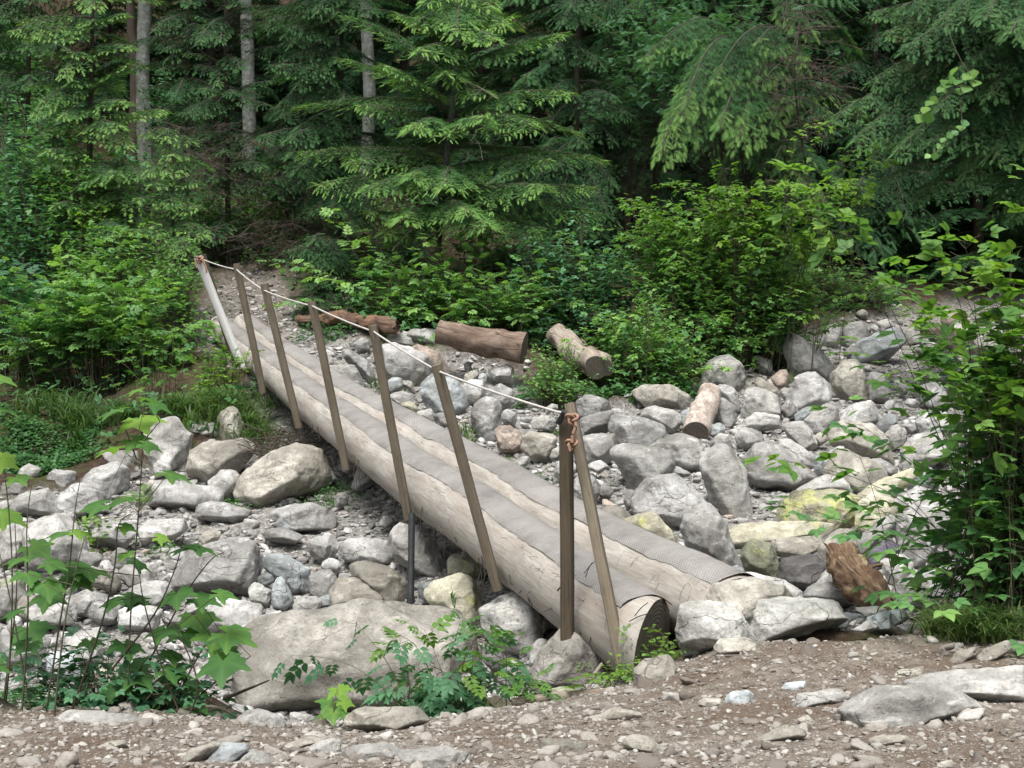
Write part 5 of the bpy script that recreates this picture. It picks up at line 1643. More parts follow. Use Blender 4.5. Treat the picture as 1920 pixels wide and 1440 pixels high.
# ------------------------------------------------------------------ hero conifers
def hero(name, label, trunk, r, boughs, style, mat, d0, seed, tint, tip, width=0.42, extra_n=0, hang=0.0, dens=1.0, twigs=150, bark='bark', arch=0.1, tw=None, exr=1.4, front=14):
    R = np.random.default_rng(seed)
    tp_ = [P(x, y, d0) for x, y in trunk]
    tp_[0] = on_ground(tp_[0]) if tp_[0][2] - gzf(tp_[0][0], tp_[0][1])[0] < 2 else tp_[0]
    bl = []
    for (bx, by, tx, ty, dd) in boughs:
        bl.append((P(bx, by, d0), P(tx, ty, d0 + dd)))
    ys = [t[1] for t in trunk]
    for k in range(extra_n):
        yy = R.uniform(min(ys), max(ys) - 0.12 * (max(ys) - min(ys)))
        xx = np.interp(yy, ys[::-1], [t[0] for t in trunk][::-1])
        a = R.uniform(0, 2 * math.pi)
        L = exr * R.uniform(0.5, 1.1)
        o = P(xx, yy, d0)
        bl.append((o, o + np.array([math.cos(a) * L, math.sin(a) * L * 0.9, R.normal(-0.12, 0.12) * L])))
    lo, hi = min(max(ys), 440), max(min(ys), -60)
    for k in range(front):      # short boughs on the side towards the clearing
        yy = hi + (lo - hi) * (k + R.random()) / front
        xx = np.interp(yy, ys[::-1], [t[0] for t in trunk][::-1])
        o = P(xx, yy, d0); L = min(1.0, exr) * R.uniform(0.5, 0.95)
        bl.append((o, o + np.array([R.normal(0, 0.55), -1.0, R.normal(-0.45, 0.15)]) * L))
    mf, mw = conifer_parts(R, None, bl, style, tint, tip, twigs, width, dens, hang, arch, tw)
    return build_tree(name, label, "tree", tp_, r, M[bark], mf, mw, M[mat])

hero("fir_tree", "young fir with layered boughs and a thin straight trunk, centre of the picture",
     [(818, 510), (826, 400), (842, 260), (856, 120), (862, 0), (868, -260)], [0.055, 0.05, 0.045, 0.04, 0.03, 0.02], [
     (846, 225, 716, 120, -1.3), (848, 235, 668, 195, -0.9), (850, 220, 1064, 172, -1.2), (850, 235, 1000, 235, -1.6), (856, 130, 1062, 60, -0.8), (857, 110, 960, 30, -0.5),
     (858, 80, 745, 25, -0.7), (858, 90, 790, 90, -1.3), (858, 70, 930, 70, -1.3), (862, 10, 950, 45, -0.9), (862, 5, 775, 45, -0.9), (862, -30, 920, 10, -0.8), (862, -40, 800, 0, -0.8), (860, -20, 860, 60, -1.2),
     (846, 250, 775, 235, -1.9), (846, 250, 905, 215, -1.9), (843, 300, 655, 305, -1.0), (840, 330, 600, 345, -1.3), (842, 290, 570, 285, -0.3), (838, 345, 775, 325, -2.0), (838, 330, 690, 350, -1.7),
     (840, 315, 1030, 300, -1.1), (834, 370, 1025, 345, -2.0), (832, 390, 905, 415, -2.2), (830, 400, 760, 405, -1.9), (828, 420, 690, 395, -1.0), (834, 360, 1105, 350, -0.5),
     (832, 390, 1120, 400, -0.4), (830, 420, 1010, 430, -1.0), (826, 440, 725, 450, -0.7), (850, 190, 640, 110, 0.2), (850, 200, 560, 200, 0.3), (852, 160, 640, 30, 0.4), (850, 210, 1090, 250, 0.3), (845, 280, 1130, 300, 0.2),
     (832, 410, 870, 395, -2.3), (840, 320, 840, 345, -2.2)], 'fir', 'fir', 22.6, 301, 0.36, 0.6, 0.40, 14, 0.0, 1.25, 500, exr=1.5, front=3, bark='alder', arch=0.08)
fir_ = [o for o in COL.objects if o.name.startswith('fir_tree')][0]
for pp in (((840, 310), (880, 330), (928, 352)), ((826, 415), (780, 425), (735, 470)), ((824, 420), (870, 415), (890, 430)), ((846, 150), (890, 160), (935, 185)), ((850, 225), (895, 265), (905, 300)), ((836, 300), (800, 320), (770, 330))):
    mb = MB(); p_ = spline([P(pp[0][0], pp[0][1], 22.6), P(pp[1][0], pp[1][1], 21.9), P(pp[2][0], pp[2][1], 21.4)], 10)
    add_tube(mb, p_, np.linspace(0.011, 0.004, 10), 5, 0.5); R_ = np.random.default_rng(pp[0][0])
    dead_twigs(mb, p_[3:], R_, 7, 0.28, 0.003, 0.1)
    mb.build("dead_branch", M['drift'], fir_, False, np.array(fir_.location))
hero("hemlock_tree", "drooping hemlock whose boughs fill the space left of the central fir",
     [(640, 470), (636, 300), (640, 100), (645, -200)], [0.05, 0.045, 0.04, 0.03], [
     (640, 60, 548, 60, -0.6), (640, 90, 530, 118, -0.9), (640, 120, 552, 160, -1.0), (638, 150, 525, 195, -0.7), (640, 200, 560, 240, -1.2), (638, 240, 545, 290, -1.2), (638, 260, 575, 330, -1.5), (638, 300, 560, 345, -0.9), (638, 320, 600, 390, -1.4),
     (640, 40, 740, 60, -0.4), (640, 100, 740, 140, -0.4), (640, 180, 740, 240, -0.6), (640, 0, 560, 10, -0.8), (640, -30, 600, 20, -1), (640, -20, 700, 20, -0.9), (638, 350, 660, 430, -1.4), (638, 360, 720, 440, -1.0), (638, 330, 700, 385, -1.5)],
     'hemlock', 'hemlock', 24.0, 302, 0.35, 0.4, 0.40, 40, 0.15, 1.0, 200, exr=1.8)
hero("hemlock_tree", "dark hemlock skirts just right of the central fir",
     [(1075, 500), (1080, 300), (1082, 100), (1085, -200)], [0.055, 0.05, 0.04, 0.03], [
     (1080, 280, 1150, 345, -0.8), (1080, 300, 1135, 400, -1.2), (1080, 340, 1100, 430, -1.5), (1080, 320, 1040, 410, -1.5), (1080, 260, 1010, 330, -1.0), (1080, 380, 1130, 440, -1.0), (1080, 370, 1010, 455, -1.1),
     (1080, 230, 1190, 260, -0.5), (1080, 200, 1170, 210, -0.7), (1080, 180, 1020, 250, -0.3)], 'hemlock', 'hemlock', 24.6, 303, 0.26, 0.4, 0.42, 26, 0.25, 1.0, 120, exr=1.6)
hero("young_hemlock", "young bright-tipped hemlock with tiered boughs at upper left",
     [(162, 480), (168, 300), (172, 120), (176, -60)], [0.05, 0.045, 0.035, 0.02], [
     (170, 180, 235, 120, -0.5), (170, 200, 238, 190, -0.8), (170, 210, 120, 215, -0.8), (168, 240, 222, 235, -1.0), (168, 250, 310, 205, -0.4), (170, 140, 100, 95, -0.5), (172, 60, 235, 25, -0.4), (172, 50, 130, 30, -0.4), (172, 90, 245, 85, -0.6),
     (168, 300, 90, 280, -0.9), (166, 320, 290, 330, -1.1), (165, 350, 220, 320, -1.3), (165, 380, 300, 390, -1.1), (165, 400, 110, 380, -1.2), (165, 410, 350, 420, -0.9), (165, 420, 230, 430, -1.5), (170, 150, 60, 160, 0.1), (166, 330, 40, 330, -0.2)],
     'hemlock', 'cedar', 22.5, 304, 0.45, 0.5, 0.42, 18, 0.1, 1.05, 60, exr=1.0)
hero("young_hemlock", "spindly dark hemlock with many bare lower twigs, below the slender alder",
     [(428, 400), (426, 280), (424, 120), (424, -100)], [0.05, 0.045, 0.04, 0.02], [
     (426, 290, 500, 250, -0.6), (426, 300, 360, 260, -0.7), (426, 310, 495, 310, -0.9), (426, 250, 340, 210, -0.5), (426, 180, 510, 150, -0.5), (426, 130, 350, 100, -0.4), (426, 100, 480, 60, -0.5), (426, 60, 370, 30, -0.4),
     (426, 200, 500, 195, -0.8), (426, 170, 380, 165, -0.7), (426, 340, 350, 330, -0.8), (426, 340, 480, 350, -0.6), (426, 30, 480, 10, -0.5)], 'hemlock', 'hemlock', 25.5, 305, 0.30, 0.45, 0.36, 12, 0.05, 0.9, 500, exr=1.2)
hero("young_cedar", "small cedar with feathery sprays reaching over the left end of the path",
     [(330, 560), (325, 450), (320, 330), (318, 240)], [0.03, 0.025, 0.02, 0.01], [
     (322, 400, 372, 385, -0.5), (322, 420, 385, 440, -0.6), (322, 380, 260, 370, -0.6), (322, 350, 370, 340, -0.3), (322, 330, 270, 300, -0.4), (324, 440, 260, 430, -0.8), (324, 450, 350, 465, -0.9), (320, 300, 355, 290, -0.2), (320, 280, 290, 255, -0.2)],
     'hemlock', 'cedar', 21.6, 306, 0.5, 0.45, 0.45, 6, 0.1, 1.0, 20, exr=0.6)
hero("cedar_tree", "cedar with bright drooping sprays hanging over the dark hollow",
     [(1480, 450), (1478, 200), (1476, 0), (1476, -250)], [0.07, 0.065, 0.06, 0.05], [
     (1400, 130, 1300, 250, -2.2), (1400, 120, 1238, 288, -2.4), (1420, 140, 1392, 265, -2.2), (1400, 110, 1275, 215, -2.4), (1410, 130, 1350, 235, -2.4), (1400, 100, 1210, 105, -1.6), (1470, 60, 1330, 150, -2.0),
     (1470, 180, 1350, 350, -0.8), (1470, 200, 1420, 340, -0.6)], 'cedar', 'cedar', 23.0, 307, 0.28, 0.62, 0.24, 8, 0.75, 1.3, 60, arch=0.22, exr=1.6)
hero("hemlock_tree", "big hemlock leaning in from the right edge with long drooping boughs",
     [(2110, 560), (2060, 300), (2030, 60), (2020, -200)], [0.22, 0.2, 0.17, 0.12], [
     (2020, 60, 1565, 212, -1.6), (2020, 80, 1590, 262, -1.8), (2020, 100, 1625, 300, -1.6), (2020, 90, 1690, 285, -2.2), (2020, 120, 1740, 262, -2.2), (2020, 120, 1800, 330, -1.8), (2020, 140, 1850, 300, -2.2), (2030, 160, 1930, 270, -2.0),
     (2020, 10, 1660, 60, -1.8), (2020, 0, 1700, 90, -2.4), (2020, 0, 1630, 20, -1.5), (2020, -20, 1760, 40, -2.6), (2020, -40, 1690, 10, -2.0), (2020, 20, 1800, 130, -2.3), (2020, 40, 1860, 180, -2.2), (2020, 30, 1640, 150, -1.4),
     (2020, -20, 1880, 60, -3.0), (2020, -30, 1920, 70, -3.2), (2020, -40, 1840, 30, -3.0), (2030, 200, 1720, 370, -1.0), (2030, 220, 1860, 390, -1.2), (2040, 260, 1900, 400, -1.4), (2030, 180, 1650, 340, -0.8), (2020, 60, 1760, 200, -2.4), (2020, -60, 1620, -20, -1.4)],
     'hemlock', 'hemlock', 19.5, 308, 0.40, 0.45, 0.30, 10, 0.3, 1.1, 350, exr=2.0)
hero("hemlock_tree", "dark hemlock deep behind the right hand hollow",
     [(1640, 470), (1640, 200), (1642, -150)], [0.07, 0.06, 0.05], [
     (1640, 250, 1560, 330, -1.0), (1640, 280, 1700, 400, -1.2), (1640, 220, 1540, 260, -0.8), (1640, 150, 1560, 150, -0.8), (1640, 300, 1620, 400, -1.3), (1640, 100, 1740, 200, -0.6), (1640, 320, 1760, 420, -1.0)],
     'hemlock', 'hemlock', 27.0, 309, 0.18, 0.25, 0.4, 30, 0.3, 0.9, 200, exr=2.2)
hero("hemlock_tree", "shaded hemlock between the cedar and the central fir, its trunk hidden",
     [(1230, 470), (1228, 250), (1226, 50), (1226, -200)], [0.06, 0.055, 0.05, 0.04], [
     (1228, 200, 1130, 230, -0.8), (1228, 150, 1110, 120, -0.6), (1228, 100, 1150, 60, -0.9), (1228, 50, 1120, 10, -0.8), (1228, 230, 1180, 300, -0.9), (1228, 20, 1060, 20, -1.0), (1228, 0, 1180, 10, -1.4), (1228, 240, 1260, 330, -0.4)],
     'hemlock', 'hemlock', 25.5, 310, 0.22, 0.35, 0.42, 20, 0.3, 1.0, 150, exr=1.8)
hero("fir_sapling", "low dense dark green fir sapling beside the dirt path",
     [(600, 595), (600, 540), (602, 490), (604, 470)], [0.02, 0.018, 0.012, 0.006], [
     (600, 560, 545, 560, -0.5), (600, 560, 655, 575, -0.5), (600, 540, 540, 520, -0.5), (600, 545, 660, 540, -0.4), (600, 520, 550, 495, -0.3), (600, 520, 645, 505, -0.4), (600, 570, 600, 590, -0.8), (600, 550, 575, 565, -0.8), (600, 550, 630, 560, -0.8), (602, 500, 580, 480, -0.2), (602, 500, 630, 485, -0.2), (600, 530, 600, 530, -0.7), (600, 575, 560, 590, -0.6), (600, 575, 640, 595, -0.6)],
     'fir', 'hemlock', 22.2, 311, 0.32, 0.35, 0.55, 14, 0.0, 1.2, 20, exr=0.55, tw=0.09)

hero("young_hemlock", "slim green hemlock at the far left top corner",
     [(50, 420), (52, 250), (54, 80), (56, -80)], [0.05, 0.045, 0.035, 0.02], [
     (52, 200, 10, 190, -0.6), (52, 220, 110, 230, -0.7), (52, 150, 110, 140, -0.6), (52, 100, 0, 100, -0.5), (52, 260, 0, 280, -0.8), (52, 280, 120, 300, -0.9), (54, 60, 110, 60, -0.5), (54, 30, 0, 30, -0.5), (52, 320, 60, 350, -1)],
     'hemlock', 'hemlock', 25.0, 312, 0.34, 0.4, 0.42, 14, 0.15, 1.0, 80, exr=1.1)
hero("young_hemlock", "dark drooping hemlock between the mottled alder and the slender alder",
     [(350, 420), (350, 250), (352, 100), (352, -60)], [0.045, 0.04, 0.03, 0.02], [
     (350, 120, 300, 130, -0.6), (350, 150, 410, 170, -0.7), (350, 200, 290, 215, -0.6), (350, 230, 420, 250, -0.8), (350, 260, 300, 290, -0.9), (350, 60, 410, 70, -0.5), (350, 30, 300, 40, -0.5), (350, 300, 400, 340, -1)],
     'hemlock', 'hemlock', 27.5, 313, 0.30, 0.35, 0.42, 16, 0.2, 1.0, 220, exr=1.3)
hero("young_hemlock", "fine-needled hemlock filling the gap between the slender and pale alders",
     [(565, 440), (565, 250), (565, 100), (566, -60)], [0.045, 0.04, 0.03, 0.02], [
     (565, 90, 468, 95, -0.8), (565, 40, 450, 62, -0.8), (565, 150, 660, 190, -0.8), (565, 80, 680, 100, -0.9),
     (565, 120, 500, 120, -0.6), (565, 150, 620, 160, -0.7), (565, 200, 500, 210, -0.6), (565, 230, 630, 250, -0.8), (565, 260, 510, 290, -0.9), (565, 60, 620, 70, -0.5), (565, 30, 510, 30, -0.5), (565, 320, 520, 360, -1), (565, 330, 620, 370, -1)],
     'hemlock', 'hemlock', 26.0, 314, 0.36, 0.4, 0.42, 22, 0.2, 1.0, 120, exr=1.4)

# ------------------------------------------------------------------ forest on the slope behind: shared meshes, every tree its own thing
R = np.random.default_rng(55)
protos = []
for k in range(4):
    H = (11, 13, 9, 12)[k]
    bl = generic_boughs(R, np.zeros(3), H, 0.02, (2.6, 2.9, 2.2, 2.5)[k], (96, 104, 84, 96)[k], 0.22)
    mf, mw = conifer_parts(R, None, bl, 'hemlock', 0.30, 0.3, 250, 0.40, 0.62, 0.2, 0.08, 0.19)
    mt = MB(); add_tube(mt, spline([(0, 0, -0.5), (0.05, 0, H * .5), (0, 0, H)], 14), np.linspace(0.12, 0.02, 14), 9, 0.5, True, 0.1)
    protos.append((mt, mw, mf))
spotlist = [(-11.5, 30), (-7.8, 39), (-4.7, 38), (-2.6, 36.5), (-0.6, 32), (1.3, 29.5), (2.2, 35), (3.6, 31), (5.1, 34), (6.4, 30.5), (7.8, 33.5), (9.4, 31.5), (11, 35), (12.8, 33),
            (-12.5, 35), (-11, 41), (-8.2, 43), (-4.6, 42), (-1.5, 44), (1.6, 41), (4.4, 43), (7.2, 40), (10.4, 43), (13.6, 41), (16.5, 38), (-15, 40), (-13, 49), (-8.5, 51), (-4, 50), (0.5, 52), (5, 50), (10, 51), (15.5, 49), (-18, 47), (19, 46),
            (4.2, 27.8), (8.9, 28.6)]
pm = []
seen_lb = set()
place_words = ["at far left", "left", "left of centre", "near centre", "right of centre", "right", "at far right"]
for q, (x, y) in enumerate(spotlist):
    k = q % 4
    b = np.array([x, y, gzf(x, y)[0]])
    px = 960 + F * x / y
    row = 'front' if y < 32.5 else 'second' if y < 38 else 'third' if y < 46 else 'back'
    near = min([(218, "the mottled alder"), (470, "the slender alder"), (683, "the pale alder"), (850, "the central fir"), (1080, "the dark skirts"), (1480, "the drooping cedar"), (1640, "the deep hollow"), (1850, "the right edge hemlock"), (30, "the left picture edge")], key=lambda t: abs(t[0] - px))
    lb = f"shaded forest hemlock, {row} row up the slope, {'left' if px < near[0] else 'right'} of {near[1]}, number {q}"
    lb = f"shaded {('tall', 'broad', 'short', 'slim')[k]} hemlock in the {row} row up the slope, {'left' if px < near[0] else 'right'} of {near[1]}"
    if lb in seen_lb: lb = lb.replace("shaded", "farther shaded")
    seen_lb.add(lb)
    root = empty("forest_hemlock", b, lb, "tree", "shaded hemlocks on the slope")
    root.rotation_euler = (0, 0, R.uniform(0, 6.28))
    s = R.uniform(0.85, 1.25); root.scale = (s, s, s * R.uniform(0.95, 1.15))
    if q < 4:
        mt, mw, mf = protos[k]
        ch = [mt.build("trunk", M['bark'], root, True), mw.build("branches", M['twig'], root), mf.build("crown", M['hemlock'], root)]
        pm.append(ch)
    else:
        for o in pm[k]:
            c = o.copy(); COL.objects.link(c); c.parent = root
# unseen trees added beyond the picture's edges to block low sky light
for q, (x, y, s) in enumerate(((-11, 17, 1.2), (-12.5, 11, 1.3), (-11, 24, 1.2), (12.5, 19, 1.2), (12, 12.5, 1.2), (13.5, 26, 1.3), (-9, 4, 1.1), (9.5, 5, 1.2), (-6, -7, 1.3), (0, -9, 1.2), (6, -7, 1.3), (11, -2, 1.3), (-12, -2, 1.3))):
    b = np.array([x, y, gzf(x, y)[0] - 0.3])
    dirw = ("upstream" if x > 0 else "downstream")
    root = empty("forest_hemlock", b, f"{('tall', 'broad', 'short', 'slim')[q % 4]}{' mossy' if q > 8 else ''} unseen hemlock added to block sky light on the {dirw} side, {('beyond the creek', 'beside the camera', 'behind the camera')[0 if y > 14 else 1 if y > 0 else 2]}", "tree", "unseen hemlocks added to block sky light")
    root.rotation_euler = (0, 0, q * 1.3); root.scale = (s, s, s)
    for o in pm[q % 4]:
        c = o.copy(); COL.objects.link(c); c.parent = root

# ------------------------------------------------------------------ shrubs
def shrub(name, label, cat, basepx, blobs, tpl, mat, lsize, seed, d=None, stemmat='stem', tint=0.45, tintv=0.16, extra_tips=(), hollow=0.5, **kw):
    R = np.random.default_rng(seed)
    b, dd = gpt(*basepx)
    if d: dd = d; b = on_ground(P(*basepx, d))
    tips = []
    for (cx, cy, rx, ry, do, rd, n) in blobs: tips += blob_tips(R, cx, cy, rx, ry, dd + do, rd, n, hollow)
    for (x, y, do) in extra_tips: tips.append(P(x, y, dd + do))
    tips = [t + R.normal(0, 1, 3) * np.array([0.32, 0.2, 0.24]) * (lsize / 0.15 if R.random() < 0.4 else 0.3) for t in tips] if blobs else tips
    # keep tips above the ground
    tips = [t if t[2] > gzf(t[0], t[1])[0] + 0.05 else np.array([t[0], t[1], gzf(t[0], t[1])[0] + 0.06]) for t in tips]
    ml, ms = shrub_parts(R, b, tips, tpl, lsize, tint, tintv, **kw)
    return build_plant(name, label, cat, b, ml, ms, mat, None, stemmat)

# far bank, left to right
shrub("leafy_shrub", "dark leafy shrub mass at the far left edge, halfway up", "shrub", (60, 640), [(60, 430, 120, 110, 0.3, 1.0, 90), (20, 300, 90, 90, 1.0, 1.0, 60)], TL, 'elder', 0.13, 401, tint=0.5)
shrub("leafy_shrub", "green shrub thicket left of the short grey snag", "shrub", (150, 640), [(150, 330, 110, 60, 1.0, 0.8, 60), (200, 480, 110, 70, -0.4, 0.8, 70)], TPIN3, 'salmon', 0.2, 402, tint=0.5)
shrub("elderberry_bush", "elderberry bush with large feathery leaves overhanging the grass at left", "bush", (200, 720), [(190, 570, 150, 75, 0, 0.8, 85), (110, 620, 90, 50, 0.2, 0.6, 40), (280, 640, 70, 60, 0, 0.6, 30)], TPIN7, 'salmon', 0.27, 403, tint=0.55, step=0.16, arch=0.3)
shrub("elderberry_bush", "shaded elderberry at the far left above the grass", "bush", (30, 720), [(20, 560, 80, 80, 0.4, 0.6, 50)], TPIN7, 'elder', 0.24, 404, tint=0.3, step=0.16)
shrub("salmonberry_bush", "salmonberry with yellow-green leaves in front of the short snag", "bush", (240, 600), [(225, 440, 65, 30, -0.3, 0.4, 22), (180, 400, 60, 30, -0.3, 0.4, 14)], TPIN3, 'bright', 0.17, 405, tint=0.6)
shrub("leafy_shrub", "small-leaved shrub along the left side of the dirt path", "shrub", (345, 640), [(330, 540, 40, 70, 0, 0.6, 50), (300, 480, 60, 40, 0.2, 0.5, 40), (350, 590, 25, 40, -0.2, 0.3, 24)], TL, 'salmon', 0.085, 406, tint=0.5)
shrub("thimbleberry_plant", "thimbleberry with broad pale star leaves between the grass and the elderberry", "plant", (300, 770), [(285, 670, 55, 50, 0, 0.3, 16)], TP5, 'bright', 0.115, 407, tint=0.38, tintv=0.1, step=0.2, along=0.6, per=1, updir=0.3, extra_tips=((232, 655, 0), (260, 632, 0), (328, 635, 0), (240, 675, -0.2), (320, 690, -0.2), (280, 655, -0.2)))
shrub("thimbleberry_plant", "maple-leaved thimbleberry above the path behind the bleached posts", "plant", (520, 480), [(525, 405, 65, 45, 0, 0.6, 46), (460, 400, 50, 40, 0.3, 0.5, 24)], TP5, 'salmon', 0.105, 408, tint=0.55, step=0.2, along=0.5)
shrub("leafy_shrub", "dark shrub closing the top of the dirt path", "shrub", (440, 500), [(430, 430, 80, 45, 0.8, 0.8, 60), (380, 400, 60, 40, 1, .5, 40)], TL, 'elder', 0.11, 409, tint=0.35)
shrub("leafy_shrub", "shrub spilling over the rock at the right of the path top", "shrub", (500, 500), [(500, 480, 45, 18, 0, 0.4, 26), (560, 450, 50, 30, 0.4, 0.5, 30)], TL, 'salmon', 0.08, 410, tint=0.35)
shrub("leafy_plant", "yellow-green leafy plant at the foot of the bleached posts", "plant", (415, 745), [(420, 670, 42, 28, 0, 0.4, 32), (400, 715, 40, 25, -0.3, 0.3, 22)], TP5, 'bright', 0.06, 411, tint=0.6, step=0.10)
shrub("goatsbeard_plant", "pinnate-leaved plant above the red rotten log", "plant", (740, 610), [(735, 530, 60, 50, 0.1, 0.5, 26), (690, 500, 50, 40, 0.4, 0.4, 22)], TPIN7, 'salmon', 0.24, 412, tint=0.55, step=0.16)
shrub("devils_club", "broad star-leaved plant left of the sawn fallen log", "plant", (790, 610), [(800, 555, 60, 35, -0.2, 0.4, 22), (770, 590, 40, 25, -0.4, 0.3, 10)], TP5, 'salmon', 0.15, 413, tint=0.55, step=0.2, along=0.5)
shrub("goatsbeard_plant", "feathery bright plant directly above the sawn fallen log", "plant", (920, 640), [(900, 560, 80, 45, 0, 0.5, 46), (980, 570, 70, 50, -0.1, 0.5, 40), (860, 590, 50, 25, -0.4, 0.3, 16)], TPIN7, 'salmon', 0.22, 414, tint=0.55, step=0.14)
shrub("maple_seedling", "star-leaved seedling below the lowest fir boughs", "plant", (880, 500), [(885, 440, 40, 35, -0.2, 0.3, 16), (900, 460, 40, 25, -0.3, 0.3, 10)], TP5, 'salmon', 0.10, 415, tint=0.6, step=0.2, along=0.5, d=22.2)
shrub("leafy_shrub", "grey-green twiggy shrub behind the pale squared log", "shrub", (1080, 640), [(1070, 560, 90, 60, 0.0, 0.6, 80), (1140, 520, 90, 60, 0.3, 0.6, 80), (1040, 480, 60, 50, 0.3, .5, 40), (1040, 620, 60, 30, -0.5, .4, 40)], TPIN3, 'elder', 0.18, 416, tint=0.6)
shrub("leafy_shrub", "dense leafy shrub draping over the pale squared log toward the creek", "shrub", (1200, 720), [(1190, 640, 95, 75, 0.1, 0.6, 120), (1250, 690, 60, 50, 0, 0.4, 50), (1170, 700, 50, 40, -0.1, 0.3, 30)], TPIN3, 'salmon', 0.165, 417, tint=0.55)
shrub("leafy_plant", "small round-leaved plant in front of the two fallen logs", "plant", (1050, 748), [(1040, 690, 50, 50, -0.2, 0.4, 60), (1075, 735, 50, 20, -0.3, 0.3, 40), (1000, 720, 30, 20, -0.2, 0.2, 16)], TL, 'salmon', 0.07, 418, tint=0.5, step=0.07)
shrub("salmonberry_bush", "large salmonberry bush in the middle of the right bank", "bush", (1380, 680), [(1370, 490, 160, 85, 0.2, 0.8, 110), (1290, 560, 120, 90, 0.0, 0.7, 100), (1440, 560, 100, 90, -0.2, 0.6, 80), (1250, 430, 90, 60, 0.4, 0.6, 40), (1350, 640, 100, 40, -0.4, 0.5, 50)], TPIN3, 'salmon', 0.19, 419, tint=0.58)
shrub("salmonberry_bush", "lime-tipped salmonberry branches arching over the dark hollow", "bush", (1430, 655), [(1330, 410, 120, 50, -1.4, 0.5, 26), (1480, 430, 90, 50, -1.6, 0.5, 16)], TPIN3, 'bright', 0.19, 420, tint=0.6, arch=0.5, along=0.45,
      extra_tips=((1622, 348, -2.8), (1600, 340, -2.7), (1575, 300, -2.6), (1540, 325, -2.5), (1555, 440, -2.5), (1560, 345, -2.6), (1580, 350, -2.7), (1520, 340, -2.4), (1560, 470, -2.3), (1500, 350, -2.5), (1470, 350, -2.2), (1230, 352, -1), (1290, 345, -1), (1345, 330, -1.2), (1400, 345, -1.4), (1440, 350, -1.5), (1200, 395, -1), (1185, 370, -.8), (1610, 355, -2.7), (1590, 330, -2.6)))
shrub("salmonberry_bush", "light green leaf fan hanging above the pitted boulder", "bush", (1430, 670), [(1430, 620, 55, 50, -0.4, 0.4, 40), (1460, 560, 50, 40, -0.3, 0.4, 24)], TPIN7, 'salmon', 0.19, 421, tint=0.62, step=0.12)
shrub("leafy_shrub", "low dark shrub at the right end of the leafy bank", "shrub", (1570, 570), [(1560, 530, 70, 30, 0, 0.6, 46), (1640, 540, 50, 20, 0, 0.4, 20), (1520, 500, 40, 30, 0, .4, 20)], TPIN3, 'salmon', 0.13, 422, tint=0.45)
shrub("leafy_shrub", "low shrub between the ferns and the driftwood", "shrub", (1830, 510), [(1850, 480, 60, 22, 0, 0.6, 30), (1900, 440, 60, 30, .5, 0.6, 30)], TPIN3, 'elder', 0.14, 423, tint=0.4)
# broad-leaved infill over the slope at left and centre
for q, (bx, by, dd_, cx, cy, rx, ry, n_, mt_, tp_, ls_, tn_, lb_) in enumerate((
        (90, 420, 27, 80, 210, 110, 60, 90, 'salmon', TL, .11, .3, "dusky shrub high on the slope at far left, under the corner hemlock"),
        (220, 420, 26, 240, 340, 80, 60, 80, 'elder', TPIN3, .18, .45, "blue-green shrub behind the snag, below the alder trunks"),
        (380, 420, 25.5, 360, 390, 70, 40, 60, 'salmon', TPIN3, .17, .35, "shrub between the bleached posts' tops and the slender alder"),
        (480, 400, 28, 470, 300, 90, 50, 60, 'elder', TL, .10, .35, "dim shrub at the foot of the slender alder"),
        (620, 480, 26, 600, 430, 60, 40, 60, 'salmon', TPIN3, .16, .35, "shrub up the bank behind the fir sapling"),
        (740, 500, 24.5, 750, 470, 50, 35, 50, 'elder', TPIN3, .16, .45, "shrub just left of the central fir's trunk foot"),
        (950, 520, 24, 960, 490, 70, 40, 70, 'elder', TPIN3, .17, .4, "shrub behind the feathery bright plants, right of the fir trunk"),
        (310, 330, 31, 340, 180, 90, 60, 60, 'elder', TL, .12, .3, "far shrub on the slope between the two nearer alders"),
        (20, 300, 31, 30, 90, 80, 60, 60, 'salmon', TL, .12, .2, "far dark shrub at the top left corner"),
        (1130, 480, 25, 1150, 440, 60, 40, 46, 'elder', TPIN3, .17, .3, "shaded shrub at the left rim of the dark hollow"),
        (560, 470, 27, 540, 340, 70, 50, 60, 'salmon', TPIN3, .17, .25, "shrub half way up between the thimbleberry and the fine-needled hemlock"))):
    shrub("leafy_shrub", lb_, "shrub", (bx, by), [(cx, cy, rx, ry, 0, 0.8, n_)], tp_, mt_, ls_, 460 + q, d=dd_, tint=tn_, hollow=0.2)
# tall pinnate thicket above the hollow
shrub("mountain_ash", "blue-green feather-leaved shrub filling the top of the picture right of centre", "shrub", (1400, 420), [(1400, 130, 110, 85, 0, 0.9, 85), (1310, 60, 110, 60, -0.2, 0.8, 70), (1450, 220, 80, 60, 0, 0.7, 34), (1240, 30, 80, 40, 0, 0.7, 36)], TPIN11, 'elder', 0.27, 424, d=23.5, tint=0.5, step=0.19, along=0.72, droop=0.35, spread=False, stem_r=0.004, stemmat='bark')
shrub("mountain_ash", "blue-green feather-leaved shrub left of the drooping cedar", "shrub", (1180, 460), [(1190, 110, 70, 70, 0, 0.7, 40), (1170, 200, 60, 40, 0, 0.6, 22)], TPIN11, 'elder', 0.25, 425, d=24.5, tint=0.35, step=0.19, along=0.72, droop=0.35, spread=False, stem_r=0.004, stemmat='bark')
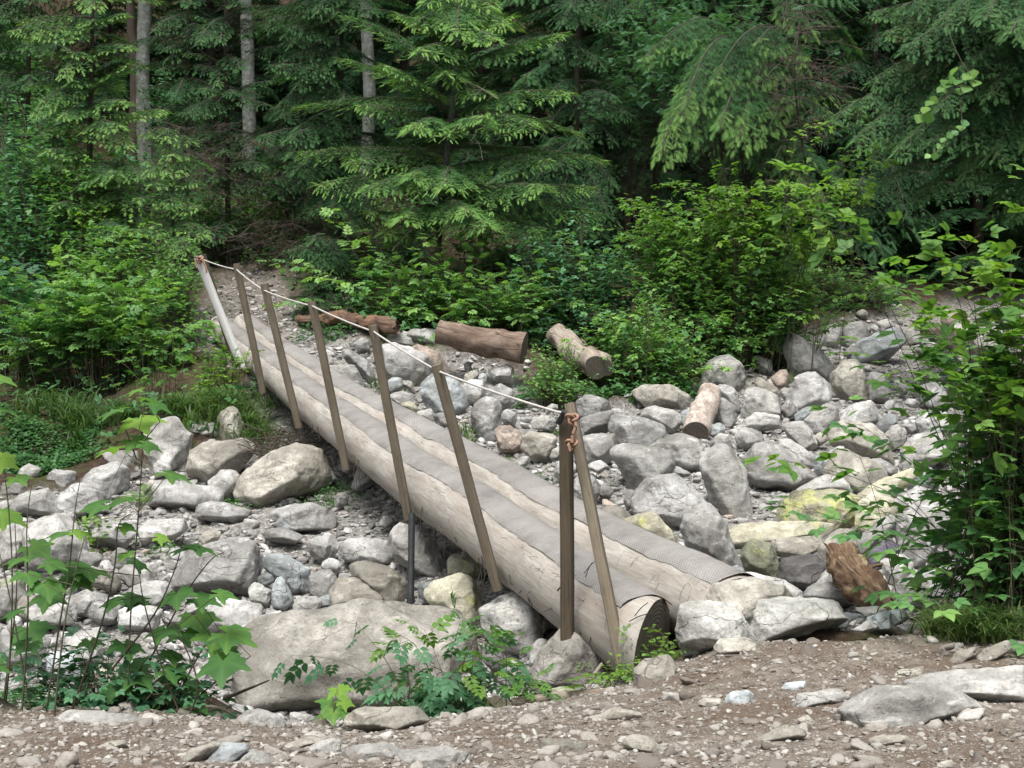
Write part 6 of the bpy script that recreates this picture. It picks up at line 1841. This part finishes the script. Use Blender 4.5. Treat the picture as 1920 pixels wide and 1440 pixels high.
# bare twiggy dead shrub
R = np.random.default_rng(8)
mw = MB(); b = P(1500, 380, 24)
dead_twigs(mw, np.array([P(R.normal(1500, 45), R.normal(130, 60), 21.5 + R.normal(0, .3)) for _ in range(60)]), R, 260, 0.55, 0.005, 0.2)
add_tube(mw, spline([P(1540, 440, 24), P(1510, 300, 23), P(1490, 150, 21.7), P(1500, 40, 21.5)], 20), np.linspace(.03, .006, 20), 6)
dt = mw.build("dead_shrub", M['litter'], None, False, P(1540, 440, 24)); dt.location = tuple(P(1540, 440, 24))
tag(dt, "bare brown dead shrub tangled in front of the feather-leaved shrub", "shrub")
mw = MB()
dead_twigs(mw, np.array([P(R.uniform(300, 640), R.uniform(230, 470), 25 + R.normal(0, .6)) for _ in range(90)]), R, 900, 0.7, 0.0045, 0.3)
dt = mw.build("brushwood", M['litter'], None, False, P(450, 420, 25)); dt.location = tuple(P(450, 420, 25)); tag(dt, "tangle of grey brown brushwood on the slope left of the fir", None, None, "stuff")
# hanging vine leaves near the right
def hanging(label, pts, leaves, d, mat, size, seed):
    R = np.random.default_rng(seed)
    cv = spline([P(x, y, d) for x, y in pts], 24)
    root_p = cv[0]
    ml, ms = MB(), MB()
    fast_tubes(ms, cv[:-1], cv[1:], 0.005, 0.004)
    pos, ax = [], []
    for (x, y) in leaves:
        p = P(x, y, d + R.normal(0, 0.05)); k = np.argmin(((cv - p) ** 2).sum(1))
        fast_tubes(ms, [cv[k]], [p], 0.002, 0.0015)
        pos.append(p); ax.append(nrm(np.array([R.normal(-0.5, .4), R.normal(-.4, .3), R.normal(-0.6, .25)])))
    n = len(pos)
    inst(ml, TL, np.array(pos), np.array(ax), np.array([0, -0.7, 0.7]) + R.normal(0, 0.3, (n, 3)), size * R.uniform(.8, 1.2, n), R.uniform(0.45, 0.75, n), 1.7)
    return build_plant("hanging_branch", label, "branch", root_p, ml, ms, mat)
hanging("leafy twig with broad bright leaves dangling at upper right", [(1790, -40), (1775, 40), (1800, 110), (1830, 160), (1800, 160), (1760, 190), (1722, 212)],
        [(1825, 130), (1830, 150), (1815, 160), (1800, 150), (1790, 145), (1780, 150), (1770, 165), (1755, 180), (1762, 160), (1750, 190), (1740, 200), (1728, 215), (1742, 210), (1795, 125), (1805, 165), (1775, 150), (1820, 140)], 14.0, 'bright', 0.105, 1)
hanging("thin twig of small leaves hanging below the broad-leaved twig", [(1800, 160), (1803, 220), (1805, 240), (1780, 260), (1750, 290)],
        [(1812, 225), (1800, 235), (1795, 245), (1785, 250), (1772, 258), (1765, 270), (1755, 285), (1745, 290)], 14.0, 'salmon', 0.08, 2)

# ------------------------------------------------------------------ ferns
def fern(label, px, py, d, L, n, seed, tint=0.4, lean=(0, 0)):
    R = np.random.default_rng(seed)
    b, dd = gpt(px, py)
    if d: b = on_ground(P(px, py, d))
    ml = MB()
    a = np.arange(n) / n * 2 * np.pi + R.normal(0, 0.25, n)
    ax = np.column_stack([np.cos(a) + lean[0], np.sin(a) + lean[1], np.full(n, 0.35) + R.normal(0, 0.15, n)])
    inst(ml, TFR, np.repeat(b[None], n, 0), ax, np.array([0, 0, 1.0]), L * R.uniform(0.75, 1.1, n), np.clip(tint + R.normal(0, .1, n), 0, 1))
    return build_plant("sword_fern", label, "fern", b, ml, None, 'fern', "sword ferns", leafpart="fronds")
fern("large dark sword fern in the shade at the right, beside the hollow", 1715, 512, None, 1.3, 16, 1, 0.6)
fern("sword fern tucked behind the large shaded fern", 1655, 505, None, 0.9, 12, 2, 0.5)
fern("small bright fern beside the far log below the grass-draped boulder", 925, 845, None, 0.26, 10, 3, 0.85)
fern("yellow-green fern growing behind the tallest thimbleberry stem", 275, 930, None, 0.5, 12, 4, 0.85)
fern("fern arching under the leaves at the lower left corner", 40, 1310, 7.9, 0.45, 11, 5, 0.2)
fern("green fern on the bank right of the salmonberry", 1600, 580, None, 0.45, 10, 6, 0.5)
fern("little fern beside the knotted posts on the gravel", 1035, 800, None, 0.3, 9, 7, 0.6)
fern("fern at the foot of the dense leafy shrub", 1190, 745, None, 0.35, 10, 8, 0.5)
fern("fern beside the moss under the fir sapling", 690, 600, None, 0.35, 9, 9, 0.4)
fern("fern in the shade right of the tree hollow, lower right of the cedar", 1500, 480, None, 0.6, 11, 10, 0.15)

# ------------------------------------------------------------------ grass tufts
def T_blade():
    V, Q = [], []
    for k in range(5):
        t = k / 4
        w_ = 0.02 * (1 - t ** 1.6) + 0.001
        V += [(-w_, t * (1 - .28 * t), t * .1 - .42 * t * t * t * 1.3 + .1 * t), (w_, t * (1 - .28 * t), t * .1 - .42 * t * t * t * 1.3 + .1 * t)]
        if k: b = 2 * k; Q.append((b - 2, b - 1, b + 1, b))
    return np.array(V, float), [np.array(Q)]
TB = T_blade()
def grass(label, blobs, L, seed, tint=0.45, kind=None, lean=(0, -0.1)):
    R = np.random.default_rng(seed)
    pos, ax, up, sc = [], [], [], []
    for (cx, cy, rx, ry, n) in blobs:
        cpt = []
        for _ in range(max(2, n // 26)):
            p, d = gpt(R.normal(cx, rx * .5), R.normal(cy, ry * .5)); cpt.append(p)
        cpt = np.array(cpt)
        c = cpt[R.integers(0, len(cpt), n)] + np.column_stack([R.normal(0, .05, (n, 2)), np.zeros(n)])
        a = R.uniform(0, 2 * np.pi, n)
        pos.append(c); ax.append(np.column_stack([np.cos(a) * .5 + lean[0], np.sin(a) * .5 + lean[1], R.uniform(0.5, 1.3, n)]))
        up.append(np.column_stack([-np.cos(a), -np.sin(a), np.full(n, 0.6)])); sc.append(L * R.uniform(.5, 1.15, n))
    pos = np.concatenate(pos)
    pos[:, 2] = gzf(pos[:, 0], pos[:, 1]) - 0.01
    ml = MB()
    inst(ml, TB, pos, np.concatenate(ax), np.concatenate(up), np.concatenate(sc), np.clip(tint + R.normal(0, .15, len(pos)), 0, 1), 1.0)
    o = ml.build("grass_tuft" if not kind else "grass", M['grass'], None, False, pos[0]); o.location = tuple(pos[0])
    tag(o, label, None if kind else "grass", None if kind else "grass tufts", kind)
grass("long grass clump at the left under the elderberry", [(150, 800, 70, 40, 500), (90, 790, 60, 30, 300), (220, 800, 40, 30, 250)], 0.55, 1, 0.35)
grass("tall grass between the peaked rock and the bridge", [(400, 780, 60, 40, 700), (470, 800, 40, 40, 500), (340, 800, 40, 30, 300), (500, 820, 20, 20, 150)], 0.50, 2, 0.5)
grass("drooping grass tuft on the grass-draped boulder", [(885, 800, 14, 10, 130)], 0.30, 3, 0.6)
grass("grass tuft beneath the cracked boulder", [(740, 720, 22, 10, 160), (700, 715, 15, 8, 60)], 0.28, 4, 0.4)
grass("grass growing left of the rounded mottled boulder", [(1480, 710, 18, 10, 90)], 0.25, 5, 0.7)
grass("fresh green grass under the leafy bush at the right edge of the trail", [(1800, 1196, 40, 6, 700), (1850, 1198, 40, 6, 500), (1770, 1192, 15, 5, 160), (1900, 1197, 30, 6, 200)], 0.30, 6, 0.7)
grass("short grass at the lower left corner beside the trail", [(40, 1325, 50, 8, 320), (120, 1330, 40, 6, 160)], 0.13, 7, 0.4)
grass("tiny weeds at the very bottom left of the trail", [(75, 1432, 20, 4, 70)], 0.05, 8, 0.6)
grass("grass and moss around the low bank rocks under the bridge", [(430, 925, 30, 8, 120), (620, 915, 30, 12, 160), (610, 935, 20, 8, 60)], 0.13, 9, 0.6)
grass("thin dry grass under the near log on the lichened boulder side", [(905, 1260, 12, 20, 50)], 0.15, 10, 0.5)

# low green cover and litter of the forest floor
def cover(name, label, n, region, mat, tpl, size, seed, avoid=True, tint=0.4, zoff=0.03, h=0.12):
    R = np.random.default_rng(seed)
    if isinstance(region[0], tuple):
        P0 = []
        for (cx, cy, rx, ry, m) in region:
            for _ in range(m):
                P0.append(hit(R.uniform(cx - rx, cx + rx), R.uniform(cy - ry, cy + ry))[0][:2])
        P0 = np.array(P0)
        idx = R.integers(0, len(P0), n)
        X, Y = (P0[idx] + R.normal(0, 0.09, (n, 2))).T
    else:
        x0, x1, y0, y1 = region
        X, Y = R.uniform(x0, x1, n), R.uniform(y0, y1, n)
        keep = (weight(CREEK, X, Y, .3, 3) < 0.2) & (weight(TRAIL, X, Y, .2, 3) < 0.2) & (fbm(np.column_stack([X * .9, Y * .9, X * 0]), 3, 5) > -0.25)
        X, Y = X[keep], Y[keep]
    m = len(X)
    pos = np.column_stack([X, Y, gzf(X, Y) + zoff + h * R.random(m) ** 1.5])
    ml = MB()
    inst(ml, tpl, pos, nrm(np.column_stack([R.normal(0, 1, (m, 2)), R.normal(0, .25, m)])), np.array([0, -0.3, 1.0]) + R.normal(0, .3, (m, 3)), size * R.uniform(.6, 1.3, m), np.clip(tint + R.normal(0, .15, m), 0, 1), 1.2)
    return tag(ml.build(name, M[mat], None), label, None, None, "stuff")
cover("ground_cover", "clover-like ground cover at the left edge below the long grass", 5200, ((90, 845, 90, 24, 60), (60, 860, 60, 14, 30), (30, 820, 40, 20, 20)), 'clover', TL, 0.045, 1, h=0.10)
cover("undergrowth", "low leafy undergrowth over the forest floor", 60000, (-15, 17, 16.5, 42), 'salmon', TPIN3, 0.12, 2, tint=0.28, h=0.3)
cover("undergrowth", "small ferny herbs along the foot of the bank", 5000, ((1150, 735, 180, 12, 40), (1000, 600, 200, 30, 40), (1400, 650, 100, 40, 40), (640, 620, 80, 14, 20), (1600, 570, 80, 12, 20)), 'clover', TPIN3, 0.075, 3, tint=0.45, h=0.14)
cover("leaf_litter", "brown fallen leaves and needles on the forest floor", 9000, (-12, 14, 17, 36), 'litter', TL, 0.07, 4, zoff=0.012, h=0.01)
# moss and small leaves in the rubble under the bridge
cover("weeds", "small weeds among the boulders by the bridge", 1500, ((620, 910, 60, 20, 30), (430, 930, 60, 10, 14), (1000, 860, 30, 40, 10), (300, 1010, 40, 20, 12), (60, 1290, 60, 15, 30)), 'clover', TL, 0.03, 5, tint=0.6, h=0.05)

# ------------------------------------------------------------------ foreground plants
def traced_plant(name, label, base, d, stems, leaves, mat, tpl, seed, r=0.006, tint=0.5, stemmat='stem'):
    """stems: pixel polylines; leaves: (px, py, size in m, heading deg, tilt, tint)"""
    R = np.random.default_rng(seed)
    b = on_ground(P(*base, d))
    ml, ms = MB(), MB()
    cvs = []
    for st in stems:
        dd = d + R.normal(0, 0.12)
        pts = [P(x, y, dd + 0.04 * k) for k, (x, y) in enumerate(st)]
        if st[0][1] > base[1] - 40: pts[0] = on_ground(pts[0])
        cv = spline(pts, 26); cvs.append(cv)
        q = np.linspace(0, 1, 26)
        fast_tubes(ms, cv[:-1], cv[1:], r * (1.1 - .7 * q[:-1]), r * (1.1 - .7 * q[1:]))
    allc = np.concatenate(cvs)
    for (x, y, s, hd, tilt, tn) in leaves:
        p = P(x, y, d + R.normal(0, .15))
        k = np.argmin(((allc - p) ** 2).sum(1))
        a = math.radians(hd)
        ax = np.array([math.cos(a), -abs(math.sin(a)) if False else math.sin(a), -0.15 - tilt * 0.3 + R.normal(0, .08)])
        ax = nrm(ax)
        p0 = p - ax * s * 0.35
        fast_tubes(ms, [allc[k]], [p0], r * .35, r * .25)
        up = np.array([R.normal(0, .2), -tilt * 0.65 + R.normal(0, .12), 1.0])
        inst(ml, tpl, p0[None], ax, up, s * 0.7, np.clip(tn + R.normal(0, .06), 0, 1))
    return build_plant(name, label, "plant", b, ml, ms, mat, None, stemmat, "leaves")
# heading: 0 = leaf points right, 180 left, -90 toward the camera
traced_plant("thimbleberry_plant", "tallest thimbleberry stem with lime and green leaves in the lower left", (245, 1310), 7.6,
    [[(238, 1310), (245, 1150), (258, 980), (266, 860), (268, 770), (262, 735)], [(262, 880), (232, 800), (200, 772)], [(266, 830), (300, 790)], [(264, 870), (230, 845)], [(258, 960), (310, 895)]],
    [(195, 775, .20, 178, .25, .45), (246, 733, .12, 170, .3, .7), (268, 795, .24, -60, .35, .95), (305, 762, .17, 5, .6, .5), (285, 750, .12, 60, .4, .5), (195, 845, .18, 175, .2, .75), (265, 832, .17, -30, .4, .5), (290, 838, .14, 5, .3, .45),
     (212, 940, .23, 170, .25, .3), (340, 893, .20, 0, .1, .45), (165, 950, .18, 185, .3, .4), (245, 990, .12, 0, .3, .6)], 'bright', TP5, 1, 0.005)
traced_plant("thimbleberry_plant", "clump of straight thimbleberry stems at the left picture edge", (60, 1315), 7.5,
    [[(10, 1320), (20, 1200), (22, 1050), (10, 900), (-10, 800)], [(40, 1310), (52, 1150), (50, 990), (60, 900)], [(85, 1310), (110, 1180), (130, 1060), (140, 960), (150, 900)], [(100, 1315), (118, 1190), (135, 1100), (158, 1010)], [(4, 1310), (30, 1120), (28, 980)], [(60, 1318), (20, 1130), (-10, 1000)]],
    [(12, 712, .17, 0, .3, .6), (15, 768, .20, 5, .2, .5), (20, 868, .15, 0, .8, .9), (40, 900, .14, -40, .4, .6), (30, 972, .22, 0, .1, .7), (100, 1000, .2, 175, .2, .45), (160, 1000, .13, 10, .3, .8), (80, 1035, .20, -20, .5, .45), (20, 1050, .18, 180, .4, .45), (55, 1085, .17, -60, .5, .4),
     (65, 1190, .24, -50, .55, .25), (15, 1150, .16, 180, .4, .4), (90, 1110, .18, -60, .6, .35), (40, 1215, .16, -120, .4, .3), (110, 1060, .15, 0, .5, .4), (0, 1250, .17, 0, .5, .35)], 'bright', TP5, 2, 0.006, stemmat='stem')
traced_plant("thimbleberry_plant", "sprawling thimbleberry with dark arching stems left of the huge boulder", (330, 1325), 7.7,
    [[(240, 1300), (290, 1220), (350, 1110), (395, 1050), (420, 1035)], [(130, 1290), (190, 1170), (215, 1060), (222, 985), (248, 960)], [(320, 1345), (350, 1270), (400, 1190), (440, 1180)], [(340, 1340), (300, 1240), (270, 1130), (262, 1080)], [(210, 1255), (290, 1150), (330, 1060), (345, 1000)], [(330, 1340), (390, 1290), (470, 1230)], [(350, 1340), (370, 1280), (330, 1180), (300, 1150)]],
    [(130, 1072, .22, -60, .55, .35), (165, 1070, .18, 0, .35, .4), (190, 1072, .22, 5, .15, .42), (85, 1130, .2, -90, .7, .3), (110, 1100, .2, -70, .6, .35), (330, 1030, .2, 175, .1, .3), (390, 1030, .2, 0, .1, .35), (160, 1095, .16, -20, .3, .25), (240, 1130, .2, 180, .1, .3),
     (262, 1122, .2, 0, .1, .25), (310, 1010, .10, 10, .4, .8), (225, 1040, .13, 180, .2, .6), (270, 1060, .16, 20, .5, .35), (375, 1170, .24, -60, .5, .5), (330, 1125, .2, -80, .7, .25), (395, 1125, .2, 0, .35, .4), (430, 1115, .16, 5, .3, .55), (300, 1190, .2, -100, .6, .3), (350, 1195, .2, -70, .6, .3),
     (455, 1195, .26, -15, .4, .55), (400, 1208, .22, -80, .9, .5), (415, 1260, .26, -85, .95, .4), (310, 1265, .24, 170, .5, .25), (270, 1275, .22, -30, .5, .28), (340, 1260, .22, 10, .5, .35), (240, 1220, .2, -60, .5, .25), (200, 1130, .16, 180, .3, .3), (360, 1300, .2, -40, .6, .35), (290, 1310, .18, 180, .5, .25),
     (440, 1230, .18, 0, .7, .6), (210, 1300, .18, -100, .5, .25), (380, 1330, .16, -20, .5, .5), (170, 1210, .14, -70, .5, .4), (250, 1250, .16, 200, .5, .3), (325, 1235, .16, -60, .6, .4)], 'bright', TP5, 3, 0.006, stemmat='bark')
shrub("elderberry_plant", "low dark leafy plant along the trail edge at the lower left", "plant", (200, 1330), [(200, 1290, 110, 22, 0, 0.3, 50), (110, 1300, 60, 20, 0, 0.25, 24), (330, 1310, 60, 14, -0.1, 0.2, 16)], TPIN3, 'elder', 0.12, 431, d=7.9, tint=0.3, step=0.08, stem_r=0.004)
shrub("goatsbeard_plant", "plant with long drooping leaflets in front of the huge boulder", "plant", (800, 1340), [(790, 1270, 70, 30, 0, 0.25, 14), (860, 1280, 60, 25, 0, 0.2, 10)], TPIN7, 'elder', 0.20, 432, d=8.1, tint=0.5, step=0.15, stem_r=0.004, droop=0.5,
      extra_tips=((745, 1250, 0), (770, 1245, 0), (900, 1260, 0)))
shrub("goatsbeard_plant", "bright feathery sprays reaching right below the near log", "plant", (850, 1350), [], TPIN7, 'bright', 0.17, 433, d=8.0, tint=0.5, step=0.13, stem_r=0.003, along=0.55, arch=0.35, fan=0.35,
      extra_tips=((945, 1195, 0), (900, 1185, 0), (860, 1165, 0.1), (790, 1180, 0.1), (740, 1200, 0.1), (1020, 1295, 0), (1040, 1300, -0.1), (960, 1270, 0), (1000, 1280, 0), (920, 1250, 0), (880, 1240, 0)))
traced_plant("leafy_seedling", "lime green broad leaves at the trail edge below the huge boulder", (620, 1362), 7.15, [[(622, 1365), (626, 1330), (630, 1300)], [(622, 1365), (600, 1340), (590, 1335)], [(622, 1365), (650, 1350), (665, 1342)]],
    [(640, 1300, .13, -60, .9, .95), (612, 1325, .14, -120, 1.0, .6), (590, 1350, .11, 180, .5, .6), (625, 1345, .13, -90, 1.0, .65), (655, 1318, .10, 10, .6, .9), (655, 1345, .08, 0, .6, .5)], 'bright', TP5, 5, 0.004)
shrub("leafy_seedling", "small bright green seedling at the foot of the leaning end post", "plant", (1165, 1285), [(1165, 1262, 16, 16, 0, 0.05, 26)], TL, 'bright', 0.045, 434, d=8.25, tint=0.6, step=0.03, stem_r=0.002, along=0.3)
shrub("leafy_seedling", "little green weed in front of the near log's sawn end", "plant", (1238, 1235), [(1238, 1215, 20, 10, 0, 0.05, 16)], TPIN7, 'bright', 0.05, 435, d=8.6, tint=0.6, step=0.04, stem_r=0.002, along=0.3)
shrub("leafy_seedling", "small lime plant among the boulders right of the big left boulder", "plant", (180, 1020), [(180, 998, 16, 12, 0, 0.1, 16)], TL, 'bright', 0.07, 436, tint=0.75, step=0.05, stem_r=0.002, along=0.3)
# big bush at the right edge of the trail
shrub("leafy_bush", "tall dark leafy bush at the right edge of the trail", "bush", (1870, 1175), [(1915, 1010, 72, 110, 0, 0.4, 54), (1930, 860, 72, 110, 0.1, 0.45, 50), (1945, 720, 65, 90, 0.2, 0.4, 24), (1995, 950, 70, 200, 0.2, 0.5, 50), (1850, 1060, 40, 50, 0, 0.3, 14), (1885, 770, 50, 60, 0, 0.3, 16)], TPIN3, 'salmon', 0.21, 437, d=8.35, tint=0.42, step=0.105, along=0.4, hollow=0.2, spread=False, stem_r=0.0035, arch=0.1)
shrub("leafy_bush", "lighter arching sprays above the dark bush at right", "bush", (1930, 1175), [(1900, 630, 55, 50, -0.2, 0.3, 18), (1915, 690, 50, 50, -0.2, .3, 18), (1870, 720, 40, 40, -0.2, 0.3, 6)], TPIN3, 'bright', 0.22, 438, d=8.3, tint=0.45, step=0.11, along=0.68, spread=False, stem_r=0.004, arch=0.22, droop=0.05,
      extra_tips=((1695, 555, -.2), (1700, 508, -.2), (1730, 512, -.2), (1760, 440, -.3), (1800, 452, -.3), (1850, 440, -.3), (1890, 408, -.3), (1900, 470, -.3), (1770, 530, -.2), (1740, 560, -.2), (1820, 490, -.2), (1690, 640, -.1), (1720, 690, -.1), (1745, 740, -.1), (1905, 520, -.2)))
